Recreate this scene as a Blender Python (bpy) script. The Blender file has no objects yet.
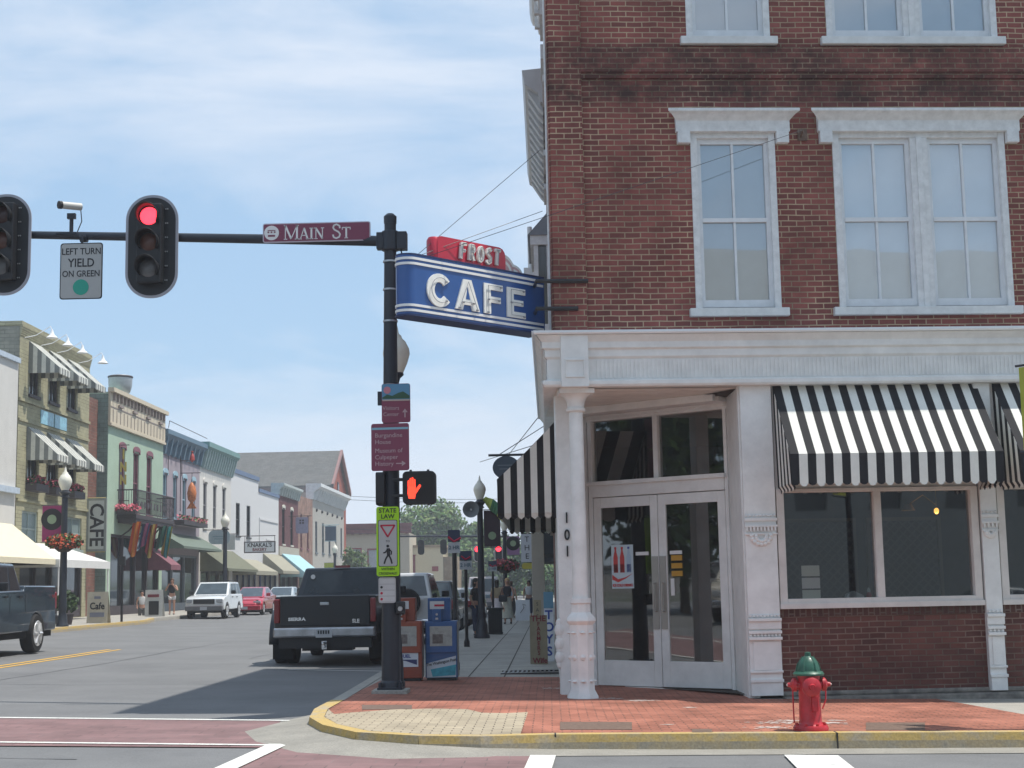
import bpy, bmesh, math, random
from math import radians as R, sin, cos, pi
from mathutils import Vector, Matrix
random.seed(7)
SC = bpy.context.scene
COL = SC.collection
# ------------------------------------------------------------------ camera, sky, sun, exposure
FPX, CX, CY, CAMH = 1500.0, 512.0, 384.0, 1.6
fw = Vector((-0.02237264, 0.99082884, 0.13325795)).normalized()
ix = Vector((0.99950758, 0.025101, -0.01882941)).normalized()
iu = ix.cross(fw).normalized()
cam = bpy.data.cameras.new('camera'); camo = bpy.data.objects.new('camera', cam); COL.objects.link(camo)
cam.sensor_width = 36.0; cam.lens = 36.0 * FPX / 1024; cam.clip_start = 0.1; cam.clip_end = 3000
m = Matrix((ix, iu, -fw)).transposed().to_4x4(); m.translation = (0, 0, CAMH); camo.matrix_world = m
SC.camera = camo

SUN_EL = 68.0
SUN_AZ_DIR = Vector((1.0, 0.075, 0)).normalized()      # horizontal direction towards the sun
w = bpy.data.worlds.new('World'); SC.world = w; w.use_nodes = True
nt = w.node_tree; nt.nodes.clear()
out = nt.nodes.new('ShaderNodeOutputWorld'); bg = nt.nodes.new('ShaderNodeBackground')
sky = nt.nodes.new('ShaderNodeTexSky'); sky.sky_type = 'NISHITA'; sky.sun_disc = False
sky.sun_elevation = R(SUN_EL)
sky.sun_rotation = math.atan2(SUN_AZ_DIR.x, SUN_AZ_DIR.y)
sky.air_density = 1.0; sky.dust_density = 0.9; sky.ozone_density = 1.5
tc = nt.nodes.new('ShaderNodeTexCoord')
mp = nt.nodes.new('ShaderNodeMapping'); mp.inputs['Scale'].default_value = (1.1, 1.5, 3.4); mp.inputs['Rotation'].default_value = (0.25, 0.45, 0.3); mp.inputs['Location'].default_value = (0.35, 0.1, 0.2)
n1 = nt.nodes.new('ShaderNodeTexNoise'); n1.inputs['Scale'].default_value = 2.1; n1.inputs['Detail'].default_value = 8; n1.inputs['Roughness'].default_value = 0.6; n1.inputs['Distortion'].default_value = 0.6
rp = nt.nodes.new('ShaderNodeValToRGB'); rp.color_ramp.elements[0].position = 0.40; rp.color_ramp.elements[0].color = (0.05, 0.05, 0.05, 1)
rp.color_ramp.elements[1].position = 0.64; rp.color_ramp.elements[1].color = (0.85, 0.85, 0.85, 1)
mx = nt.nodes.new('ShaderNodeMixRGB'); mx.inputs[2].default_value = (4.6, 5.05, 5.75, 1)
L = nt.links.new
L(tc.outputs['Generated'], mp.inputs[0]); L(mp.outputs[0], n1.inputs['Vector']); L(n1.outputs[0], rp.inputs[0])
L(rp.outputs[0], mx.inputs[0]); mb_ = nt.nodes.new('ShaderNodeMixRGB'); mb_.inputs[0].default_value = 0.68; mb_.inputs[2].default_value = (2.25, 3.55, 5.0, 1); L(sky.outputs[0], mb_.inputs[1]); L(mb_.outputs[0], mx.inputs[1]); L(mx.outputs[0], bg.inputs[0]); L(bg.outputs[0], out.inputs[0])
bg.inputs[1].default_value = 0.122
sun = bpy.data.lights.new('sun', 'SUN'); sun.energy = 3.5; sun.angle = R(0.5); sun.color = (1, 0.95, 0.87)
suno = bpy.data.objects.new('sun', sun); COL.objects.link(suno)
sd = Vector((SUN_AZ_DIR.x * cos(R(SUN_EL)), SUN_AZ_DIR.y * cos(R(SUN_EL)), sin(R(SUN_EL))))
suno.rotation_euler = sd.to_track_quat('Z', 'Y').to_euler()
SC.view_settings.view_transform = 'Standard'; SC.view_settings.look = 'None'
SC.view_settings.exposure = 0.5; SC.view_settings.gamma = 1.0; SC.view_settings.use_curve_mapping = False
SC.cycles.max_bounces = 6; SC.cycles.transparent_max_bounces = 12

# ------------------------------------------------------------------ measuring helpers (points of the place seen at a pixel)
SL = 0.02
def g(x): return -SL * max(-40.0, min(12.0, x))
def ray(x, y): return fw * FPX + ix * (x - CX) - iu * (y - CY)
def at(x, y, Y):
    r = ray(x, y); return Vector((0, 0, CAMH)) + r * (Y / r.y)
def gnd(x, y, off=0.0):
    r = ray(x, y); return Vector((0, 0, CAMH)) + r * ((off - CAMH) / (r.z + SL * r.x))

# ------------------------------------------------------------------ materials
MATS = {}
def mat(name, col, rough=0.6, metal=0.0, var=0.12, scale=4.0, bump=0.0, spec=0.4, coat=0.0, emit=None, es=1.0):
    if name in MATS: return MATS[name]
    M = bpy.data.materials.new(name); M.use_nodes = True; t = M.node_tree; b = t.nodes['Principled BSDF']
    b.inputs['Roughness'].default_value = rough; b.inputs['Metallic'].default_value = metal
    b.inputs['Specular IOR Level'].default_value = spec; b.inputs['Coat Weight'].default_value = coat
    c4 = (*col, 1)
    if var > 0:
        tc = t.nodes.new('ShaderNodeTexCoord'); n = t.nodes.new('ShaderNodeTexNoise'); n.inputs['Scale'].default_value = scale
        n.inputs['Detail'].default_value = 6; n.inputs['Roughness'].default_value = 0.65
        r = t.nodes.new('ShaderNodeMapRange'); r.inputs[1].default_value = 0.3; r.inputs[2].default_value = 0.7
        r.inputs[3].default_value = 1 - var; r.inputs[4].default_value = 1 + var
        mm = t.nodes.new('ShaderNodeVectorMath'); mm.operation = 'SCALE'; mm.inputs[0].default_value = col
        t.links.new(tc.outputs['Object'], n.inputs['Vector']); t.links.new(n.outputs[0], r.inputs[0])
        t.links.new(r.outputs[0], mm.inputs['Scale']); t.links.new(mm.outputs[0], b.inputs['Base Color'])
        if bump > 0:
            bu = t.nodes.new('ShaderNodeBump'); bu.inputs['Strength'].default_value = bump; bu.inputs['Distance'].default_value = 0.01
            t.links.new(n.outputs[0], bu.inputs['Height']); t.links.new(bu.outputs[0], b.inputs['Normal'])
    else: b.inputs['Base Color'].default_value = c4
    if emit: b.inputs['Emission Color'].default_value = (*emit, 1); b.inputs['Emission Strength'].default_value = es
    MATS[name] = M; return M

def brick_mat(name, c1, c2, mortar, bw=0.213, rh=0.0757, ms=0.012, mode='wall', stain=None, rough=0.85, off=0.5, dirt=0.35):
    if name in MATS: return MATS[name]
    M = bpy.data.materials.new(name); M.use_nodes = True; t = M.node_tree; b = t.nodes['Principled BSDF']
    N = t.nodes.new; K = t.links.new
    b.inputs['Roughness'].default_value = rough; b.inputs['Specular IOR Level'].default_value = 0.25
    tc = N('ShaderNodeTexCoord'); sp = N('ShaderNodeSeparateXYZ'); cb = N('ShaderNodeCombineXYZ')
    K(tc.outputs['Object'], sp.inputs[0])
    mn = N('ShaderNodeTexNoise'); mn.inputs['Scale'].default_value = 1.1; mn.inputs['Detail'].default_value = 5; K(tc.outputs['Object'], mn.inputs['Vector'])
    mrr = N('ShaderNodeMapRange'); mrr.inputs[1].default_value = .42; mrr.inputs[2].default_value = .62; K(mn.outputs[0], mrr.inputs[0])
    mmx = N('ShaderNodeMixRGB'); mmx.inputs[1].default_value = (*[q * .6 for q in mortar], 1); mmx.inputs[2].default_value = (*[q * 1.15 for q in mortar], 1); K(mrr.outputs[0], mmx.inputs[0])
    if mode == 'wall':
        ad = N('ShaderNodeMath'); ad.operation = 'ADD'; K(sp.outputs[0], ad.inputs[0]); K(sp.outputs[1], ad.inputs[1])
        K(ad.outputs[0], cb.inputs[0]); K(sp.outputs[2], cb.inputs[1])
    elif mode == 'soldier':
        ad = N('ShaderNodeMath'); ad.operation = 'ADD'; K(sp.outputs[0], ad.inputs[0]); K(sp.outputs[1], ad.inputs[1])
        K(ad.outputs[0], cb.inputs[1]); K(sp.outputs[2], cb.inputs[0])
    else:
        K(sp.outputs[0], cb.inputs[0]); K(sp.outputs[1], cb.inputs[1])
    # small wobble of the coordinates so that courses are not ruler straight
    wn = N('ShaderNodeTexNoise'); wn.inputs['Scale'].default_value = 3.0; K(tc.outputs['Object'], wn.inputs['Vector'])
    wv = N('ShaderNodeVectorMath'); wv.operation = 'SCALE'; wv.inputs['Scale'].default_value = 0.02; K(wn.outputs['Color'], wv.inputs[0])
    wa = N('ShaderNodeVectorMath'); wa.operation = 'ADD'; K(cb.outputs[0], wa.inputs[0]); K(wv.outputs[0], wa.inputs[1])
    br = N('ShaderNodeTexBrick'); br.inputs['Scale'].default_value = 1; br.inputs['Brick Width'].default_value = bw
    br.inputs['Row Height'].default_value = rh; br.inputs['Mortar Size'].default_value = ms; br.inputs['Mortar Smooth'].default_value = 0.3
    br.inputs['Color1'].default_value = (*c1, 1); br.inputs['Color2'].default_value = (*c2, 1); br.inputs['Mortar'].default_value = (*mortar, 1)
    br.inputs['Bias'].default_value = -0.1; br.offset = off
    K(wa.outputs[0], br.inputs['Vector']); K(mmx.outputs[0], br.inputs['Mortar'])
    n = N('ShaderNodeTexNoise'); n.inputs['Scale'].default_value = 1.3; n.inputs['Detail'].default_value = 8; n.inputs['Roughness'].default_value = 0.7
    K(tc.outputs['Object'], n.inputs['Vector'])
    mr = N('ShaderNodeMapRange'); mr.inputs[1].default_value = 0.3; mr.inputs[2].default_value = 0.7; mr.inputs[3].default_value = 1 - dirt; mr.inputs[4].default_value = 1.1 + dirt * .3
    K(n.outputs[0], mr.inputs[0])
    sc = N('ShaderNodeVectorMath'); sc.operation = 'SCALE'; K(br.outputs['Color'], sc.inputs[0]); K(mr.outputs[0], sc.inputs['Scale'])
    last = sc.outputs[0]
    if stain:      # soot bands between heights z0..z1 (a mark of the wall itself, broken up by noise)
        for (z0, z1, amt) in stain:
            m1 = N('ShaderNodeMapRange'); m1.interpolation_type = 'SMOOTHSTEP'; m1.inputs[1].default_value = z0; m1.inputs[2].default_value = z0 + .25; K(sp.outputs[2], m1.inputs[0])
            m2 = N('ShaderNodeMapRange'); m2.interpolation_type = 'SMOOTHSTEP'; m2.inputs[1].default_value = z1; m2.inputs[2].default_value = z1 - .2; K(sp.outputs[2], m2.inputs[0])
            n2 = N('ShaderNodeTexNoise'); n2.inputs['Scale'].default_value = 2.2; n2.inputs['Detail'].default_value = 7; n2.inputs['Roughness'].default_value = .7; K(tc.outputs['Object'], n2.inputs['Vector'])
            m3 = N('ShaderNodeMapRange'); m3.inputs[1].default_value = .35; m3.inputs[2].default_value = .6; K(n2.outputs[0], m3.inputs[0])
            a = N('ShaderNodeMath'); a.operation = 'MULTIPLY'; K(m1.outputs[0], a.inputs[0]); K(m2.outputs[0], a.inputs[1])
            a2 = N('ShaderNodeMath'); a2.operation = 'MULTIPLY'; K(a.outputs[0], a2.inputs[0]); K(m3.outputs[0], a2.inputs[1])
            a3 = N('ShaderNodeMath'); a3.operation = 'MULTIPLY'; K(a2.outputs[0], a3.inputs[0]); a3.inputs[1].default_value = amt
            mi = N('ShaderNodeMixRGB'); mi.inputs[2].default_value = (0.03, 0.022, 0.02, 1); K(a3.outputs[0], mi.inputs[0]); K(last, mi.inputs[1]); last = mi.outputs[0]
    K(last, b.inputs['Base Color'])
    bu = N('ShaderNodeBump'); bu.inputs['Strength'].default_value = 0.5; bu.inputs['Distance'].default_value = 0.008; bu.invert = True
    K(br.outputs['Fac'], bu.inputs['Height']); K(bu.outputs[0], b.inputs['Normal'])
    MATS[name] = M; return M

def mix_mat(name, ca, cb_, scale=3.0, lo=0.45, hi=0.6, rough=0.8, fine=None, bump=0.15):
    """two real colours broken up by noise: worn paint, patched asphalt, stained concrete"""
    if name in MATS: return MATS[name]
    M = bpy.data.materials.new(name); M.use_nodes = True; t = M.node_tree; b = t.nodes['Principled BSDF']; N = t.nodes.new; K = t.links.new
    b.inputs['Roughness'].default_value = rough; b.inputs['Specular IOR Level'].default_value = .3
    tc = N('ShaderNodeTexCoord'); n = N('ShaderNodeTexNoise'); n.inputs['Scale'].default_value = scale; n.inputs['Detail'].default_value = 9; n.inputs['Roughness'].default_value = .68
    K(tc.outputs['Object'], n.inputs['Vector'])
    mr = N('ShaderNodeMapRange'); mr.inputs[1].default_value = lo; mr.inputs[2].default_value = hi; K(n.outputs[0], mr.inputs[0])
    mi = N('ShaderNodeMixRGB'); mi.inputs[1].default_value = (*ca, 1); mi.inputs[2].default_value = (*cb_, 1); K(mr.outputs[0], mi.inputs[0]); last = mi.outputs[0]
    if fine:
        f = N('ShaderNodeTexNoise'); f.inputs['Scale'].default_value = fine; f.inputs['Detail'].default_value = 4; K(tc.outputs['Object'], f.inputs['Vector'])
        r2 = N('ShaderNodeMapRange'); r2.inputs[1].default_value = .3; r2.inputs[2].default_value = .7; r2.inputs[3].default_value = .82; r2.inputs[4].default_value = 1.18; K(f.outputs[0], r2.inputs[0])
        s = N('ShaderNodeVectorMath'); s.operation = 'SCALE'; K(last, s.inputs[0]); K(r2.outputs[0], s.inputs['Scale']); last = s.outputs[0]
        bu = N('ShaderNodeBump'); bu.inputs['Strength'].default_value = bump; bu.inputs['Distance'].default_value = .006; K(f.outputs[0], bu.inputs['Height']); K(bu.outputs[0], b.inputs['Normal'])
    K(last, b.inputs['Base Color']); MATS[name] = M; return M

def glass_mat(name, tint=(.75, .78, .78), base=0.10, rough=0.02):
    if name in MATS: return MATS[name]
    M = bpy.data.materials.new(name); M.use_nodes = True; t = M.node_tree; t.nodes.clear(); N = t.nodes.new; K = t.links.new
    o = N('ShaderNodeOutputMaterial'); mx = N('ShaderNodeMixShader'); tr = N('ShaderNodeBsdfTransparent'); gl = N('ShaderNodeBsdfGlossy')
    tr.inputs[0].default_value = (*tint, 1); gl.inputs['Roughness'].default_value = rough
    fr = N('ShaderNodeFresnel'); fr.inputs[0].default_value = 1.5
    ad = N('ShaderNodeMath'); ad.operation = 'ADD'; ad.use_clamp = True; ad.inputs[1].default_value = base
    tc = N('ShaderNodeTexCoord'); nz = N('ShaderNodeTexNoise'); nz.inputs['Scale'].default_value = 1.2; bu = N('ShaderNodeBump'); bu.inputs['Strength'].default_value = .05; bu.inputs['Distance'].default_value = .02
    K(tc.outputs['Object'], nz.inputs['Vector']); K(nz.outputs[0], bu.inputs['Height']); K(bu.outputs[0], gl.inputs['Normal'])
    K(fr.outputs[0], ad.inputs[0]); K(ad.outputs[0], mx.inputs[0]); K(tr.outputs[0], mx.inputs[1]); K(gl.outputs[0], mx.inputs[2]); K(mx.outputs[0], o.inputs[0])
    MATS[name] = M; return M

# ------------------------------------------------------------------ mesh builder
class MB:
    def __init__(s): s.v = []; s.f = []; s.mi = []; s.m = 0
    def add(s, vs, fs):
        o = len(s.v); s.v += [tuple(v) for v in vs]
        for f in fs: s.f.append([i + o for i in f]); s.mi.append(s.m)
        return s
    def box(s, x0, x1, y0, y1, z0, z1):
        vs = [(x, y, z) for x in (x0, x1) for y in (y0, y1) for z in (z0, z1)]
        return s.add(vs, [(0, 1, 3, 2), (4, 6, 7, 5), (0, 4, 5, 1), (2, 3, 7, 6), (0, 2, 6, 4), (1, 5, 7, 3)])
    def obox(s, fn, a0, a1, d0, d1, z0, z1):
        vs = [fn(x, y, z) for x in (a0, a1) for y in (d0, d1) for z in (z0, z1)]
        return s.add(vs, [(0, 1, 3, 2), (4, 6, 7, 5), (0, 4, 5, 1), (2, 3, 7, 6), (0, 2, 6, 4), (1, 5, 7, 3)])
    def quad(s, *p): return s.add(p, [tuple(range(len(p)))])
    def prism(s, poly, fn, c0, c1):
        n = len(poly); vs = [fn(a, b, c0) for a, b in poly] + [fn(a, b, c1) for a, b in poly]
        return s.add(vs, [tuple(range(n)), tuple(range(2 * n - 1, n - 1, -1))] + [(i, (i + 1) % n, n + (i + 1) % n, n + i) for i in range(n)])
    def tube(s, path, r, n=8):
        path = [Vector(p) for p in path]; rs = r if isinstance(r, (list, tuple)) else [r] * len(path)
        vs = []; K = len(path); prev = None
        for i, p in enumerate(path):
            d = (path[min(i + 1, K - 1)] - path[max(i - 1, 0)]).normalized()
            up = Vector((0, 0, 1)) if abs(d.z) < .9 else Vector((1, 0, 0))
            if prev is None: a = d.cross(up).normalized()
            else: a = (prev - d * prev.dot(d)).normalized()
            prev = a; b = d.cross(a)
            for k in range(n): t = 2 * pi * k / n; vs.append(p + (a * cos(t) + b * sin(t)) * rs[i])
        fs = [(i * n + k, i * n + (k + 1) % n, (i + 1) * n + (k + 1) % n, (i + 1) * n + k) for i in range(K - 1) for k in range(n)]
        fs += [tuple(range(n)), tuple(range((K - 1) * n, K * n))]
        return s.add(vs, fs)
    def lathe(s, prof, n=16, c=(0, 0, 0), axis='z', ph=0):
        vs = []; c = Vector(c)
        for r, z in prof:
            for k in range(n):
                t = 2 * pi * k / n + ph; x, y = r * cos(t), r * sin(t)
                vs.append(c + Vector({'z': (x, y, z), 'y': (x, z, y), 'x': (z, x, y)}[axis]))
        K = len(prof); fs = [(i * n + k, i * n + (k + 1) % n, (i + 1) * n + (k + 1) % n, (i + 1) * n + k) for i in range(K - 1) for k in range(n)]
        fs += [tuple(range(n)), tuple(range((K - 1) * n, K * n))]
        return s.add(vs, fs)
    def sphere(s, c, r, n=10, sx=1, sy=1, sz=1):
        vs = []; K = n // 2 + 1
        for i in range(K):
            a = pi * (i + .02) / (K - 1 + .04) if K > 1 else 0
            for k in range(n): t = 2 * pi * k / n; vs.append((c[0] + r * sx * sin(a) * cos(t), c[1] + r * sy * sin(a) * sin(t), c[2] + r * sz * cos(a)))
        fs = [(i * n + k, i * n + (k + 1) % n, (i + 1) * n + (k + 1) % n, (i + 1) * n + k) for i in range(K - 1) for k in range(n)]
        fs += [tuple(range(n)), tuple(range((K - 1) * n, K * n))]
        return s.add(vs, fs)
    def build(s, name, mats, parent=None, smooth=False, bevel=0, seg=2, solid=0, kind=None, loc=None, rz=0):
        me = bpy.data.meshes.new(name); me.from_pydata(s.v, [], s.f)
        mats = mats if isinstance(mats, (list, tuple)) else [mats]
        for m_ in mats: me.materials.append(m_)
        for p, i in zip(me.polygons, s.mi): p.material_index = min(i, len(mats) - 1)
        bm = bmesh.new(); bm.from_mesh(me); bmesh.ops.recalc_face_normals(bm, faces=bm.faces); bm.to_mesh(me); bm.free()
        if smooth:
            for p in me.polygons: p.use_smooth = True
            me.set_sharp_from_angle(angle=R(smooth if smooth is not True else 40))
        o = bpy.data.objects.new(name, me); COL.objects.link(o)
        if parent: o.parent = parent
        if loc: o.location = loc
        if rz: o.rotation_euler = (0, 0, rz)
        if bevel:
            b = o.modifiers.new('bevel', 'BEVEL'); b.width = bevel; b.segments = seg; b.limit_method = 'ANGLE'; b.angle_limit = R(35)
        if solid:
            b = o.modifiers.new('solid', 'SOLIDIFY'); b.thickness = solid; b.offset = 0
        if kind: o['kind'] = kind
        return o
def tag(o, label, cat, group=None, kind=None):
    o['label'] = label; o['category'] = cat
    if group: o['group'] = group
    if kind: o['kind'] = kind
    return o
def thing(name, label, cat, loc=(0, 0, 0), rz=0, group=None):
    o = bpy.data.objects.new(name, None); COL.objects.link(o); o.location = loc; o.rotation_euler = (0, 0, rz); o.empty_display_size = .2
    return tag(o, label, cat, group)
def dup(root, loc, rz, label, group=None):
    r = root.copy(); COL.objects.link(r); r.location = loc; r.rotation_euler = (0, 0, rz); r['label'] = label
    if group: r['group'] = group
    for ch in list(root.children):
        c = ch.copy(); COL.objects.link(c); c.parent = r
        for gg in ch.children:
            d = gg.copy(); COL.objects.link(d); d.parent = c
    return r
def text(s, size, m_, parent, x, y, z, extr=.002, bold=0.0, align='CENTER', face='-y', rot=0, name='lettering', sx=1.0, space=1.0):
    cu = bpy.data.curves.new(name, 'FONT'); cu.body = s; cu.size = size; cu.extrude = extr; cu.offset = bold; cu.align_x = align; cu.align_y = 'CENTER'; cu.space_character = space
    cu.resolution_u = 3
    t = bpy.data.objects.new(name, cu); COL.objects.link(t)
    dg = bpy.context.evaluated_depsgraph_get(); me = bpy.data.meshes.new_from_object(t.evaluated_get(dg)); COL.objects.unlink(t); bpy.data.objects.remove(t)
    Mt = Matrix.Diagonal((sx, 1, 1, 1)); Mt = Matrix.Rotation(rot, 4, 'Z') @ Mt
    Mt = Matrix.Rotation(R(90), 4, 'X') @ Mt
    if face == 'x': Mt = Matrix.Rotation(R(90), 4, 'Z') @ Mt
    me.transform(Mt); me.name = name; me.materials.clear(); me.materials.append(m_)
    o = bpy.data.objects.new(name, me); COL.objects.link(o); o.parent = parent; o.location = (x, y, z); return o
def wall_open(mb, a0, a1, z0, z1, ops, dep, fn):
    As = sorted({a0, a1} | {v for o in ops for v in o[:2] if a0 <= v <= a1}); Zs = sorted({z0, z1} | {v for o in ops for v in o[2:4] if z0 <= v <= z1})
    for i in range(len(As) - 1):
        for j in range(len(Zs) - 1):
            ca, cz = (As[i] + As[i + 1]) / 2, (Zs[j] + Zs[j + 1]) / 2
            if any(o[0] < ca < o[1] and o[2] < cz < o[3] for o in ops): continue
            mb.quad(fn(As[i], 0, Zs[j]), fn(As[i + 1], 0, Zs[j]), fn(As[i + 1], 0, Zs[j + 1]), fn(As[i], 0, Zs[j + 1]))
    for (b0, b1, c0, c1) in [o[:4] for o in ops]:
        b0, b1, c0, c1 = max(b0, a0), min(b1, a1), max(c0, z0), min(c1, z1)
        mb.quad(fn(b0, 0, c0), fn(b0, dep, c0), fn(b0, dep, c1), fn(b0, 0, c1)); mb.quad(fn(b1, 0, c0), fn(b1, dep, c0), fn(b1, dep, c1), fn(b1, 0, c1))
        mb.quad(fn(b0, 0, c0), fn(b1, 0, c0), fn(b1, dep, c0), fn(b0, dep, c0)); mb.quad(fn(b0, 0, c1), fn(b1, 0, c1), fn(b1, dep, c1), fn(b0, dep, c1))
def strokes(mb, segs, fn):
    """segs: list of (polyline, width) in 2D; fn maps (a, b, c) with c=0/1 back/front"""
    for pts, wd in segs:
        for i in range(len(pts) - 1):
            (x0, y0), (x1, y1) = pts[i], pts[i + 1]; l = math.hypot(x1 - x0, y1 - y0) or 1; nx, ny = -(y1 - y0) / l * wd / 2, (x1 - x0) / l * wd / 2
            ex, ey = (x1 - x0) / l * wd * .12, (y1 - y0) / l * wd * .12
            mb.prism([(x0 + nx - ex, y0 + ny - ey), (x1 + nx + ex, y1 + ny + ey), (x1 - nx + ex, y1 - ny + ey), (x0 - nx - ex, y0 - ny - ey)], fn, 0, 1)
def arc(cx, cy, rx, ry, a0, a1, n=10): return [(cx + rx * cos(R(a0 + (a1 - a0) * i / n)), cy + ry * sin(R(a0 + (a1 - a0) * i / n))) for i in range(n + 1)]
def rrect(x0, x1, z0, z1, r, n=5):
    return arc(x1 - r, z1 - r, r, r, 0, 90, n) + arc(x0 + r, z1 - r, r, r, 90, 180, n) + arc(x0 + r, z0 + r, r, r, 180, 270, n) + arc(x1 - r, z0 + r, r, r, 270, 360, n)
XZ = lambda a, b, c: (a, c, b)          # polygon in x-z, extruded along y
YZ = lambda a, b, c: (c, a, b)          # polygon in y-z, extruded along x
XY = lambda a, b, c: (a, b, c)
# common materials
white = mix_mat('white_painted_wood', (.58, .585, .585), (.47, .465, .455), 1.7, .5, .78, rough=.6, fine=14, bump=.12) if False else mat('white_painted_wood', (.76, .76, .74), .58, var=.10, scale=3.5, bump=.2)
whitew = mat('weathered_white_paint', (.72, .73, .73), .7, var=.14, scale=9, bump=.2)
black = mat('black_painted_metal', (.018, .019, .022), .38, var=.1)
navy = mat('dark_blue_metal', (.022, .027, .038), .4, var=.1)
steel = mat('galvanised_metal', (.45, .46, .47), .35, .8, var=.08)
alu = mat('sign_aluminium', (.5, .5, .51), .4, .6, var=.05)
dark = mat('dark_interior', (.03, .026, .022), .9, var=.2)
concrete = mix_mat('concrete', (.38, .36, .32), (.27, .26, .235), 1.6, .35, .7, fine=60)
chrome = mat('chrome', (.62, .63, .65), .14, 1, var=0)
wheelm = mat('bright_alloy', (.62, .63, .64), .35, .45, var=.05)
rubber = mat('tyre_rubber', (.012, .012, .013), .8, var=.1)
winglass = glass_mat('window_glass', (.9, .94, .97), .34)
shopglass = glass_mat('shop_glass', (.55, .56, .55), .19)
darkglass = mat('dark_reflective_glass', (.02, .024, .028), .06, var=0, spec=.8)
letterwhite = mat('white_lettering', (.75, .75, .74), .5, var=0)
letterblack = mat('black_lettering', (.015, .015, .018), .5, var=0)
# ================================================================== GROUND
asphalt = mix_mat('asphalt', (.182, .184, .186), (.13, .132, .135), .45, .32, .70, fine=70, bump=.3)
farland = mix_mat('far_ground', (.12, .115, .1), (.09, .1, .07), .05, .4, .6, fine=3)
def sheet(name, poly, off, m_, label=None, kind='structure', thick=None):
    mb = MB()
    if thick is None: mb.add([(x, y, g(x) + off) for x, y in poly], [tuple(range(len(poly)))])
    else: mb.prism(poly, lambda a, b, c: (a, b, g(a) + c), off - thick, off)
    o = mb.build(name, m_); o['kind'] = kind; return o
mb = MB()
for (xa, xb) in ((-1500, -40), (-40, 12), (12, 1500)):
    for (ya, yb) in ((-300, 300), (300, 1500)):
        mb.quad((xa, ya, g(xa) - .012), (xb, ya, g(xb) - .012), (xb, yb, g(xb) - .012), (xa, yb, g(xa) - .012))
o = mb.build('ground', farland); o['kind'] = 'structure'
road = sheet('main_street', [(-17.6, 19), (-2.6, 19), (-2.6, 230), (-17.6, 230)], .0, asphalt)
road2 = sheet('side_street', [(-39.9, -3), (11.9, -3), (11.9, 19), (-39.9, 19)], .0, asphalt)
# kerb path of the right hand corner (top edge of the kerb)
kp = [(11.5, 15.95), (4.6, 15.38), (1.5, 15.1), (0, 14.95), (-.7, 14.74), (-1.3, 14.78), (-1.95, 15.12), (-2.4, 15.9), (-2.68, 16.8), (-2.8, 17.9), (-2.8, 19.3), (-2.82, 21), (-2.88, 25), (-2.9, 40), (-2.9, 90), (-2.9, 170)]
def offs(path, d):
    r = []
    for i, p in enumerate(path):
        a = Vector(path[max(i - 1, 0)]); b = Vector(path[min(i + 1, len(path) - 1)]); t = (b - a).normalized(); nrm = Vector((t.y, -t.x)); r.append((p[0] + nrm.x * d, p[1] + nrm.y * d))
    return r
kin = offs(kp, .16)
kgut = []
for i_, p_ in enumerate(kp):
    d_ = -.5 if i_ < 5 else (-.75 if i_ < 9 else (-.4 if i_ < 10 else -.1)); kgut.append(offs(kp, d_)[i_])
sidewalk = sheet('sidewalk', kin + [(6, 170), (11.5, 60), (11.5, 17)], .146, concrete, thick=.2)
yel = mix_mat('worn_yellow_kerb_paint', (.47, .335, .12), (.36, .31, .23), 3.5, .46, .66, fine=45)
def ribbon(name, A, B, off, thick, m_, m2=None, label=None):
    mb = MB()
    n = len(A)
    for i in range(n - 1):
        a, b, c, d = A[i], A[i + 1], B[i + 1], B[i]
        mb.m = 0
        mb.quad(*[(p[0], p[1], g(p[0]) + off) for p in (a, b, c, d)])
        if thick:
            sgn = 1 if (c[0] - b[0]) ** 2 else 1; e = .35 * .16; nrm = (Vector(a[:2]) - Vector(d[:2])).normalized() * .012; hm_ = .075
            mb.quad((a[0], a[1], g(a[0]) + off), (b[0], b[1], g(b[0]) + off), (b[0] + nrm.x, b[1] + nrm.y, g(b[0]) + off - hm_), (a[0] + nrm.x, a[1] + nrm.y, g(a[0]) + off - hm_))
            mb.m = 1 if m2 else 0
            mb.quad((a[0] + nrm.x, a[1] + nrm.y, g(a[0]) + off - hm_), (b[0] + nrm.x, b[1] + nrm.y, g(b[0]) + off - hm_), (b[0] + nrm.x * 1.6, b[1] + nrm.y * 1.6, g(b[0]) + off - thick), (a[0] + nrm.x * 1.6, a[1] + nrm.y * 1.6, g(a[0]) + off - thick))
    o = mb.build(name, [m_, m2] if m2 else m_, smooth=30); o['kind'] = 'structure'; return o
yel2 = mix_mat('kerb_face_stained', (.40, .31, .17), (.31, .28, .22), 2.5, .35, .6, fine=45)
kfine = kp
ribbon('kerb_yellow', kp[:11], kin[:11], .156, .17, yel, yel2)
ribbon('kerb_main_street', kp[10:], kin[10:], .152, .17, concrete, concrete)
mb = MB()      # joints between the kerbstones
for x in (0.02, 2.8, 5.6):
    y = 14.95 + .09 * x; mb.box(x - .008, x + .008, y - .004, y + .17, g(x) - .0, g(x) + .158)
mb.build('kerb_joint', mat('joint_dirt', (.05, .045, .04), .9))['kind'] = 'structure'
gutc = mix_mat('gutter_concrete', (.30, .285, .25), (.22, .21, .185), 2.0, .35, .7, fine=60)
mb = MB(); rise = [.006, .006, .006, .02, .05, .075, .085, .085, .08, .05, .02, .006, .006, .006, .006, .006]
for i in range(len(kp) - 1):
    a, b, c, d = kp[i], kp[i + 1], kgut[i + 1], kgut[i]
    mb.quad((a[0], a[1], g(a[0]) + rise[i]), (b[0], b[1], g(b[0]) + rise[i + 1]), (c[0], c[1], g(c[0]) + .006), (d[0], d[1], g(d[0]) + .006))
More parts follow.
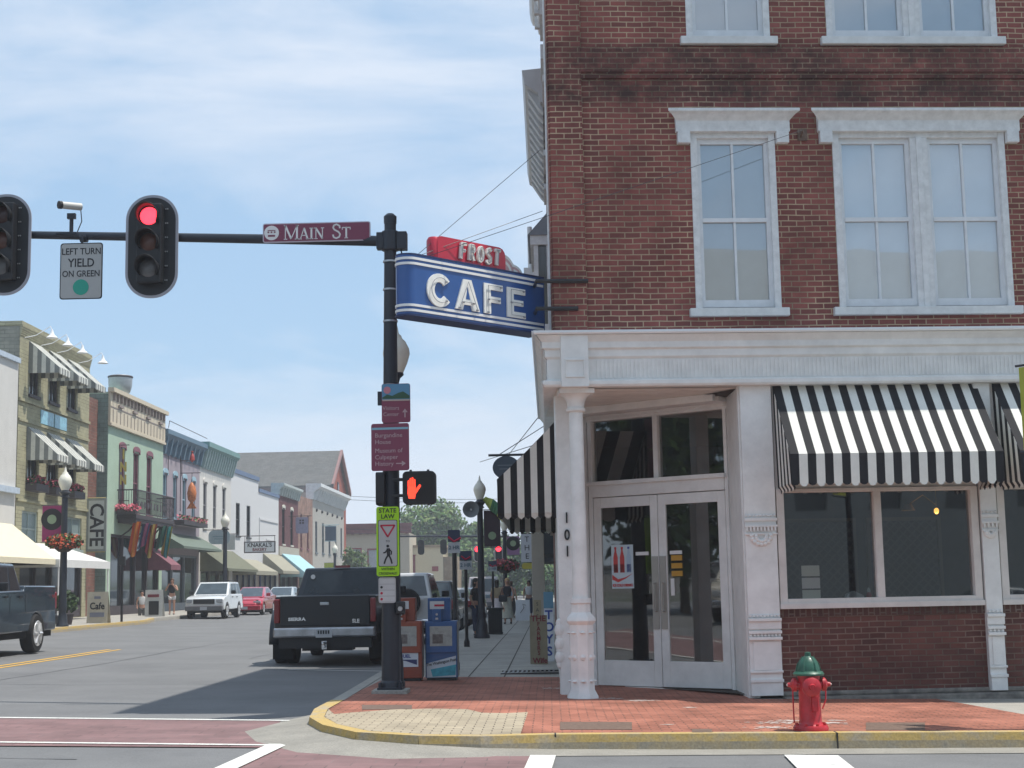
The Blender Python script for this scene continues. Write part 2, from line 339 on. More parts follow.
mb.build('gutter', gutc, smooth=40)['kind'] = 'structure'
# crosswalks of dull red stamped pavers
cross = brick_mat('crosswalk_pavers', (.235, .145, .145), (.195, .125, .125), (.19, .14, .138), .4, .2, .006, 'floor', rough=.9, dirt=.25)
def below(x): return 15.3 + .02 * (x + 3)
sheet('crosswalk', [(-17.2, 15.45), (-2.9, 15.0), (-1.9, 14.6), (-.05, 14.45), (-.35, 9), (-.5, -2), (-3.6, -2), (-3.2, 9), (-2.95, 13.6), (-2.95, 15.0), (-17.2, 15.75)][:1] +
      [(-17.2, 15.45), (-2.75, 15.05), (-2.95, 12.5), (-3.5, -2), (-.6, -2), (-.1, 14.4), (-1.3, 14.35), (-2.25, 14.8), (-2.95, 15.9), (-3.2, 17.95), (-17.2, 18.9)], .011, cross)
lw = mix_mat('road_marking_white', (.66, .66, .62), (.34, .34, .335), 9, .56, .72, fine=50)
ly = mat('road_marking_yellow', (.62, .36, .05), .7, var=.2, scale=12)
def strip(name, x0, y0, x1, y1, wd, off, m_):
    d = Vector((x1 - x0, y1 - y0)).normalized(); n = Vector((-d.y, d.x)) * wd / 2
    return sheet(name, [(x0 + n.x, y0 + n.y), (x1 + n.x, y1 + n.y), (x1 - n.x, y1 - n.y), (x0 - n.x, y0 - n.y)], off, m_)
strip('road_marking', -17, 19.0, -3.1, 17.95, .11, .018, lw)
strip('road_marking', -17, 16.15, -2.7, 15.22, .11, .018, lw)
strip('road_marking', -2.75, 15.29, -3.3, 4, .2, .022, lw)
strip('road_marking', -.1, 14.42, -.5, 4, .24, .018, lw)
strip('road_marking', 2.42, 14.52, 2.02, 6, .5, .018, lw)
strip('road_marking', -5.0, 28.8, -2.95, 28.3, .12, .006, lw)
for dx in (-.13, .13): strip('road_marking', -10.72 + dx, 20, -10.8 + dx, 37.4, .11, .006, ly)
strip('road_marking', -13.6, 32.4, -12.9, 32.4, .3, .006, lw)
tar = mat('tar_seal', (.05, .05, .052), .6)
for pts in ([(-15, 24.2), (-12.6, 24.0), (-10, 24.5), (-7.6, 24.3), (-5.2, 24.6), (-3.3, 24.4)], [(-9.1, 19.2), (-9.0, 22), (-9.3, 26), (-9.1, 31), (-9.2, 37), (-9.0, 44)], [(-6.6, 33), (-6.4, 40), (-6.7, 48), (-6.5, 60)], [(1.0, 13.6), (2.6, 13.3), (4.4, 13.7), (7, 13.4)], [(-12, 14.2), (-9, 13.9), (-6.5, 14.3), (-4, 14.0)]):
    fine = []
    for (x0, y0), (x1, y1) in zip(pts, pts[1:]):
        for k in range(6): fine.append((x0 + (x1 - x0) * k / 6 + random.gauss(0, .025), y0 + (y1 - y0) * k / 6 + random.gauss(0, .025)))
    ho_ = [random.uniform(.006, .018) for _ in fine]; A_, B_2 = [], []
    for i, p in enumerate(fine):
        q = fine[min(i + 1, len(fine) - 1)]; r0 = fine[max(i - 1, 0)]; t = (Vector(q) - Vector(r0)).normalized(); A_.append((p[0] - t.y * ho_[i], p[1] + t.x * ho_[i])); B_2.append((p[0] + t.y * ho_[i], p[1] - t.x * ho_[i]))
    ribbon('road_crack', A_, B_2, .0035, 0, tar)
# corner paving: red brick pavers, tan cobbles of the ramp
pav = brick_mat('red_pavers', (.42, .165, .112), (.35, .135, .09), (.24, .12, .09), .2, .1, .009, 'floor', rough=.85, dirt=.55)
sheet('brick_paving', offs(kp, .165)[1:12] + [(-2.6, 24.2), (.2, 24.25), (.1, 22.8), (2.6, 21.2), (2.6, 19.7), (4.95, 19.85), (5.35, 17.5), (4.8, 15.6)][0:], .151, pav)
cob = brick_mat('tan_cobbles', (.43, .365, .265), (.36, .31, .23), (.17, .14, .105), .2, .12, .007, 'floor', rough=.85, dirt=.25)
rp_ = [gnd(*p, .157) for p in ((528, 712), (505, 713), (482, 712.6), (467, 709), (430, 708.4), (390, 709.5), (350, 712.5), (334, 714))]
inn = [p for p in offs(kp, .165)]
rpoly = [(v.x, v.y) for v in rp_] + [inn[9], inn[8], inn[7], inn[6], inn[5], inn[4], (-.32, 15.02)]
sheet('corner_ramp_paving', rpoly, .156, cob)
ironm = mat('rusty_iron', (.15, .10, .075), .7, var=.3, scale=20, bump=.4)
def plate(px0, px1, py0, py1, label, nm='utility_cover'):
    a = gnd(px0, py1, .16); b = gnd(px1, py1, .16); c = gnd(px1, py0, .16); d = gnd(px0, py0, .16)
    mb = MB(); mb.add([(v.x, v.y, g(v.x) + .156) for v in (a, b, c, d)] + [(v.x, v.y, g(v.x) + .12) for v in (a, b, c, d)], [(0, 1, 2, 3), (0, 1, 5, 4), (1, 2, 6, 5), (2, 3, 7, 6), (3, 0, 4, 7)])
    o = mb.build(nm, ironm); tag(o, label, 'utility cover', None)
plate(560, 632, 721.5, 729, 'flat rusty utility cover in red pavers in front of the glass doors')
plate(866, 925, 722, 729.5, 'flat utility cover in red pavers right of the red hydrant')
plate(362, 412, 704.5, 709, 'flat utility cover in shaded pavers in front of the signal pole')
plate(692, 712, 728.5, 732, 'small round-cornered utility lid by kerb left of the red hydrant')
# drain grate on the shaded pavement
a = gnd(503, 673, .15); mb = MB()
for i in range(12): mb.box(a.x + i * .075, a.x + i * .075 + .035, a.y - .25, a.y + .45, g(a.x) + .148, g(a.x) + .162)
mb.box(a.x - .03, a.x + .93, a.y - .3, a.y - .25, g(a.x) + .14, g(a.x) + .163); mb.box(a.x - .03, a.x + .93, a.y + .45, a.y + .5, g(a.x) + .14, g(a.x) + .163)
tag(mb.build('drain_grate', black), 'long dark drain grate across pavement below the tan board sign', 'drain grate')
# joints of the concrete pavement
jm = mat('joint_dirt', (.05, .045, .04), .9)
mb = MB()
for x in (-1.33, -.76):
    mb.add([(x - .012, 24.3, g(x) + .149), (x + .012, 24.3, g(x) + .149), (x + .012, 120, g(x) + .149), (x - .012, 120, g(x) + .149)], [(0, 1, 2, 3)])
for k in range(40):
    y = 25.8 + k * 1.55; mb.add([(x, yy, g(x) + .149) for x, yy in ((-2.7, y), (.1, y), (.1, y + .02), (-2.7, y + .02))], [(0, 1, 2, 3)])
mb.build('pavement_joints', jm)['kind'] = 'structure'
# spilt white powder marks on the pavers
sp = mat('white_spill', (.50, .42, .38), .9)
for (px, py, s) in ((776, 722, .22), (772, 727, .2), (790, 720, .1), (832, 722.5, .13), (838, 720, .07), (640, 700, .2), (612, 698, .15), (668, 724, .05), (690, 707, .06), (556, 688, .22)):
    c = gnd(px, py, .16); mb = MB()
    for q in range(int(30 + 160 * s)):
        x0, y0 = c.x + random.gauss(0, .55) * s, c.y + random.gauss(0, .35) * s; r_ = random.uniform(.006, .028); ph_ = random.random() * 6
        mb.add([(x0 + r_ * 1.6 * cos(ph_ + 2 * pi * k / 7) * random.uniform(.6, 1), y0 + r_ * sin(ph_ + 2 * pi * k / 7) * random.uniform(.6, 1), g(x0) + .156) for k in range(7)], [tuple(range(7))])
    mb.build('paving_stain', sp)['kind'] = 'structure'
# left hand pavement and kerb
lk = [(-16.6, 20.5), (-16.6, 62), (-17.35, 66), (-17.35, 180)]
sheet('sidewalk_opposite', [(p[0] - .16, p[1]) for p in lk][::-1] + [(-24, 20.5), (-24, 180)], .148, concrete, thick=.25)
ribbon('kerb_opposite', lk[:3], [(p[0] - .16, p[1]) for p in lk[:3]], .156, .17, yel, yel2)
ribbon('kerb_opposite_far', lk[2:], [(p[0] - .16, p[1]) for p in lk[2:]], .156, .17, concrete, concrete)

# ================================================================== CORNER BUILDING
WA = R(4.5)
CB = thing('corner_building', 'red brick corner building with white wooden shopfront and tall white sash windows', 'building', (-.05, 19.65, 0), WA)
wallbrick = brick_mat('dark_red_brick', (.31, .098, .082), (.19, .066, .056), (.50, .37, .25), ms=.0085, stain=[(7.95, 9.0, .7), (7.9, 8.4, .35), (5.0, 13, .12)], dirt=.35)
lowbrick = brick_mat('brown_brick_low', (.15, .058, .046), (.095, .04, .035), (.22, .15, .12), ms=.009, dirt=.3)
soldier = brick_mat('brown_brick_soldier', (.105, .048, .040), (.075, .036, .032), (.16, .12, .10), ms=.01, mode='soldier', dirt=.3)
FN = lambda a, d, z: (a, d, z)                       # along the front, inwards, up
sx_, sy_ = sin(WA), cos(WA)
SN = lambda a, d, z: (a * sx_ + d * sy_ , a * sy_ - d * sx_ , z)     # along Main Street from the corner, inwards (+x), up
U0, U1, ZT = .19, 9.2, 13.3
wins = [(2.09, 3.25, 5.22, 7.67), (4.04, 6.44, 5.22, 7.67), (7.3, 8.46, 5.22, 7.67), (2.09, 3.25, 9.0, 11.4), (4.04, 6.44, 9.0, 11.4), (7.3, 8.46, 9.0, 11.4)]
mb = MB(); wall_open(mb, U0, U1, 4.86, ZT, wins, .22, FN)
side = [(1.6, 2.6, 9.0, 11.4), (5.4, 6.4, 9.0, 11.4), (7.6, 8.6, 9, 11.4), (7.6, 8.6, 5.2, 7.6)]
SO = lambda a, d, z: tuple(Vector(SN(a, d, z)) + Vector((U0, 0, 0)))
wall_open(mb, 0, 9.9, 4.86, ZT, side, .22, SO)
mb.quad(SO(9.9, 0, 0), (9.2, 9.9 * sy_, 0), (9.2, 9.9 * sy_, ZT), SO(9.9, 0, ZT)); mb.quad((9.2, 0, 0), (9.2, 9.9, 0), (9.2, 9.9, ZT), (9.2, 0, ZT))
mb.quad((U0, 0, ZT - .3), (9.2, 0, ZT - .3), (9.2, 9.9, ZT - .3), SO(9.9, 0, ZT - .3))
mb.build('wall', wallbrick, CB)
mb = MB(); mb.box(.18, .62, -.06, .1, 4.86, ZT - .5); mb.box(U0 - .03, .18, -.03, .2, 4.86, ZT - .5); mb.build('corner_pier', wallbrick, CB, bevel=.006)
mb = MB(); mb.box(.62, U1, -.035, .05, 8.42, 8.86); mb.box(.62, U1, -.06, .05, 8.5, 8.78); mb.build('corbel_band', wallbrick, CB)
# roof cornice
mb = MB()
prof = [(0, 12.75), (-.12, 12.8), (-.16, 12.95), (-.24, 13.0), (-.28, 13.1), (-.3, 13.25), (-.3, 13.4), (.3, 13.45), (.3, 12.75)]
pf = [(d * 1.05, z) for d, z in prof[:7]] + prof[7:]
mb.add([(U0, d, z) for d, z in pf] + [(U1, d, z) for d, z in pf], [tuple(range(9)), tuple(range(17, 8, -1))] + [(i, (i + 1) % 9, 9 + (i + 1) % 9, 9 + i) for i in range(9)])
pts = [SO(0 + (d if d < 0 else 0), d, z) for d, z in prof] + [SO(9.9, d, z) for d, z in prof]
mb.add(pts, [tuple(range(9)), tuple(range(17, 8, -1))] + [(i, (i + 1) % 9, 9 + (i + 1) % 9, 9 + i) for i in range(9)])
for k in range(13): mb.obox(SO, .3 + k * .75, .42 + k * .75, -.2, .02, 12.72, 12.98)
for k in range(12): mb.box(.4 + k * .75, .52 + k * .75, -.22, .02, 12.72, 12.98)
mb.build('roof_cornice', whitew, CB)
sash = mat('white_sash_paint', (.74, .76, .78), .5, var=.08, scale=6)
stone = mat('painted_stone', (.70, .71, .70), .65, var=.1, scale=7)
blindm = mat('pale_window_blind', (.76, .80, .82), .8, var=.06, scale=2)
def sash_unit(mb, mbm, a0, a1, z0, z1, fn, d):
    f = .055; zm = (z0 + z1) / 2 + .03
    for (q0, q1) in ((a0, a0 + f), (a1 - f, a1)): mb.obox(fn, q0, q1, d, d + .06, z0, z1)
    mb.obox(fn, a0 + f, a1 - f, d, d + .06, z0, z0 + .1); mb.obox(fn, a0 + f, a1 - f, d, d + .06, z1 - .07, z1); mb.obox(fn, a0 + f, a1 - f, d - .012, d + .05, zm - .025, zm + .03)
    am = (a0 + a1) / 2; mb.obox(fn, am - .016, am + .016, d + .005, d + .045, z0 + .1, zm - .025); mb.obox(fn, am - .016, am + .016, d + .005, d + .045, zm + .03, z1 - .07)
def front_window(a0, a1, z0, z1, double, hood=True):
    mb = MB()
    mb.box(a0, a0 + .09, -.02, .1, z0, z1); mb.box(a1 - .09, a1, -.02, .1, z0, z1); mb.box(a0 + .09, a1 - .09, -.01, .1, z1 - .09, z1)
    units = [(a0 + .09, a1 - .09)]
    if double:
        mid = (a0 + a1) / 2; units = [(a0 + .09, mid - .12), (mid + .12, a1 - .09)]
        mb.box(mid - .12, mid + .12, -.01, .1, z0, z1 - .09); mb.box(mid - .04, mid + .04, -.03, .0, z0, z1 - .09)
    W = mb.build('window', whitew, CB, bevel=.006)
    mb = MB()
    for u in units: sash_unit(mb, None, u[0], u[1], z0 + .03, z1 - .09, FN, .05)
    mb.build('sash', sash, W)
    mb = MB()
    for u in units: mb.quad((u[0], .085, z0), (u[1], .085, z0), (u[1], .085, z1), (u[0], .085, z1))
    mb.build('pane', winglass, W)
    mb = MB()
    for u in units:
        n = 12; vs = []
        for k in range(n + 1):
            x = u[0] + (u[1] - u[0]) * k / n; vs += [(x, .15 + .008 * (-1) ** k, z0), (x, .15 + .008 * (-1) ** k, z1)]
        mb.add(vs, [(2 * k, 2 * k + 2, 2 * k + 3, 2 * k + 1) for k in range(n)])
    mb.build('blind', blindm, W, smooth=True)
    mb = MB(); mb.box(a0 - .09, a1 + .09, -.09, .06, z0 - .11, z0); mb.build('sill', stone, W, bevel=.008)
    if hood:
        mb = MB(); p = [(0, z1 - .02), (-.09, z1 - .02), (-.09, z1 + .13), (-.16, z1 + .2), (-.21, z1 + .23), (-.21, z1 + .27), (0, z1 + .29)]
        n = len(p); ia = a0 - .2; ib = a1 + .2; ex = lambda d: max(0, -d - .09)
        mb.add([(ia - ex(d), d, z) for d, z in p] + [(ib + ex(d), d, z) for d, z in p], [tuple(range(n)), tuple(range(2 * n - 1, n - 1, -1))] + [(i, (i + 1) % n, n + (i + 1) % n, n + i) for i in range(n)])
        for q in (ia + .02, a1 + .01): mb.box(q, q + .17, -.1, .0, z1 - .18, z1 - .02)
        mb.build('hood', whitew, W, bevel=.006)
front_window(2.09, 3.25, 5.22, 7.67, False); front_window(4.04, 6.44, 5.22, 7.67, True); front_window(7.3, 8.46, 5.22, 7.67, False)
front_window(2.09, 3.25, 9.0, 11.4, False); front_window(4.04, 6.44, 9.0, 11.4, True); front_window(7.3, 8.46, 9.0, 11.4, False)
for (a0, a1, z0, z1) in side:
    mb = MB(); sash_unit(mb, None, a0, a1, z0, z1, SO, .1); W = mb.build('window', sash, CB)
    mb = MB(); mb.quad(SO(a0, .14, z0), SO(a1, .14, z0), SO(a1, .14, z1), SO(a0, .14, z1)); mb.build('pane', winglass, W)
    mb = MB(); mb.obox(SO, a0 - .1, a1 + .1, -.09, .05, z0 - .1, z0); mb.obox(SO, a0 - .15, a1 + .15, -.1, 0, z1, z1 + .28); mb.build('hood', whitew, W)
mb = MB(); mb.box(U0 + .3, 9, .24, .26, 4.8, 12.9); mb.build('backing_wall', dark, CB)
# bay window on the Main Street side
def bay():
    a0, a1 = 3.2, 5.2; mb = MB(); mb.obox(SO, a0, a1, -.28, -.001, 4.92, 5.6)
    for q in ((a0, a0 + .1), (a1 - .1, a1), ((a0 + a1) / 2 - .05, (a0 + a1) / 2 + .05)): mb.obox(SO, q[0], q[1], -.28, -.21, 5.6, 6.85)
    mb.obox(SO, a0, a0 + .1, -.08, -.001, 5.6, 6.85); mb.obox(SO, a0 - .03, a1 + .03, -.33, -.001, 6.85, 7.0)
    B = mb.build('bay_window', whitew, CB)
    mb = MB(); mb.obox(SO, a0 + .04, a0 + .05, -.21, -.08, 5.6, 6.85); mb.obox(SO, a0 + .1, a1 - .1, -.25, -.24, 5.6, 6.85); mb.build('pane', darkglass, B)
    mb = MB(); mb.add([SO(a0 - .06, -.37, 7.0), SO(a1 + .06, -.37, 7.0), SO(a1 + .06, 0, 7.0), SO(a0 - .06, 0, 7.0), SO(a0 + .05, -.02, 7.42), SO(a1 - .05, -.02, 7.42)], [(0, 1, 2, 3), (0, 1, 5, 4), (0, 4, 3), (1, 2, 5), (3, 4, 5, 2)]); mb.build('bay_roof', mat('lead_grey_roof', (.2, .21, .23), .6), B)
bay()
mb = MB(); mb.tube([SO(8.2, -.38, 7.0), SO(8.2, -.38, 8.35)], .045); mb.obox(SO, 7.9, 8.5, -.5, -.001, 7.02, 7.5); mb.build('vent_pipe', whitew, CB)
mb = MB(); mb.tube([SO(.25, -.04, 4.95), SO(.25, -.04, 12.4)], .03); mb.build('downpipe', whitew, CB)
# entablature over the shopfront (front and Main Street side)
def profile_run(mb, p, fn, a0, a1, miter0=True):
    n = len(p); mb.add([fn(a0 + (d if miter0 else 0), d, z) for d, z in p] + [fn(a1, d, z) for d, z in p], [tuple(range(n)), tuple(range(2 * n - 1, n - 1, -1))] + [(i, (i + 1) % n, n + (i + 1) % n, n + i) for i in range(n)])
mb = MB(); p1 = [(.1, 4.17), (-.17, 4.17), (-.19, 4.2), (-.19, 4.25), (-.13, 4.27), (-.13, 4.54), (-.16, 4.57), (-.16, 4.66), (-.2, 4.68), (-.2, 4.76), (-.27, 4.85), (.1, 4.85)]
profile_run(mb, p1, lambda a, d, z: (a + U0, d, z), 0, 9.1); profile_run(mb, p1, lambda a, d, z: SO(a, d, z), 0, 9.8)
ENT = mb.build('shopfront_cornice', white, CB, bevel=.006)
mb = MB()
for k in range(150):
    a = .72 + k * .0565
    if a < 9.1: mb.box(a, a + .026, -.142, -.125, 4.285, 4.53)
mb.build('reeding', white, ENT)
mb = MB(); mb.box(.24, .6, -.26, 0, 4.16, 4.84); mb.box(.29, .55, -.275, -.25, 4.28, 4.31); mb.box(.29, .55, -.275, -.25, 4.5, 4.53); mb.box(.29, .31, -.275, -.25, 4.31, 4.5); mb.box(.53, .55, -.275, -.25, 4.31, 4.5); mb.build('corner_block', white, ENT, bevel=.005)
mb = MB(); profile_run(mb, [(.0, 4.852), (-.3, 4.852), (-.31, 4.87), (-.31, 4.9), (-.02, 4.925)], lambda a, d, z: (a + U0, d, z), 0, 9.1); profile_run(mb, [(.0, 4.852), (-.3, 4.852), (-.31, 4.87), (-.31, 4.9), (-.02, 4.925)], SO, 0, 9.8); mb.build('flashing', mat('white_metal_flashing', (.8, .82, .84), .3, .3, var=.03), ENT)
# recessed entry: soffit, diagonal door wall, piers
iW = Matrix.Rotation(-WA, 3, 'Z')
def wl(X, Y, Z=0): v = iW @ Vector((X + .05, Y - 19.65, 0)); return Vector((v.x, v.y, Z))
D0, D1 = wl(.60, 22.34), wl(2.50, 20.92)
dv = (D1 - D0).normalized(); dn = Vector((dv.y, -dv.x, 0)); DL = (D1 - D0).length
DN = lambda a, d, z: tuple(Vector((D0.x, D0.y, z)) + dv * a - dn * d)
mb = MB(); mb.quad((U0, .0, 4.16), (2.7, .0, 4.16), (2.7, 3.2, 4.16), (U0 + .1, 3.2, 4.16)); mb.build('entry_soffit', mat('lightened_soffit_paint', (.72, .68, .62), .6), CB)  # beige soffit paint, made lighter to stand for bounced light
mb = MB()
mb.obox(DN, -.02, DL + .02, 0, .16, 4.0, 4.16); mb.obox(DN, 0, .07, 0, .14, .12, 4.02); mb.obox(DN, DL - .05, DL, 0, .14, .12, 4.02); mb.obox(DN, .07, DL - .05, -.02, .14, 2.87, 3.1); mb.obox(DN, -.2, DL + .1, -.5, -.42, 4.06, 4.16); mb.obox(DN, -.1, DL + .05, -.25, -.03, 4.08, 4.16); mb.obox(DN, .02, DL - .02, -.07, 0, 3.04, 3.1)
mb.obox(DN, DL / 2 - .03, DL / 2 + .05, 0, .12, 3.1, 4.02); mb.obox(DN, 0, DL, -.03, 0, 4.04, 4.15); mb.obox(DN, -.03, DL, -.02, .14, .05, .13)
mb.build('door_frame', white, CB, bevel=.006)
mb = MB(); mb.quad(DN(.09, .07, 3.1), DN(DL - .07, .07, 3.1), DN(DL - .07, .07, 4.0), DN(.09, .07, 4.0)); mb.build('transom_pane', shopglass, CB)
def leaf(a0, a1, hinge_left):
    mb = MB(); z0, z1 = .14, 2.86; st = .125
    mb.obox(DN, a0, a0 + st, .01, .06, z0, z1); mb.obox(DN, a1 - st, a1, .01, .06, z0, z1); mb.obox(DN, a0 + st, a1 - st, .01, .06, z0, z0 + .36); mb.obox(DN, a0 + st, a1 - st, .01, .06, z1 - .15, z1)
    D = mb.build('door', white, CB, bevel=.006)
    mb = MB(); mb.quad(DN(a0 + st, .03, z0 + .36), DN(a1 - st, .03, z0 + .36), DN(a1 - st, .03, z1 - .15), DN(a0 + st, .03, z1 - .15)); mb.build('pane', shopglass, D)
    q = (a1 - st + .01, a1 - .01) if hinge_left else (a0 + .01, a0 + st - .01)
    mb = MB(); mb.obox(DN, q[0], q[1], -.004, .012, .95, 1.98); qm = (q[0] + q[1]) / 2; mb.tube([DN(qm, -.05, 1.2), DN(qm, -.05, 1.6)], .012); mb.tube([DN(qm, .0, 1.2), DN(qm, -.05, 1.2)], .01); mb.tube([DN(qm, .0, 1.6), DN(qm, -.05, 1.6)], .01)
    mb.build('push_plate', mat('brushed_steel', (.42, .40, .37), .4, .85, var=.08), D)
    return D
mid = DL / 2 + .01
DA = leaf(.08, mid - .006, True); DB = leaf(mid + .006, DL - .06, False)
# drinks poster on the left leaf
poster = MB(); ca = .56; PW = .38
def pbox(m_i, a0, a1, z0, z1, d=.0): poster.m = m_i; poster.obox(DN, a0, a1, .018 - d, .022 - d, z0, z1)
pbox(0, ca - PW / 2, ca + PW / 2, 1.53, 2.16)
for i, (c, b) in enumerate(((1, 2), (1, 2), (3, 4))):
    x = ca - .115 + i * .115; poster.m = c
    poster.prism([(x - .038, 1.76), (x + .038, 1.76), (x + .038, 1.98), (x + .014, 2.07), (x + .014, 2.11), (x - .014, 2.11), (x - .014, 2.07), (x - .038, 1.98)], lambda p, q, r: DN(p, .016 - r, q), 0, .003)
    pbox(b, x - .036, x + .036, 1.765, 1.88, .005); pbox(c if i < 2 else 4, x - .018, x + .018, 2.1, 2.13, .006)
poster.m = 1; wv = [(ca - PW / 2 + .01, 1.73), (ca - .08, 1.665), (ca + .05, 1.69), (ca + PW / 2 - .01, 1.745), (ca + .05, 1.67), (ca - .08, 1.62), (ca - PW / 2 + .01, 1.66)]
poster.prism(wv, lambda p, q, r: DN(p, .016 - r, q), 0, .003)
pm = poster.build('drinks_poster', [mat('poster_paper', (.55, .66, .72), .5, var=0), mat('poster_red', (.55, .05, .05), .5, var=0), mat('cola_brown', (.12, .03, .03), .5, var=0), mat('poster_pale_blue', (.42, .55, .68), .5, var=0), mat('poster_blue', (.06, .1, .35), .5, var=0)])
pm.matrix_world = CB.matrix_basis if False else Matrix.Translation((-.05, 19.65, 0)) @ Matrix.Rotation(WA, 4, 'Z')
tag(pm, 'blue drinks poster with three soda bottles and red lettering on the left glass door', 'poster')
tt = text('ICE COLD DRINKS', .052, MATS['poster_red'], pm, 0, 0, 0, bold=.002, sx=.8)
tt.matrix_basis = Matrix.Translation(DN(ca, .012, 1.575)) @ Matrix.Rotation(math.atan2(dv.y, dv.x), 4, 'Z')
# yellow notice and white notes on the right leaf
mb = MB()
for z in (1.69, 1.8, 1.91): mb.obox(DN, mid + .2, mid + .38, .018, .022, z, z + .075)
nn = mb.build('door_notice', mat('amber_notice', (.5, .27, .03), .5, var=.05)); nn.matrix_world = Matrix.Translation((-.05, 19.65, 0)) @ Matrix.Rotation(WA, 4, 'Z'); tag(nn, 'amber notice in three blocks on the right glass door beside the push plate', 'notice')
for q_, lb in (((mid + .18, mid + .38, .019, .023, 2.0, 2.05), 'narrow white sticker above the amber notice on the right glass door'), ((mid + .18, mid + .24, .019, .023, 1.42, 1.66), 'small upright white sticker below the amber notice on the right glass door'), ((mid - .40, mid - .18, .019, .023, 2.0, 2.05), 'narrow white sticker right of the drinks poster on the left glass door')):
    mb = MB(); mb.obox(DN, *q_); nn = mb.build('door_sticker', letterwhite); nn.matrix_world = Matrix.Translation((-.05, 19.65, 0)) @ Matrix.Rotation(WA, 4, 'Z'); tag(nn, lb, 'sticker', 'white stickers on the entrance doors')
# return wall right of the doors, pilaster with carved bands
mb = MB(); R0 = wl(2.52, 20.92); R1 = (2.6, -.0)
mb.prism([(R0.x, R0.y), (2.6, .0), (2.75, .0), (2.75, R0.y + .1), (R0.x, R0.y + .1)], XY, .1, 4.17)
mb.build('entry_return_wall', white, CB)
def pilaster(a0, a1, nm='pilaster'):
    mb = MB(); mb.box(a0, a1, -.06, .12, .13, 4.17); c = (a0 + a1) / 2; w_ = a1 - a0
    mb.box(a0 + .004, a1 - .004, -.085, -.06, .13, .3)
    for z0, z1, d in ((.42, .45, .09), (.3, .34, .1), (.84, .88, .11), (.92, .96, .1), (.98, 1.08, .085), (1.08, 1.12, .11), (2.3, 2.33, .1), (2.38, 2.42, .09), (2.2, 2.22, .09)): mb.box(a0 - .008, a1 + .008, -d, -.05, z0, z1)
    P = mb.build(nm, white, CB, bevel=.005)
    mb = MB(); n = max(3, int(w_ / .045))
    for k in range(n):
        x = a0 + w_ * (k + .5) / n; mb.box(x - .013, x + .013, -.1, -.05, 2.25, 2.3); mb.sphere((x, -.075, .9), .02, 8)
        mb.sphere((x, -.075, 2.45), .018, 6); mb.sphere((x, -.07, 1.15), .022, 6)
    for k in range(9):
        t = pi + pi * k / 8; rr = w_ * .3; mb.sphere((c + rr * cos(t), -.07, 2.19 + rr * .9 * sin(t)), .034, 8)
        mb.sphere((c + rr * .55 * cos(t), -.08, 2.18 + rr * .5 * sin(t)), .028, 8)
    mb.box(a0 + .05, a1 - .05, -.075, -.05, .46, .82); mb.build('carving', white, P, smooth=True)
pilaster(2.62, 3.04); pilaster(5.78, 6.0); pilaster(8.8, 9.2)
# pier behind the corner column carrying the house number, and column
mb = MB(); a = wl(.12, 20.45); b = wl(.60, 20.45); c = wl(.60, 22.4); d = wl(.12, 22.4); a = wl(.12, 20.38); b = wl(.38, 20.38); mb.prism([(a.x, a.y), (b.x, b.y), (b.x, b.y + .2), (a.x, a.y + .2)], XY, .1, 4.17)
c2 = wl(.12, 29.2); d2 = wl(.5, 29.2); mb.prism([(d.x, d.y), (c.x, c.y), (d2.x, d2.y), (c2.x, c2.y)], XY, .1, 4.17)
# carved wooden edge of the pier
PIER = mb.build('side_shopfront', white, CB, bevel=.008)
mb = MB()
for k in range(7): mb.sphere((a.x - .005, a.y + .03, .55 + k * .09), .05 + .02 * (k % 2), 8, sz=1.3)
mb.build('scroll_edge', white, PIER, smooth=True)
for i, (ch, z) in enumerate((('1', 2.49), ('0', 2.26), ('1', 2.04))):
    p = wl(.245, 20.36); t = text(ch, .2, letterblack, PIER, p.x, p.y, z, extr=.006, sx=.8, bold=.004, name='house_number'); t.rotation_euler = (0, 0, -WA)
mb = MB(); cx, cy = .455, .13
mb.lathe([(.102, 1.39), (.098, 2.5), (.092, 3.86)], 20, (cx, cy, 0)); mb.lathe([(.1, 3.86), (.13, 3.88), (.13, 3.91), (.11, 3.93), (.12, 4.0), (.15, 4.06), (.2, 4.1)], 20, (cx, cy, 0)); mb.box(cx - .23, cx + .23, cy - .23, cy + .2, 4.1, 4.16)
mb.lathe([(.135, 1.42), (.14, 1.36), (.115, 1.34)], 20, (cx, cy, 0)); 
mb.lathe([(.125, 1.36), (.13, 1.24), (.19, 1.17), (.2, 1.13), (.19, 1.11), (.165, 1.08), (.16, .45), (.165, .25), (.21, .17), (.215, .12), (.1, .1)], 8, (cx, cy, 0), ph=pi / 8)
COLM = mb.build('corner_column', white, CB, smooth=30)
mb = MB()
for k in range(8):
    t = 2 * pi * k / 8 - pi / 2
    for z in (.36, .98): mb.sphere((cx + .155 * cos(t), cy + .155 * sin(t), z), .035, 8, sz=.5)
    mb.lathe([(.03, 0), (.036, .008), (.028, .014)], 10, (cx + .145 * cos(t), cy + .145 * sin(t), .66)); mb.sphere((cx + .14 * cos(t), cy + .14 * sin(t), .66), .04, 8)
mb.build('column_ornament', white, COLM, smooth=True)
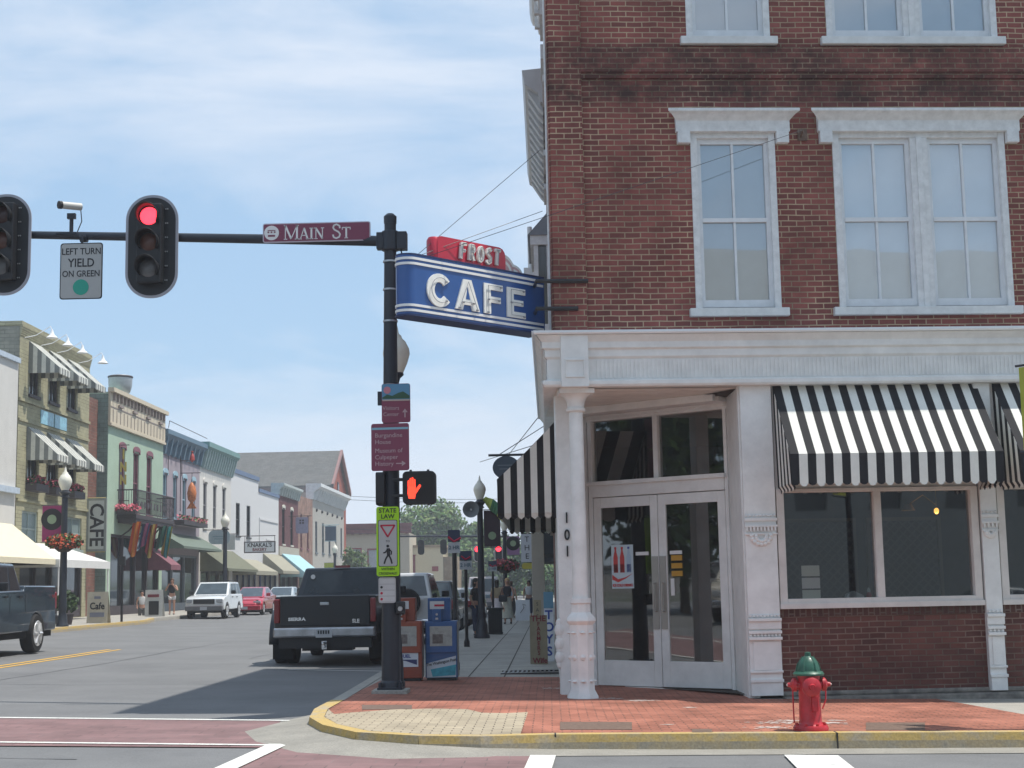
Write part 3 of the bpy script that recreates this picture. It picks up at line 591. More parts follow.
# shop windows under the awnings
def shopwin(a0, a1, split=True):
    mb = MB(); fr = .1; z0, z1, zt = 1.27, 2.75, 4.17
    wall_open(mb, a0, a1, zt - 1.42, zt, [], .1, lambda a, d, z: (a, d - .0, z))
    mb.box(a0, a0 + fr, -.03, .12, z0, z1 + .05); mb.box(a1 - fr, a1, -.03, .12, z0, z1 + .05); mb.box(a0 + fr, a1 - fr, -.03, .12, z0, z0 + .09); mb.box(a0 + fr, a1 - fr, -.03, .12, z1, z1 + .05); mb.box(a0 - .01, a1 + .01, -.07, .0, z0 - .04, z0 + .03)
    if split: c = (a0 + a1) / 2; mb.box(c - .05, c + .05, -.02, .1, z0 + .09, z1)
    W = mb.build('shop_window', mat('greyed_window_paint', (.66, .62, .58), .6, var=.1), CB, bevel=.005)
    mb = MB(); mb.quad((a0 + fr, .06, z0), (a1 - fr, .06, z0), (a1 - fr, .06, z1), (a0 + fr, .06, z1)); mb.build('pane', shopglass, W)
    mb = MB(); mb.box(a0 - .02, a1 + .02, .02, .2, .17, 1.13); mb.build('brick_apron', lowbrick, CB)
    mb = MB(); mb.box(a0 - .02, a1 + .02, .0, .2, 1.13, 1.232); mb.build('brick_ledge', soldier, CB)
shopwin(3.06, 5.76); shopwin(6.02, 8.78)
ledge = mix_mat('stained_stone', (.27, .25, .22), (.13, .12, .11), 5, .4, .6, fine=40)
mb = MB(); mb.box(3.05, 9.2, -.16, .1, -.3, .11); mb.box(3.04, 9.2, .0, .1, .11, .172); mb.build('stone_plinth', ledge, CB, bevel=.02)
# interior shell
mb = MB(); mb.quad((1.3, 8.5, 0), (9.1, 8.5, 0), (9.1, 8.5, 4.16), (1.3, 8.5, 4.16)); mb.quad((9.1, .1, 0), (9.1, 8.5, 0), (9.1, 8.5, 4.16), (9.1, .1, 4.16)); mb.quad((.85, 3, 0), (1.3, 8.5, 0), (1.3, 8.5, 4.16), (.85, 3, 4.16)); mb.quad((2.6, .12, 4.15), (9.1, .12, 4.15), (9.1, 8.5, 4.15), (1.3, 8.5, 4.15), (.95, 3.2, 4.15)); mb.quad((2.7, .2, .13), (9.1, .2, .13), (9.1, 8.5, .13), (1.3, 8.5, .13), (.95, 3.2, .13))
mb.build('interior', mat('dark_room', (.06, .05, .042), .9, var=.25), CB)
mb = MB(); mb.box(3.1, 8.7, .3, .9, 1.2, 1.28); mb.build('window_table', mat('dark_wood', (.05, .03, .02), .6), CB)
# ================================================================== AWNINGS
awb = mat('awning_black_stripe', (.016, .016, .019), .85, var=.1); aww = mat('awning_white_stripe', (.76, .75, .69), .85, var=.06, scale=5)
def awning(name, label, fn, a0, a1, zt, zf, proj, val, npair, loc, rz, seg=None):
    T = thing(name, label, 'awning', loc, rz, 'striped awnings of the corner building')
    mb = MB(); n = npair * 2 + 1; wd = (a1 - a0) / n
    for k in range(n):
        mb.m = k % 2; x0, x1 = a0 + k * wd, a0 + (k + 1) * wd; xm = (x0 + x1) / 2
        for j in range(4):
            t0, t1 = j / 4, (j + 1) / 4; s0 = .02 * sin(pi * t0); s1 = .02 * sin(pi * t1)
            mb.quad(fn(x0, -proj * t0, zt + (zf - zt) * t0 - s0), fn(x1, -proj * t0, zt + (zf - zt) * t0 - s0), fn(x1, -proj * t1, zt + (zf - zt) * t1 - s1), fn(x0, -proj * t1, zt + (zf - zt) * t1 - s1))
        sc = .045 if k % 2 else .03
        mb.add([fn(x0, -proj, zf), fn(x1, -proj, zf), fn(x1, -proj + .015, zf - val), fn(x1 - wd * .25, -proj + .01, zf - val - sc * .8), fn(xm, -proj + .02, zf - val - sc), fn(x0 + wd * .25, -proj + .01, zf - val - sc * .8), fn(x0, -proj + .015, zf - val)], [tuple(range(7))])
    mb.build('canopy', [awb, aww], T, solid=.006)
    for (aa, sgn) in ((a0, 1), (a1, -1)):
        mb = MB(); ns = 9; 
        for k in range(ns):
            mb.m = k % 2; d0, d1 = proj * k / ns, proj * (k + 1) / ns; h = lambda d: zt + (zf - zt) * d / proj - .02 * sin(pi * d / proj)
            off = .008 * (-1) ** k
            mb.quad(fn(aa, -d0, h(d0)), fn(aa, -d1, h(d1)), fn(aa + sgn * .02, -d1, zf - val), fn(aa + sgn * .02, -d0, zf - val))
            mb.quad(fn(aa + sgn * .02, -d0, zf - val), fn(aa + sgn * .02, -d1, zf - val), fn(aa + sgn * .05, -d1, zf - val - .05), fn(aa + sgn * .05, -(d0 + d1) / 2, zf - val - .09), fn(aa + sgn * .05, -d0, zf - val - .05))
        mb.build('cheek', [awb, aww], T, solid=.006)
    mb = MB()
    for aa in (a0 + .03, (a0 + a1) / 2, a1 - .03): mb.tube([fn(aa, -.02, zt - .06), fn(aa, -proj + .04, zf - .05), fn(aa, -.02, zf - .1)], .012, 6)
    mb.tube([fn(a0 + .03, -proj + .04, zf - .05), fn(a1 - .03, -proj + .04, zf - .05)], .012, 6); mb.build('awning_frame', steel, T)
    return T
BL = (-.05, 19.65, 0)
awning('striped_awning', 'black and white striped awning above the two-pane window right of the entrance pilaster', FN, 3.08, 5.84, 4.17, 3.19, .82, .37, 12, BL, WA)
awning('striped_awning', 'black and white striped awning cut off by the right edge, above the last shop window', FN, 6.06, 8.8, 4.17, 3.19, .82, .37, 12, BL, WA)
WN = lambda a, d, z: (.14 + d, a, z)
awning('striped_awning', 'black and white striped awning seen end on, round the corner over the Main Street pavement', WN, 21.3, 27.6, 3.93, 3.10, .86, .48, 14, (0, 0, 0), 0)

# ---- things on view behind the shop window
def onfront(name, label, cat, build, loc, group=None):
    T = thing(name, label, cat, tuple(Matrix.Translation(BL) @ Matrix.Rotation(WA, 4, 'Z') @ Vector(loc)), WA, group); build(T); return T
paperm = mat('note_paper', (.8, .82, .72), .7, var=.05); paper2 = mat('menu_paper', (.85, .86, .84), .7, var=.05)
for i, (z, m_) in enumerate(((1.72, paperm), (1.56, paper2), (1.40, paperm))):
    def f(T, m_=m_): mb = MB(); mb.box(-.12, .12, 0, .006, -.07, .07); mb.build('sheet', m_, T)
    onfront('paper_notice', ['topmost', 'middle', 'lowest'][i] + ' of three pale paper notices stuck inside the left shop window pane', 'notice', f, (3.5, .075, z), 'paper notices in the shop window')
def f(T):
    mb = MB(); mb.prism([(-.14, 0), (.14, 0), (.13, .1), (.0, .16), (-.1, .12)], XZ, 0, .1); mb.build('body', letterwhite, T, bevel=.01)
onfront('napkin_holder', 'white napkin holder standing on the sill inside the left shop window pane', 'napkin holder', f, (4.15, .35, 1.285))
def f(T):
    mb = MB(); mb.lathe([(.035, 0), (.038, .02), (.036, .11), (.02, .14), (.008, .17)], 12); mb.build('bottle', mat('ketchup_red', (.45, .02, .02), .35, var=0), T, smooth=True)
    mb = MB(); mb.lathe([(.02, .14), (.022, .17), (.01, .2)], 10); mb.build('cap', letterwhite, T)
onfront('sauce_bottle', 'red squeeze bottle with white cap behind the glass beside the window mullion', 'sauce bottle', f, (4.33, .3, 1.285))
onfront('sauce_bottle', 'red squeeze bottle behind the glass of the window cut off by the right edge', 'sauce bottle', f, (6.2, .3, 1.285))
def lattice(T):
    mb = MB(); 
    for k in range(-9, 10):
        for s in (-1, 1):
            x0 = k * .13; a = max(-.5, x0 - .6); b = min(.5, x0 + .6)
            if b > a + .05: mb.prism([(a, 1.1 + s * (a - x0) + .6), (b, 1.1 + s * (b - x0) + .6), (b, 1.13 + s * (b - x0) + .6), (a, 1.13 + s * (a - x0) + .6)], XZ, s * .008, s * .008 + .01)
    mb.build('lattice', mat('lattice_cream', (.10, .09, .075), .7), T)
    mb = MB(); mb.box(-.55, -.5, -.03, .05, 0, 2.35); mb.box(.5, .55, -.03, .05, 0, 2.35); mb.box(-.5, .5, -.03, .05, 2.3, 2.35); mb.box(-.5, .5, -.03, .05, 0, 1.08); mb.build('frame', mat('partition_wood', (.16, .11, .07), .6), T)
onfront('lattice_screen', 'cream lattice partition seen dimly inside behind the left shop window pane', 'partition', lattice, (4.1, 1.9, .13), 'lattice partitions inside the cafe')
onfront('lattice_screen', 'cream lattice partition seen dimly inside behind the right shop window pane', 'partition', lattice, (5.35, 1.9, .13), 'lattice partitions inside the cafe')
def cafe_table(T):
    mb = MB(); mb.box(-.4, .4, -.3, .3, .72, .75); mb.build('table_top', mat('table_cream', (.5, .48, .42), .5), T); mb = MB(); mb.tube([(0, 0, 0), (0, 0, .72)], .04, 8); mb.lathe([(.25, 0), (.25, .03), (.05, .05)], 12); mb.build('table_leg', black, T)
onfront('cafe_table', 'cream topped cafe table dimly seen inside behind the right shop window pane', 'table', cafe_table, (4.9, 1.3, .45))
# pendant lamp lit inside
T = thing('pendant_lamp', 'small lit amber pendant lamp hanging inside the shop behind the right window pane', 'pendant lamp', tuple(Matrix.Translation(BL) @ Matrix.Rotation(WA, 4, 'Z') @ Vector((6.3, 3.2, 2.62))))
mb = MB(); mb.sphere((0, 0, 0), .04, 12, sz=1.2); mb.build('bulb', mat('lit_amber_bulb', (.9, .5, .1), .5, var=0, emit=(1, .5, .1), es=2.2), T, smooth=True)
mb = MB(); mb.lathe([(.05, .07), (.09, .0), (.11, -.03), (.10, -.035), (.04, .06)], 14, (-.42, .05, .05)); mb.tube([(-.42, .05, .1), (-.2, 0, .25), (0, 0, .09)], .008, 6); mb.tube([(0, 0, .07), (0, 0, 1.6)], .008, 6); mb.build('shade', mat('brass_shade', (.5, .3, .08), .4, .5, var=0), T)
lp = bpy.data.lights.new('bulb_light', 'POINT'); lp.energy = 6; lp.color = (1, .65, .3); lp.shadow_soft_size = .06; lo = bpy.data.objects.new('bulb_light', lp); COL.objects.link(lo); lo.parent = T; lo.location = (0, 0, -.12)

# ================================================================== NEON CAFE SIGN
A = Vector((-1.70, 18.46)); Bp = Vector((-.10, 20.12)); rz = math.atan2((Bp - A).y, (Bp - A).x); LS = (Bp - A).length
S_ = thing('neon_cafe_sign', 'blue neon CAFE sign with red FROST topper projecting from the brick corner', 'neon sign', (A.x, A.y, 0), rz)
blue = mat('sign_blue_enamel', (.022, .088, .29), .32, var=.06, scale=3, coat=.3); red = mat('sign_red_enamel', (.52, .018, .045), .35, var=.06, scale=3, coat=.3)
tubew = mat('neon_tube_white', (.8, .8, .74), .3, var=0); ivory = mat('sign_ivory', (.82, .82, .78), .45, var=.08, scale=9)
ht = .15; z0, z1 = 4.97, 5.73
outl = [(LS, -ht)] + [(0 + ht * cos(R(a)), ht * sin(R(a))) for a in range(270, 89, -12)] + [(LS, ht)]
mb = MB(); mb.prism(outl, XY, z0, z1); BOX = mb.build('sign_box', blue, S_, smooth=30)
mb = MB(); mb.prism([(a * 1.0 - (.01 if a < .05 else 0), b * 1.06) for a, b in outl], XY, z0 - .02, z0 + .004); mb.prism([(a, b * 1.06) for a, b in outl], XY, z1 - .004, z1 + .015); mb.build('sign_rim', mat('sign_dark_blue', (.02, .035, .11), .5, var=.05), BOX)
mb = MB(); o2 = [(LS - .03, -ht - .012)] + [((ht + .012) * cos(R(a)), (ht + .012) * sin(R(a))) for a in range(270, 89, -12)] + [(LS - .03, ht + .012)]
for z in (z0 + .05, z0 + .115, z1 - .115, z1 - .05): mb.prism(o2, XY, z - .0155, z + .0155)
mb.build('white_band', mat('band_white', (.8, .8, .78), .5, var=.03), BOX, smooth=30)
LET = lambda a, b, c: (a, -ht - .022 * c, b)
mb = MB()
def Z(t): return 5.12 + .40 * t
mb.prism([(p[0], p[1]) for p in arc(.385, Z(.5), .215, .215, 38, 322, 22)] + [(p[0], p[1]) for p in arc(.385, Z(.5), .09, .105, 322, 38, 22)], LET, 0, 1)
def poly(l): mb.prism([(a, Z(t)) for a, t in l], LET, 0, 1)
poly([(.60, 0), (.70, 0), (.80, .98), (.74, 1.0)][:0] or [(.65, 0), (.78, 0), (.80, .17), (.93, .17), (.95, 0), (1.08, 0), (.935, 1), (.795, 1)])
mb.v = mb.v; LETTERS = mb
poly([(1.16, 0), (1.28, 0), (1.28, .38), (1.46, .38), (1.46, .58), (1.28, .58), (1.28, .8), (1.50, .8), (1.50, 1), (1.16, 1)])
poly([(1.58, 0), (1.92, 0), (1.92, .2), (1.70, .2), (1.70, .41), (1.88, .41), (1.88, .6), (1.70, .6), (1.70, .8), (1.92, .8), (1.92, 1), (1.58, 1)])
LT = mb.build('letters', ivory, BOX)
mb = MB(); mb.prism([(.83, Z(.35)), (.90, Z(.35)), (.865, Z(.76))], lambda a, b, c: (a, -ht - .022 - .004 * c, b), -.5, 1); mb.build('letter_counter', blue, LT)
neon = mat('unlit_neon_tube', (.36, .37, .39), .25, var=0)
mb = MB(); tubes = [[(p[0], p[1]) for p in arc(.385, Z(.5), .155, .16, 50, 310, 16)], [(.71, Z(.05)), (.865, Z(.92)), (1.02, Z(.05))], [(.78, Z(.25)), (.96, Z(.25))],
    [(1.22, Z(.05)), (1.22, Z(.93)), (1.46, Z(.93))], [(1.23, Z(.48)), (1.42, Z(.48))], [(1.88, Z(.07)), (1.64, Z(.07)), (1.64, Z(.93)), (1.88, Z(.93))], [(1.65, Z(.5)), (1.85, Z(.5))]]
for t in tubes:
    mb.tube([(a, -ht - .042, b) for a, b in t], .005, 6)
    for q in (t[0], t[-1]): mb.tube([(q[0], -ht - .02, q[1]), (q[0], -ht - .048, q[1] - .01)], .013, 6)
mb.build('neon_outline', neon, LT)
# topper
mb = MB(); yt = .11; ol = [(1.42, -yt)] + [(.36 + yt * cos(R(a)), yt * sin(R(a))) for a in range(270, 89, -15)] + [(1.42, yt)]
zt0, zt1 = 5.745, 6.05
mb.prism([(.42, zt0)] + [(1.62, zt0), (1.62, zt1 - .12), (1.605, zt1 - .06), (1.57, zt1 - .02), (1.51, zt1), (.48, zt1), (.435, zt1 - .02), (.42, zt1 - .06)], lambda a, b, c: (a, c * (yt if a > .5 else yt * .9), b), -1, 1); mb.lathe([(yt * .9, zt0), (yt * .9, zt1 - .05), (yt * .7, zt1 - .01), (.01, zt1)], 20, (.45, 0, 0))
TOP = mb.build('topper', red, S_, smooth=30)
mb = MB()
def frost():
    L_ = []; x = .84; h = .20; b = 5.80; wd = .042
    F = [([(0, 0), (0, 1)], wd), ([(0, .97), (.6, .97)], wd), ([(0, .52), (.5, .52)], wd)]
    Rr = [([(0, 0), (0, 1)], wd), ([(0, .96), (.45, .96), (.6, .8), (.55, .62), (.4, .5), (0, .5)], wd), ([(.3, .5), (.65, 0)], wd)]
    O = [(arc(.35, .5, .33, .46, 0, 360, 14), wd)]
    Sx = [([(.62, .85), (.4, .98), (.1, .9), (.08, .65), (.35, .52), (.6, .38), (.58, .1), (.3, .0), (.02, .14)], wd)]
    Tt = [([(0, .97), (.7, .97)], wd), ([(.35, 0), (.35, 1)], wd)]
    for G in (F, Rr, O, Sx, Tt):
        for pts, w_ in G: L_.append(([(x + p[0] * h * .62 + p[1] * .02, b + p[1] * h) for p in pts], w_))
        x += .15; b -= .0
    return L_
strokes(mb, frost(), lambda a, b, c: (a - .05, -yt - .035 * c, b)); mb.build('letters', ivory, TOP)
mb = MB()
for pts, w_ in frost(): mb.tube([(a - .05, -yt - .05, b) for a, b in pts], .006, 5)
mb.build('neon_outline', neon, TOP)
mb = MB()
for i, rr in enumerate((.27, .22, .17, .12)):
    mb.m = i % 2; mb.prism([(1.62, 5.745)] + [(1.62 + rr * cos(R(a)), 5.745 + rr * .95 * sin(R(a))) for a in range(0, 91, 10)], XZ, -.03 - i * .012, .03 + i * .012)
for i, (rr, x) in enumerate(((.15, 1.83), (.11, 1.83), (.07, 1.83))):
    mb.m = i % 2; mb.prism([(x, 5.745)] + [(x + rr * 1.3 * cos(R(a)), 5.745 + rr * .9 * sin(R(a))) for a in range(0, 91, 10)], XZ, -.028 - i * .012, .028 + i * .012)
mb.build('fan_ornament', [ivory, mat('fan_pale_pink', (.62, .40, .40), .5, var=.05)], S_)
iS = (Matrix.Translation((A.x, A.y, 0)) @ Matrix.Rotation(rz, 4, 'Z')).inverted(); BW = Matrix.Translation(BL) @ Matrix.Rotation(WA, 4, 'Z')
mb = MB()
for z in (5.6, 5.23):
    p = [iS @ (BW @ Vector(q)) for q in ((.64 if z > 5.5 else .5, -.075, z), (-.05, -.085, z))]; 
    mb.tube([p[0], p[1], (LS - .05, 0, z)], .03, 6)
mb.build('wall_bracket', black, S_)
# guy wires of the sign
def wire(label, pts, r=.004, sag=0.0, name='guy_wire'):
    P = [Vector(p) for p in pts]
    if len(P) == 2 and sag: P = [P[0].lerp(P[1], t / 12) - Vector((0, 0, sag * 4 * (t / 12) * (1 - t / 12))) for t in range(13)]
    mb = MB(); mb.tube(P, r, 5); return tag(mb.build(name, navy), label, 'wire')
s0 = (-1.62, 18.55, 5.74)
wire('thin guy wire from the neon sign top steeply up to the brick corner', [s0, tuple(BW @ Vector((.05, .1, 7.45)))])
wire('thin guy wire from the neon sign across the brick wall to the iron bracket', [(-1.55, 18.6, 5.73), tuple(BW @ Vector((3.55, -.35, 7.58)))])
wire('thin guy wire from the neon sign top to the hook on the brick corner', [s0, tuple(BW @ Vector((.05, -.1, 6.55)))])
T = thing('wire_bracket', 'dark iron wire bracket on the brick between the two upper windows', 'bracket', tuple(BW @ Vector((3.62, 0, 7.6))), WA)
mb = MB(); mb.tube([(0, 0, 0), (-.07, -.35, -.02)], .018, 6); mb.box(-.05, .08, -.02, .0, -.06, .1); mb.build('bracket_arm', ironm, T)

# ================================================================== SIGNAL MAST
PX, PY = -2.18, 20.62; PG = g(PX) + .15
PO = thing('signal_pole', 'tall dark tapered signal pole on a square concrete footing at the kerb corner', 'signal pole', (PX, PY, PG))
PO.rotation_euler = (0, .006, 0)
mb = MB(); mb.lathe([(.13, 0), (.127, 1.0), (.082, 6.55)], 20); mb.build('shaft', navy, PO, smooth=True)
mb = MB(); mb.box(-.24, .24, -.24, .24, -.05, .05); mb.build('footing', concrete, PO, bevel=.01)
mb = MB(); mb.box(-.17, .17, -.17, .17, .05, .08); mb.lathe([(.16, .08), (.15, .14), (.13, .17)], 16)
for sx in (-1, 1):
    for sy in (-1, 1): mb.lathe([(.025, .08), (.025, .14), (.01, .15)], 6, (sx * .135, sy * .135, 0))
mb.build('base_plate', navy, PO)
mb = MB(); mb.lathe([(.09, 6.5), (.092, 6.6), (.05, 6.64)], 16); mb.build('pole_cap', navy, PO)
AD = Vector((-1, .14)).normalized(); AZ0 = 6.44 - PG; AL = 8.2
ap = lambda s, dz=0: Vector((AD.x * s, AD.y * s, AZ0 + .068 * s + dz))
mb = MB(); mb.tube([ap(0), ap(AL)], [.075, .047], 14); mb.build('mast_arm', navy, PO, smooth=True)
mb = MB(); mb.lathe([(.12, AZ0 - .14), (.125, AZ0 - .12), (.125, AZ0 + .12), (.12, AZ0 + .14)], 14); mb.box(-.19, -.08, -.07, .07, AZ0 - .12, AZ0 + .12); mb.build('arm_clamp', navy, PO, bevel=.01)
mb = MB(); mb.box(.1, .24, -.1, .08, AZ0 - .13, AZ0 + .12); mb.build('terminal_box', navy, PO, bevel=.01)
mb = MB(); mb.tube([(.15, -.02, AZ0 - .12), (.19, -.03, AZ0 - .3), (.24, -.0, AZ0 - .42), (.3, -.02, AZ0 - .5)], .012, 6); mb.build('cable', black, PO)
for z in (5.1, 5.55, 5.95, 4.2): 
    mb = MB(); mb.lathe([(.104, z - .012), (.104, z + .012)], 16); mb.build('steel_band', steel, PO)
armpt = lambda s: Vector((PX, PY, PG)) + ap(s)
# traffic signals
hous = mat('signal_black', (.013, .014, .017), .45, var=.1); visor = mat('signal_visor', (.02, .022, .025), .5, var=.1)
def signal(s, label, lit=True, grp='traffic signals on the mast arm'):
    c = armpt(s); T = thing('traffic_signal', label, 'traffic light', (c.x + .02, c.y - .3, c.z - .16), 0, grp); T.scale = (1.05, 1.05, 1.04)
    z = lambda k: .39 - k * .365
    mb = MB(); hw, hh = .325, .69; pl = rrect(-hw, hw, -hh, hh, hw - .01, 9)
    mb.prism(pl, XZ, .1, .115); mb.build('backplate', hous, T)
    mb = MB(); ol = rrect(-hw - .035, hw + .035, -hh - .035, hh + .035, hw + .02, 9); n = len(pl)
    vs = [(a, .098, b) for a, b in ol] + [(a, .098, b) for a, b in pl] + [(a, .118, b) for a, b in ol] + [(a, .118, b) for a, b in pl]
    mb.add(vs, [(i, (i + 1) % n, n + (i + 1) % n, n + i) for i in range(n)] + [(2 * n + i, 2 * n + (i + 1) % n, 3 * n + (i + 1) % n, 3 * n + i) for i in range(n)] + [(i, (i + 1) % n, 2 * n + (i + 1) % n, 2 * n + i) for i in range(n)])
    mb.build('reflective_border', mat('grey_reflective_border', (.36, .36, .40), .5, var=.05), T)
    mb = MB(); mb.box(-.17, .17, -.06, .1, -.54, .57); mb.build('housing', hous, T, bevel=.02)
    cols = [('red_lens_lit', (.9, .02, .03), (1, .03, .05), 3.2) if lit else ('red_lens_unlit', (.05, .02, .02), None, 0), ('amber_lens', (.12, .05, .035), None, 0), ('green_lens', (.13, .135, .14), None, 0)]
    for k in range(3):
        mb = MB(); mb.lathe([(.0, -.085), (.07, -.08), (.12, -.064), (.132, -.05)], 20, (0, 0, z(k)), 'y'); mb.build('lens', mat(cols[k][0], cols[k][1], .25, var=0 if k == 0 else .15, scale=12, emit=cols[k][2], es=cols[k][3]), T, smooth=True)
        mb = MB(); n = 20; vs = []
        for (rr, y0_) in ((.142, -.05), (.150, 0)):
            pass
        ring = []
        for i in range(n + 1):
            t = -.75 + (pi + 1.5) * i / n; dd = .24 * (.35 + .65 * max(0, sin((i / n) * pi)) ** .6)
            for rr, y in ((.142, -.05), (.148, -.05 - dd)): ring.append((rr * cos(t), y, z(k) + rr * sin(t)))
        mb.add(ring, [(2 * i, 2 * i + 2, 2 * i + 3, 2 * i + 1) for i in range(n)]); mb.build('visor', visor, T, smooth=True, solid=.006)
    mb = MB(); mb.box(-.03, .03, .1, .3, -.5, .6); mb.box(-.04, .04, .24, .36, -.1, .3); mb.build('mounting_bracket', navy, T)
    mb = MB()
    for sx in (.19, .215):
        for k in range(6): mb.sphere((sx, .09, .52 - k * .2), .011, 6)
    mb.build('screw', steel, T)
    return T
signal(3.47, 'traffic light showing red beside the MAIN ST sign on the mast arm')
signal(5.73, 'traffic light with no lamp lit, cut off by the left edge of the picture', lit=False)
# LEFT TURN YIELD sign
c = armpt(4.55); T = thing('regulatory_sign', 'white LEFT TURN YIELD ON GREEN sign with green disc hanging under the mast arm', 'road sign', (c.x, c.y - .1, c.z))
gw = mat('grey_white_sign_face', (.40, .41, .40), .5, var=.04)
mb = MB(); mb.prism(rrect(-.31, .31, -.93, -.1, .04, 3), XZ, 0, .008); mb.build('panel', letterblack, T)
mb = MB(); mb.prism(rrect(-.295, .295, -.915, -.115, .035, 3), XZ, -.004, 0); P = mb.build('sign_face', gw, T)
text('LEFT TURN', .135, letterblack, T, 0, -.006, -.23, sx=.85, bold=.001); text('YIELD', .175, letterblack, T, 0, -.006, -.4, sx=.85, bold=.002); text('ON GREEN', .13, letterblack, T, 0, -.006, -.56, sx=.85, bold=.001)
mb = MB(); mb.lathe([(.115, -.009), (.115, -.004)], 24, (0, 0, -.755), 'y'); mb.build('green_disc', mat('sign_green', (.02, .33, .24), .5, var=0), T)
mb = MB(); mb.box(-.015, .015, .01, .03, -.2, .02); mb.box(-.2, .2, .005, .02, -.16, -.13); mb.tube([(-.05, .1, .0), (.05, .1, .0)], .07, 10); mb.build('hanger', navy, T)
# detector camera
c = armpt(4.75); T = thing('detector_camera', 'small white detector camera on a stub post above the mast arm', 'camera', tuple(c))
mb = MB(); mb.box(-.2, .1, -.07, .07, .04, .065); mb.tube([(0, 0, .05), (0, 0, .30)], .03, 8); mb.box(-.06, .06, -.03, .03, .28, .36); mb.build('post', navy, T)
mb = MB(); mb.tube([(.12, .05, .47), (-.1, -.16, .45)], .055, 12); mb.build('camera_body', mat('camera_cream', (.5, .5, .47), .5, var=.05), T, smooth=30)
mb = MB(); mb.tube([(-.1, -.16, .45), (-.13, -.19, .447)], .06, 12); mb.tube([(.12, .04, .44), (.14, .04, .25), (.06, .04, .05)], .008, 5); mb.build('lens_hood', black, T)
# MAIN ST plate
a = at(266, 232.5, 20.75); b = at(368, 231.5, 20.45); T = thing('street_name_sign', 'maroon MAIN ST street name sign with white emblem on the mast arm', 'street sign', tuple((a + b) / 2), 0)
wd = (b - a).length; hh = .138; maroon = mat('sign_maroon', (.20, .045, .085), .45, var=.04)
mb = MB(); mb.prism(rrect(-wd / 2, wd / 2, -hh, hh, .03, 3), XZ, 0, .02); mb.build('border', mat('sign_border_grey', (.5, .46, .52), .5, var=0), T)
mb = MB(); mb.prism(rrect(-wd / 2 + .015, wd / 2 - .015, -hh + .015, hh - .015, .02, 3), XZ, -.004, 0); mb.build('sign_face', maroon, T)
def serif_text(mb, s, x, b, h, fn, gap=.02, k=.075):
    th = .13 * h; tn = .06 * h
    G = {'M': (1.0, [([(.1, 0), (.1, 1)], tn), ([(.1, .97), (.5, .05)], th), ([(.5, .05), (.9, .97)], tn), ([(.9, 0), (.9, 1)], th), ([(0, .02), (.22, .02)], tn), ([(.76, .02), (1.04, .02)], tn), ([(0, .98), (.16, .98)], tn), ([(.86, .98), (1.02, .98)], tn)]),
         'A': (.82, [([(.1, 0), (.42, 1)], tn), ([(.42, 1), (.74, 0)], th), ([(.2, .34), (.62, .34)], tn), ([(0, .02), (.22, .02)], tn), ([(.6, .02), (.86, .02)], tn)]),
         'I': (.36, [([(.18, 0), (.18, 1)], th), ([(.02, .02), (.34, .02)], tn), ([(.02, .98), (.34, .98)], tn)]),
         'N': (.86, [([(.14, 0), (.14, 1)], tn), ([(.14, .98), (.72, .02)], th), ([(.72, 0), (.72, 1)], tn), ([(.02, .02), (.28, .02)], tn), ([(.0, .98), (.18, .98)], tn), ([(.6, .98), (.86, .98)], tn)]),
         'S': (.6, [([(.52, .72), (.5, .88), (.3, .99), (.12, .92), (.06, .76), (.14, .62), (.42, .46), (.54, .3), (.48, .1), (.28, .01), (.1, .08), (.05, .26)], th * .85)]),
         'T': (.78, [([(.39, 0), (.39, 1)], th), ([(.02, .96), (.76, .96)], tn * 1.2), ([(.24, .02), (.54, .02)], tn), ([(.04, .96), (.04, .78)], tn), ([(.74, .96), (.74, .78)], tn)]), ' ': (.45, [])}
    for ch, hs in s:
        hgt = h * hs; wd_, sg = G[ch]
        strokes(mb, [([(x + p[0] * hgt, b + p[1] * hgt) for p in pts], ww * (1 if hs == 1 else .95)) for pts, ww in sg], fn); x += wd_ * hgt + gap
mb = MB(); serif_text(mb, [('M', 1), ('A', .78), ('I', .78), ('N', .78), (' ', 1), ('S', 1), ('T', .78)], -wd / 2 + .30, -.1, .205, lambda a_, b_, c_: (a_, -.005 - .004 * c_, b_), gap=.012); mb.build('lettering', letterwhite, T)
mb = MB(); mb.lathe([(.105, -.010), (.105, -.005)], 24, (-wd / 2 + .125, 0, 0), 'y'); E_ = mb.build('emblem', letterwhite, T)
mb = MB()
for q in (-.045, 0, .045): mb.box(-wd / 2 + .125 + q - .012, -wd / 2 + .125 + q + .012, -.014, -.011, .0, .02)
mb.box(-wd / 2 + .07, -wd / 2 + .18, -.014, -.011, .03, .04); mb.box(-wd / 2 + .075, -wd / 2 + .175, -.014, -.011, -.055, -.03); mb.sphere((-wd / 2 + .25, -.006, 0), .01, 6); mb.build('emblem_detail', maroon, E_)
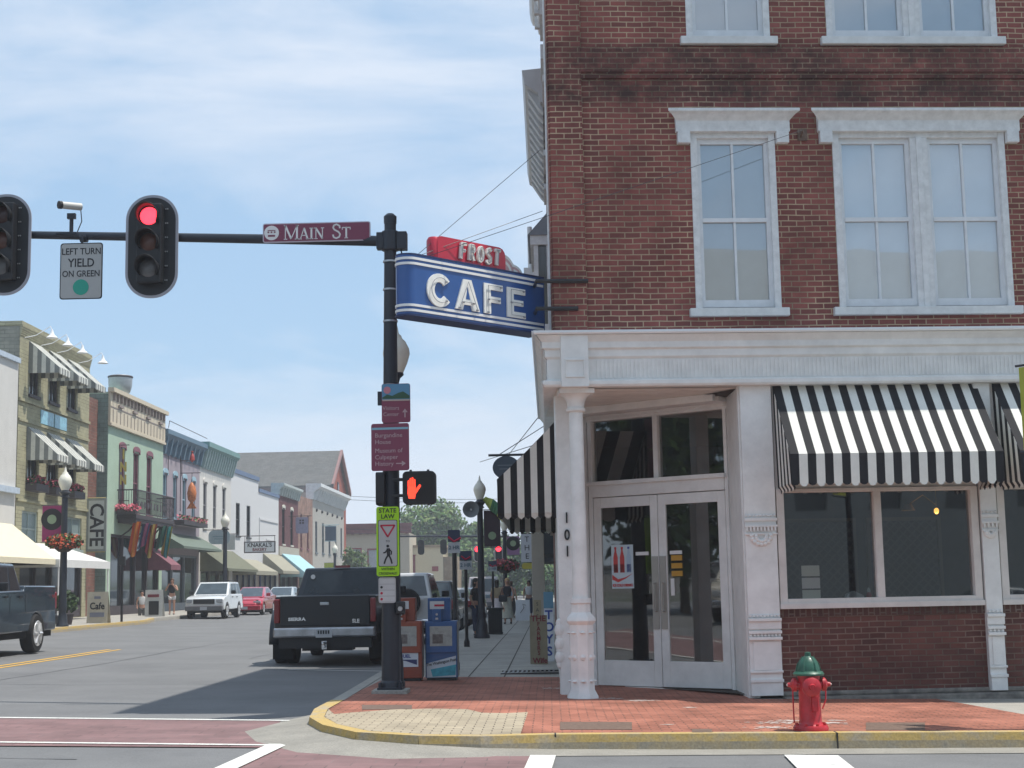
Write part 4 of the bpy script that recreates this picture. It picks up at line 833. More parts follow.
# signs on the pole: helper places a flat panel facing the camera side
def panel_sign(name, label, x0, x1, z0, z1, m_, y=20.44, r=.03, rz=0, cat='sign'):
    T = thing(name, label, cat, ((x0 + x1) / 2, y, (z0 + z1) / 2), rz); hw, hz = (x1 - x0) / 2, (z1 - z0) / 2
    mb = MB(); mb.prism(rrect(-hw, hw, -hz, hz, r, 3), XZ, 0, .006); mb.build('panel', m_, T); return T, hw, hz
skyb = mat('sign_sky_blue', (.10, .26, .42), .5, var=0); hill = mat('sign_hill_green', (.03, .09, .05), .5, var=0); tanl = mat('sign_tan', (.45, .38, .33), .5, var=0); salmon = mat('sign_pale_lettering', (.45, .34, .36), .5, var=0)
T, hw, hz = panel_sign('direction_sign', 'small two-tone sign with blue hills above maroon Visitors Center panel on the signal pole', -2.26, -1.865, 3.85, 4.39, maroon)
mb = MB(); mb.prism(rrect(-hw + .005, hw - .005, .03, hz - .005, .02, 3), XZ, -.003, 0); mb.build('picture_field', skyb, T)
mb = MB(); mb.prism([(-hw + .01, .06), (hw - .01, .06), (hw - .01, .1), (.1, .16), (.03, .14), (-.05, .1), (-.12, .12), (-hw + .01, .08)], XZ, -.006, -.003); mb.build('hills', hill, T)
mb = MB(); mb.box(-hw + .01, hw - .01, -.005, 0, .03, .05); mb.build('divider', tanl, T)
mb = MB(); mb.lathe([(.05, -.009), (.05, -.004)], 14, (-.12, 0, .18), 'y'); mb.build('emblem', mat('sign_pink', (.5, .2, .25), .5, var=0), T)
text('Visitors', .075, salmon, T, -.07, -.004, -.07); text('Center', .075, salmon, T, -.07, -.004, -.155)
mb = MB(); mb.box(.115, .13, -.005, 0, -.2, -.11); mb.prism([(.085, -.13), (.16, -.13), (.1225, -.08)], XZ, -.005, 0); mb.build('arrow', salmon, T)
mb = MB(); mb.box(-hw - .06, -hw + .03, .03, .09, -.02, .17); mb.build('mounting_box', navy, T)
T, hw, hz = panel_sign('direction_sign', 'larger maroon direction sign with museum lettering and right arrow on the signal pole', -2.41, -1.885, 3.19, 3.84, maroon, rz=R(-4))
mb = MB(); mb.box(-hw + .01, hw - .01, -.004, 0, hz - .085, hz - .055); mb.build('blue_band', mat('sign_pale_blue', (.22, .42, .52), .5, var=0), T)
for s, z in (('Burgandine', .16), ('House', .07), ('Museum of', -.05), ('Culpeper', -.14), ('History', -.23)): text(s, .085, salmon, T, -hw + .05, -.004, z, align='LEFT')
mb = MB(); mb.box(.08, .19, -.005, 0, -.235, -.222); mb.prism([(.16, -.265), (.215, -.2285), (.16, -.192)], XZ, -.005, 0); mb.build('arrow', salmon, T)
# pedestrian heads
T = thing('pedestrian_signal', 'black pedestrian signal with lit orange raised hand right of the signal pole', 'pedestrian signal', (-1.755, 20.42, 2.95))
mb = MB(); mb.prism(rrect(-.225, .225, -.225, .225, .06, 4), XZ, -.02, .2); mb.build('housing', hous, T, bevel=.01)
mb = MB(); mb.prism(rrect(-.195, .195, -.195, .195, .05, 4), XZ, -.024, -.02); mb.build('screen', mat('signal_screen', (.012, .01, .01), .3, var=.1), T)
orange = mat('lit_orange_hand', (.9, .08, .03), .5, var=0, emit=(1, .045, .02), es=1.35)
mb = MB(); hf = lambda a, b, c: (a, -.026 - .005 * c, b)
mb.prism([(-.14, -.15), (-.055, -.15), (-.045, -.09), (.03, .02), (.02, .04), (.005, .04), (-.04, -.02), (-.045, .03), (-.15, .03), (-.155, -.08)], hf, 0, 1)
for x, t in ((-.14, .1), (-.113, .13), (-.086, .14), (-.059, .115)): mb.prism(rrect(x - .0115, x + .0115, .02, t, .01, 3), hf, 0, 1)
mb.build('hand_symbol', orange, T)
mb = MB(); mb.box(-.36, -.22, .05, .12, -.12, -.08); mb.box(-.36, -.22, .05, .12, .1, .14)
for sx in (-.12, .12):
    for sz in (-.24, .22): mb.lathe([(.018, 0), (.018, .03)], 8, (sx, .08, sz))
mb.build('bracket', hous, T)
T = thing('pedestrian_signal', 'pedestrian signal seen from its side on the left of the signal pole', 'pedestrian signal', (-2.33, 20.62, 2.95), R(-90))
mb = MB(); mb.prism(rrect(-.21, .21, -.225, .225, .05, 4), XZ, -.02, .1); mb.build('housing', hous, T, bevel=.01); mb = MB(); mb.box(-.05, .05, .1, .16, -.1, .1); mb.build('bracket', hous, T)
lime = mat('fluorescent_lime', (.33, .62, .005), .5, var=.03)
T, hw, hz = panel_sign('crossing_sign', 'fluorescent lime STATE LAW yield to pedestrians sign on the signal pole', -2.345, -2.035, 1.76, 2.70, lime, cat='road sign')
mb = MB(); mb.prism(rrect(-hw + .025, hw - .025, -.34, .29, .02, 3), XZ, -.003, 0); mb.build('inner_border', letterblack, T); mb = MB(); mb.prism(rrect(-hw + .032, hw - .032, -.333, .283, .02, 3), XZ, -.005, -.003); mb.build('inner_face', gw, T)
text('STATE', .085, letterblack, T, 0, -.004, .415, bold=.001); text('LAW', .085, letterblack, T, 0, -.004, .335, bold=.001)
rs = mat('sign_red', (.45, .015, .05), .5, var=0)
mb = MB(); strokes(mb, [([(-.095, .215), (.095, .215), (0, .06), (-.095, .215)], .022)], lambda a, b, c: (a, -.006 - .003 * c, b)); mb.build('yield_triangle', rs, T)
text('TO', .04, letterblack, T, 0, -.006, .0)
mb = MB(); wf = lambda a, b, c: (a, -.006 - .003 * c, b)
mb.lathe([(.02, -.009), (.02, -.006)], 12, (.0, 0, -.065), 'y')
strokes(mb, [([(.005, -.1), (.01, -.19)], .045), ([(.0, -.19), (-.03, -.24), (-.05, -.30)], .022), ([(.015, -.19), (.04, -.24), (.055, -.30)], .022), ([(-.005, -.11), (-.035, -.15), (-.06, -.155)], .016), ([(.02, -.11), (.05, -.14), (.045, -.18)], .016)], wf)
mb.build('walking_figure', letterblack, T)
text('WITHIN', .05, letterblack, T, 0, -.004, -.375); text('CROSSWALK', .05, letterblack, T, 0, -.004, -.435, sx=.85)
T, hw, hz = panel_sign('button_plate', 'small grey push button instruction plate below the lime sign on the signal pole', -2.325, -2.09, 1.40, 1.745, mat('plate_grey', (.42, .42, .42), .5, var=.05), y=20.47)
mb = MB()
for z in (.12, .04, -.04, -.12): mb.box(-hw + .015, hw - .015, -.004, 0, z - .032, z + .032)
mb.build('row', mat('plate_pale', (.5, .5, .5), .5, var=.1), T)
for z, m_ in ((.04, letterblack), (-.04, rs), (-.12, rs)):
    mb = MB(); mb.lathe([(.018, -.008), (.018, -.004)], 10, (-.075, 0, z), 'y'); mb.build('symbol', m_, T)
T = thing('push_button', 'black pedestrian push button housing on the right of the signal pole', 'push button', (-2.03, 20.5, 1.33))
mb = MB(); mb.box(-.06, .06, -.06, .08, -.09, .09); mb.build('box', hous, T, bevel=.02); mb = MB(); mb.lathe([(.03, -.08), (.035, -.06)], 12, (0, 0, -.01), 'y'); mb.build('button', steel, T)

# ================================================================== HYDRANT
hr = mat('hydrant_red', (.44, .02, .03), .38, var=.22, scale=9, coat=.15, bump=.25); hg = mat('hydrant_green', (.022, .095, .062), .42, var=.25, scale=12, coat=.1, bump=.25)
hp = gnd(811, 730.5, .15); H = thing('fire_hydrant', 'red fire hydrant with dark green bonnet standing near the kerb', 'fire hydrant', (hp.x, hp.y, g(hp.x) + .15))
mb = MB(); mb.lathe([(.175, 0), (.178, .03), (.165, .055), (.13, .06), (.118, .075), (.112, .1), (.108, .3), (.108, .46), (.113, .5), (.113, .555)], 24); mb.build('barrel', hr, H, smooth=40)
mb = MB(); mb.lathe([(.155, .548), (.158, .565), (.14, .585), (.118, .592), (.112, .63), (.095, .68), (.06, .725), (.032, .74), (.03, .775), (.01, .78)], 24)
for k in range(6):
    t = pi * k / 3; mb.tube([(.125 * cos(t), .125 * sin(t), .59), (.105 * cos(t), .105 * sin(t), .66), (.05 * cos(t), .05 * sin(t), .735)], .009, 5)
mb.build('bonnet', hg, H, smooth=40)
for sx in (-1, 1):
    mb = MB(); mb.lathe([(.05, sx * .09), (.052, sx * .125), (.068, sx * .13), (.068, sx * .16), (.05, sx * .175), (.026, sx * .185), (.02, sx * .215), (.008, sx * .217)], 16, (0, 0, .455), 'x'); mb.build('side_cap', hr, H, smooth=40)
    mb = MB(); mb.sphere((sx * .216, 0, .455), .014, 8); mb.build('cap_tip', mat('hydrant_worn_tip', (.6, .45, .42), .4, var=0), H)
mb = MB(); mb.lathe([(.075, -.09), (.078, -.13), (.095, -.135), (.095, -.165), (.075, -.18), (.035, -.19), (.028, -.225), (.01, -.227)], 18, (0, 0, .44), 'y'); mb.build('front_cap', hr, H, smooth=40)
mb = MB(); mb.tube([(-.17, -.02, .43), (-.172, -.03, .3), (-.17, -.03, .08)], .008, 5); mb.tube([(.16, -.03, .42), (.15, -.06, .3), (.11, -.09, .22)], .008, 5); mb.box(.0, .06, -.145, -.1, .2, .34); mb.build('chain', hr, H)
mb = MB()
for k in range(8): t = pi * k / 4 + .3; mb.lathe([(.016, .055), (.016, .075)], 6, (.148 * cos(t), .148 * sin(t), 0))
mb.build('bolt', hr, H)

# ================================================================== NEWSPAPER BOXES
def newsbox(name, label, x0, x1, Y, col, col2, which):
    z0 = g(x0) + .148; T = thing(name, label, 'newspaper box', ((x0 + x1) / 2, Y, z0), 0, 'newspaper boxes'); hw = (x1 - x0) / 2
    mb = MB(); mb.box(-hw, hw, 0, .42, .04, .90); B = mb.build('cabinet', col, T, bevel=.012)
    mb = MB(); mb.box(-hw + .02, hw - .02, .02, .4, 0, .04); mb.build('foot', black, B)
    mb = MB(); mb.box(-hw + .015, hw - .015, -.025, -.002, .42, .885); dr = mb.build('door', col2, T, bevel=.008)
    mb = MB(); mb.box(-.17, .17, -.03, -.025, .52, .82); mb.build('newspaper_window', mat('newsprint', (.36, .36, .33), .6, var=.25, scale=18), dr)
    mb = MB(); mb.box(-.13, .03, -.033, -.03, .56, .70); mb.build('front_page_picture', mat('print_grey', (.15, .13, .12), .7, var=.4, scale=25), dr)
    mb = MB(); mb.box(-hw + .04, hw - .1, .05, .33, .9, 1.25); hd = mb.build('head', col, T, bevel=.012)
    mb = MB(); mb.box(-.12 - .05, .10 - .05, .035, .05, 1.06 + .02, 1.2); mb.build('rate_card', mat('card_white', (.55, .56, .56), .6, var=.05), hd)
    mb = MB(); mb.box(-.13, .01, -.03, .05, .88, 1.08); mb.build('coin_mechanism', col, hd, bevel=.01)
    mb = MB(); mb.lathe([(.018, -.045), (.018, -.03)], 10, (-.06, 0, 1.0), 'y'); mb.box(-.08, -.04, -.04, -.03, .92, .95); mb.build('coin_slot', steel, hd)
    if which == 'blue':
        mb = MB(); mb.add([(-hw + .02, -.006, .26), (hw - .02, -.006, .37), (hw - .02, -.006, .05), (-hw + .02, -.006, .05)], [(0, 1, 2, 3)]); mb.add([(-hw + .02, -.001, .26), (hw - .02, -.001, .37), (hw - .02, -.001, .05), (-hw + .02, -.001, .05)], [(0, 1, 2, 3)]); C_ = mb.build('placard', mat('placard_white', (.5, .55, .6), .5, var=.04), T)
        mb = MB(); mb.prism([(-hw + .08, .17), (hw - .02, .24), (hw - .03, .08), (-hw + .11, .06)], XZ, -.010, -.006); mb.build('placard_picture', mat('placard_teal', (.05, .30, .38), .5, var=.3, scale=12), C_)
        text('The Washington Post', .062, letterblack, T, 0, -.009, .275, rot=R(10), sx=.85, bold=.001); 
        mb = MB(); mb.box(-.1, .05, .03, .034, 1.12, 1.15); mb.build('rate_print', rs, hd)
        mb = MB(); mb.box(hw, hw + .004, .01, .41, .05, .89); mb.build('side_panel', mat('faded_grey_side', (.22, .24, .24), .6, var=.15), B)
    else:
        mb = MB(); mb.box(-.17, .19, -.008, -.001, .21, .42); C_ = mb.build('placard', mat('placard_pale', (.58, .62, .66), .5, var=.04), T)
        mb = MB(); mb.prism([(-.15, .32), (.17, .32), (.17, .24), (.0, .30)], XZ, -.012, -.008); mb.build('placard_picture', mat('placard_navy', (.03, .04, .13), .5, var=.1), C_)
        text('FUEL', .07, mat('print_blue', (.05, .07, .25), .5, var=0), T, -.0, -.012, .37, bold=.002)
    return T
nb = mat('newsbox_blue', (.022, .085, .235), .38, var=.12, scale=5, coat=.3); nb2 = mat('newsbox_blue_door', (.025, .095, .26), .38, var=.12, scale=6, coat=.3)
no = mat('newsbox_orange', (.25, .055, .03), .42, var=.14, scale=5, coat=.2); no2 = mat('newsbox_orange_door', (.27, .065, .035), .42, var=.14, scale=6, coat=.2)
newsbox('newspaper_box', 'blue newspaper box with tilted white placard right of the orange box', -1.93, -1.44, 23.25, nb, nb2, 'blue')
newsbox('newspaper_box', 'orange newspaper box half hidden behind the signal pole', -2.46, -1.97, 23.1, no, no2, 'red')
# ================================================================== STREET LAMPS
globe = mat('frosted_globe', (.74, .72, .62), .35, var=.06, scale=4)
basketm = mat('basket_dark', (.05, .04, .03), .9)
def flowers(mb, c, rx, rz_, n, fs=.06):
    for k in range(n):
        u = random.random() * 2 * pi; v = math.acos(random.uniform(-.75, 1)); rr = random.uniform(.75, 1.08)
        p = Vector((c[0] + rx * rr * sin(v) * cos(u), c[1] + rx * rr * sin(v) * sin(u), c[2] + rz_ * rr * cos(v)))
        mb.m = 0 if random.random() < .45 else (1 if random.random() < .75 else 2)
        a = Vector((random.uniform(-1, 1), random.uniform(-1, 1), random.uniform(-1, 1))).normalized(); b = a.orthogonal().normalized(); s = fs * random.uniform(.6, 1.3)
        mb.quad(p + a * s, p + b * s, p - a * s, p - b * s)
leafA = mat('leaf_green', (.055, .10, .025), .6, var=.3, scale=6); leafB = mat('leaf_green_light', (.10, .16, .035), .6, var=.25, scale=6); leafC = mat('leaf_green_dark', (.03, .06, .02), .65, var=.3, scale=6)
flR = mat('flower_orange_red', (.5, .09, .04), .6, var=.3, scale=9); flP = mat('flower_pink', (.50, .10, .14), .6, var=.25, scale=9)
def lamp(label, x, y, z0, h, gr=.2, pr=.06, basket=None, banner=None, horn=False, br=1.0, cat='street lamp'):
    T = thing('street_lamp', label, cat, (x, y, z0), 0, 'street lamps with frosted globes')
    mb = MB(); mb.lathe([(.22 * br, 0), (.22 * br, .06), (.17 * br, .12), (.16 * br, .35), (.11 * br, .5), (pr + .015, .6), (pr, .75), (pr * .8, h - .42), (pr * 1.3, h - .4), (pr * .9, h - .34), (pr * 1.6, h - .25), (gr * .55, h - .2), (gr * .5, h - .16)], 14); mb.build('post', navy, T, smooth=40)
    mb = MB(); mb.lathe([(gr * .5, h - .17), (gr * .82, h - .02), (gr, h + gr * .55), (gr * .95, h + gr * .95), (gr * .68, h + gr * 1.5), (gr * .42, h + gr * 1.75), (gr * .4, h + gr * 1.9), (gr * .2, h + gr * 2.1), (gr * .14, h + gr * 2.5), (.004, h + gr * 2.9)], 18); mb.build('globe', globe, T, smooth=50)
    if basket:
        mb = MB(); bz = basket[1]; sgn = basket[0]; r_ = basket[2]
        mb.lathe([(r_ * .35, bz - .34), (r_ * .8, bz - .16), (r_ * .95, bz - .04)], 14, (sgn * .0, 0, 0)); mb.build('basket', basketm, T)
        mb = MB(); flowers(mb, (0, 0, bz), r_ * 1.2, .28, 900, .055); mb.build('flowers', [flR, leafC, leafB] if basket[3] == 'o' else [flP, leafC, flR], T)
    if banner:
        sx, bz0, bz1, bw, bm, deco = banner
        mb = MB(); x0, x1 = sorted((sx * .1, sx * (.1 + bw))); mb.box(x0, x1, -.006, .006, bz0, bz1); B_ = mb.build('banner', bm, T)
        mb = MB(); mb.tube([(0, 0, bz1 + .02), (sx * (.14 + bw), 0, bz1 + .02)], .014, 6); mb.tube([(0, 0, bz0 - .02), (sx * (.14 + bw), 0, bz0 - .02)], .014, 6); mb.build('banner_arm', navy, T)
        xc = (x0 + x1) / 2
        if deco in ('record', 'both'):
            zc = bz0 + (bz1 - bz0) * .62; mb = MB(); mb.lathe([(bw * .56, -.012), (bw * .56, -.007)], 24, (xc, 0, zc), 'y'); mb.lathe([(bw * .56, .007), (bw * .56, .012)], 24, (xc, 0, zc), 'y'); mb.build('record_disc', letterblack, B_)
        if deco in ('record', 'both', 'dot'):
            zc = bz0 + (bz1 - bz0) * (.62 if deco != 'dot' else .3); mb = MB(); mb.lathe([(bw * .24, -.017), (bw * .24, -.0125)], 18, (xc, 0, zc), 'y'); mb.build('green_label', mat('banner_green', (.27, .36, .22), .6, var=0), B_)
        if deco == 'record': text('music', bw * .3, letterwhite, T, xc, -.009, bz0 + .14) if False else None
        if deco == 'leaf':
            mb = MB(); mb.tube([(xc + .16 * cos(t / 3), -.015, (bz0 + bz1) / 2 + .16 * sin(t / 3)) for t in range(12)], .02, 6); mb.build('swirl', letterblack, B_)
    if horn:
        mb = MB(); mb.lathe([(.03, .12), (.05, .02), (.10, -.06), (.22, -.16), (.23, -.165), (.215, -.16), (.09, -.04), (.03, .0)], 20, (-.24, -.1, h - .45), 'y'); mb.box(-.24, .0, -.02, .02, h - .47, h - .43); Hn = mb.build('horn_loudspeaker', mat('horn_grey', (.18, .20, .21), .5, var=.05), T, smooth=50)
        mb = MB(); mb.sphere((-.24, -.12, h - .45), .03, 8); mb.build('horn_centre', letterwhite, Hn)
    return T
purple = mat('banner_magenta', (.30, .035, .13), .7, var=.08); brownb = mat('banner_brown', (.055, .035, .045), .75, var=.08); lilac = mat('banner_lilac', (.30, .16, .30), .7, var=.06); limeb = mat('banner_olive', (.36, .38, .05), .7, var=.08)
p = gnd(66, 627, .15); zl = g(p.x) + .15
lamp('street lamp with orange flower basket and magenta record banner at the left kerb', -16.95, 52.3, zl, 5.35 - .45, .235, .13, (1, 2.92, .5, 'o'), (-1, 2.95, 4.2, .68, purple, 'record'))
p = gnd(482, 638, .15); lamp('street lamp with grey horn loudspeaker and long dark brown banner above the pavement bin', p.x, p.y, g(p.x) + .15, 3.98, .175, .1, None, (1, 2.5, 3.5, .46, brownb, 'dot'), True)
p = gnd(507, 618, .15); lamp('street lamp with lilac record banner beyond the strolling women', -1.95, 66, g(-1.9) + .15, 3.98, .18, .1, (1, 2.3, .5, 'p'), (1, 2.75, 3.55, .55, lilac, 'record'))
lamp('street lamp whose globe shows behind the signal pole', -2.185, 21.75, g(-2.2) + .15, 4.70, .2, .035, br=.4)
lamp('street lamp behind the parked white SUV on the far pavement', -17.7, 82, g(-17) + .15, 4.75, .25, .13)
lamp('street lamp with olive banner above the roof of the dark pickup', -18.1, 127, g(-17) + .15, 4.3, .26, .13, None, (-1, 2.2, 3.3, .8, limeb, 'leaf'))
lx = 5.56; LR = lamp('street lamp just outside the right edge with an olive banner reaching into view', lx, 15.75, g(lx) + .15, 4.35, .2, .06, None, (-1, 2.9, 3.8, .54, limeb, 'leaf')); LR.rotation_euler = (0, 0, R(-48))
# leafy pennant flag from the horn lamp
p = at(484, 498, 41.8); q = at(519, 528, 40.5)
mb = MB(); n = 14; vs = []
for k in range(n + 1):
    t = k / n; c = p.lerp(q, t); wv = .09 * sin(t * 9); wd = .07 + .30 * sin(pi * min(1, t * 1.1)) * (.6 + .4 * sin(t * 8) ** 2)
    vs += [(c.x + .05, c.y + wv, c.z + wd * .55), (c.x - .05, c.y + wv + .05, c.z - wd * .55)]
for k in range(n): mb.m = [0, 1, 0, 2, 1][k * 5 // n % 5]; mb.add([vs[2 * k], vs[2 * k + 2], vs[2 * k + 3], vs[2 * k + 1]], [(0, 1, 2, 3)])
fo = mb.build('pennant_flag', [mat('flag_yellow', (.35, .42, .08), .7, var=.1), mat('flag_dark_green', (.03, .12, .05), .7, var=.1), mat('flag_light_green', (.12, .4, .12), .7, var=.1)], smooth=True, solid=.01); tag(fo, 'wavy yellow and green flag strung from the horn lamp towards the striped awning', 'flag')

# ================================================================== PARKING SIGNS, BIN, BOARDS
def parksign(label, x, y, zt, sw=.36, sh=.58):
    z0 = g(x) + .148; T = thing('parking_sign', label, 'parking sign', (x, y, z0), 0, 'parking signs along the right kerb'); h = zt - z0
    mb = MB(); mb.tube([(0, 0, 0), (0, 0, h - .02)], .04, 8); mb.lathe([(.07, 0), (.07, .12), (.04, .2)], 8); mb.build('post', black, T)
    mb = MB(); mb.box(-sw / 2, sw / 2, -.05, -.04, h - sh * .52, h); A_ = mb.build('upper_plate', mat('plate_navy', (.03, .04, .08), .5, var=.1), T)
    mb = MB(); mb.tube([(-.1, -.055, h - .12), (.0, -.055, h - .2), (.12, -.055, h - .14)], .02, 5); mb.build('red_mark', rs, A_)
    mb = MB(); mb.box(-sw / 2, sw / 2, -.05, -.04, h - sh, h - sh * .54); mb.build('lower_plate', mat('plate_white', (.45, .46, .48), .5, var=.05), T)
    text('2 HR', .42 * sw, mat('print_green_grey', (.1, .15, .18), .6, var=0), T, 0, -.056, h - sh * .77, bold=.003)
    return T
p = at(454, 530, 26.2); parksign('tall black parking sign with dark and white plates, nearest the blue newspaper box', p.x, p.y, p.z, .21, .40)
p = at(465.5, 551, 36); parksign('parking sign with red-marked dark plate, second along the kerb', p.x, p.y, p.z, .29, .44)
p = at(492.5, 561, 53); parksign('parking sign with small white plate beyond the pavement bin', p.x, p.y, p.z, .30, .36)
p = gnd(495, 634, .15); T = thing('litter_bin', 'square black slatted litter bin beside the foot of the horn lamp', 'litter bin', (p.x + .02, p.y, g(p.x) + .148))
mb = MB(); mb.box(-.22, .22, -.22, .22, 0, .06); mb.box(-.2, .2, -.2, .2, .06, .72); mb.box(-.25, .25, -.25, .25, .72, .78); mb.build('shell', mat('bin_black', (.012, .016, .016), .6), T, bevel=.01)
mb = MB()
for k in range(8):
    x = -.19 + k * .054; mb.box(x - .018, x + .018, -.22, -.2, .08, .7)
mb.build('slats', black, T)
# tall tan board and toys board
def board(name, label, px0, px1, py0, py1, Y, fm, group=None, tilt=4, legs=True):
    a, b = at(px0, py0, Y), at(px1, py1, Y); w_ = b.x - a.x; h = a.z - b.z; T = thing(name, label, 'sandwich board', ((a.x + b.x) / 2, Y, b.z), 0, group)
    mb = MB(); mb.add([(-w_ / 2, 0, 0), (w_ / 2, 0, 0), (w_ / 2, .06 * h, h), (-w_ / 2, .06 * h, h), (-w_ / 2, .02, 0), (w_ / 2, .02, 0), (w_ / 2, .06 * h + .02, h), (-w_ / 2, .06 * h + .02, h)], [(0, 1, 2, 3), (4, 5, 6, 7), (0, 1, 5, 4), (1, 2, 6, 5), (2, 3, 7, 6), (3, 0, 4, 7)]); F_ = mb.build('front_board', fm, T)
    mb = MB(); mb.add([(-w_ / 2, .12 * h + .3 * h, 0), (w_ / 2, .12 * h + .3 * h, 0), (w_ / 2, .06 * h + .03, h - .01), (-w_ / 2, .06 * h + .03, h - .01), (-w_ / 2, .42 * h + .02, 0), (w_ / 2, .42 * h + .02, 0), (w_ / 2, .06 * h + .045, h - .01), (-w_ / 2, .06 * h + .045, h - .01)], [(0, 1, 2, 3), (4, 5, 6, 7), (0, 1, 5, 4), (1, 2, 6, 5), (2, 3, 7, 6), (3, 0, 4, 7)]); mb.build('rear_board', fm, T)
    return T, w_, h
khaki = mat('board_khaki', (.25, .21, .14), .7, var=.1, scale=5)
T, w_, h = board('sandwich_board', "tall narrow khaki board reading THE FARMER'S WIFE in red on the shaded pavement", 529.5, 548, 615.5, 664.5, 28.2, khaki, 'boards standing on the right pavement')
dr = mat('board_dark_red', (.2, .03, .04), .7, var=0)
text('THE', .15, dr, T, 0, -.004 + .055 * h, h * .93, bold=.003)
for i, ch in enumerate("FARMER'S"[:6] + 'S'):
    zz = h * (.82 - .098 * i); text(ch, .105, dr, T, 0, -.006 + .06 * zz, zz, bold=.002)
text('Wife', .135, dr, T, .02, -.004, h * .08, bold=.003)
T, w_, h = board('sandwich_board', 'narrow white board with vertical blue TOYS lettering under a pale blue top', 543.5, 554.5, 592, 663, 29.3, mat('board_white', (.72, .74, .78), .6, var=.05), 'boards standing on the right pavement')
mb = MB(); mb.box(-w_ / 2 - .003, w_ / 2 + .003, .04 * h - .012, .06 * h + .025, h * .77, h); mb.build('blue_panel', mat('board_pale_blue', (.12, .27, .38), .6, var=.05), T)
tb = mat('toys_blue', (.04, .08, .33), .6, var=0)
for i, ch in enumerate('TOYS'): zz = h * (.67 - .17 * i); text(ch, .24, tb, T, 0, -.008 + .06 * zz, zz, bold=.006)
for i, ch in enumerate('AM'): zz = h * (.94 - .09 * i); text(ch, .1, tb, T, 0, -.02 + .06 * zz, zz, bold=.002)
T, w_, h = board('sandwich_board', 'short sand coloured board standing behind the khaki board', 533.5, 541.5, 600, 630, 31.5, mat('board_sand', (.36, .31, .2), .7, var=.1), 'boards standing on the right pavement')
for i, ch in enumerate('SAF'): zz = h * (.86 - .2 * i); text(ch, .1, mat('board_ink', (.06, .06, .06), .7, var=0), T, 0, -.008 + .06 * zz, zz)
T, w_, h = board('sandwich_board', 'wide white board with faint sketch beside the strolling women', 515.5, 530, 600, 620.5, 60, mat('board_bright', (.72, .74, .78), .6, var=.04), 'boards standing on the right pavement')
mb = MB(); mb.tube([(-.1, .0, .3), (.05, -.0, .5), (0, 0.02, .65), (.12, .02, .6)], .012, 5); mb.build('sketch', MATS['print_grey'], T)
# projecting and hanging signs on the right
T = thing('hanging_sign', 'dark oval sign hanging from an iron bar beyond the striped awning cheek', 'hanging sign', tuple(at(506, 455, 28)))
mb = MB(); mb.tube([(-.33, 0, 0), (.8, 0, 0)], .025, 6); mb.build('bar', black, T)
mb = MB(); mb.lathe([(.255, -.02), (.255, .02)], 28, (0, 0, -.24), 'y'); O_ = mb.build('oval', mat('oval_slate_blue', (.055, .075, .10), .5, var=.08), T); O_.scale = (1, 1, .86); O_.location.z = -.03
text('ANTIQUES', .075, mat('sign_faint', (.22, .25, .28), .6, var=0), T, 0, -.03, -.2, sx=.8) if False else None
mb = MB(); mb.box(-.16, .16, -.024, -.02, -.2, -.185); mb.box(-.13, .13, -.024, -.02, -.27, -.255); mb.build('faint_lettering', mat('sign_faint', (.16, .19, .22), .6, var=0), T)
a_ = at(508, 455, 28); wire('thin stay of the oval sign bar rising to the right', [(a_.x - .15, a_.y, a_.z + .02), (.1, a_.y, a_.z + .62)], .008, name='stay_wire')
T = thing('hanging_sign', 'dark red oval sign with pale letter hanging below the striped awning', 'hanging sign', tuple(at(523, 516, 33)))
mb = MB(); mb.lathe([(.33, -.02), (.33, .02)], 28, (0, 0, 0), 'y'); mb.build('disc', mat('oval_red', (.16, .03, .035), .5, var=.08), T); mb = MB(); mb.lathe([(.30, -.03), (.335, -.03), (.335, .03), (.30, .03)], 28, (0, 0, 0), 'y'); mb.tube([(0, 0, .33), (0, 0, .5)], .012, 6); mb.tube([(-.3, 0, .5), (.75, 0, .5)], .02, 6); mb.build('rim', mat('oval_rim', (.35, .2, .15), .5, var=0), T)
text('F', .26, mat('sign_gold', (.55, .38, .12), .5, var=0), T, .18, -.03, -.1, bold=.005)
T = thing('hanging_sign', 'white lattice-like vertical sign with black letters over the far pavement', 'hanging sign', tuple(at(527, 548, 50)))
mb = MB(); mb.box(-.2, .2, -.02, .02, -.46, .46); mb.build('panel', mat('panel_white', (.55, .56, .6), .6, var=.05), T)
for i, ch in enumerate('THE'): text(ch, .26, letterblack, T, 0, -.024, .28 - .28 * i)
mb = MB(); mb.tube([(-.2, 0, .48), (.75, 0, .48)], .02, 6); mb.build('bar', black, T)
T = thing('hanging_sign', 'small bright yellow sign under the white lattice-like sign', 'hanging sign', tuple(at(528, 566, 50)))
mb = MB(); mb.prism(rrect(-.2, .2, -.1, .1, .08, 4), XZ, -.02, .02); mb.build('panel', mat('panel_yellow', (.5, .42, .06), .6, var=.05), T); mb = MB(); mb.tube([(0, 0, .1), (0, 0, .14)], .012, 6); mb.build('hook', black, T)
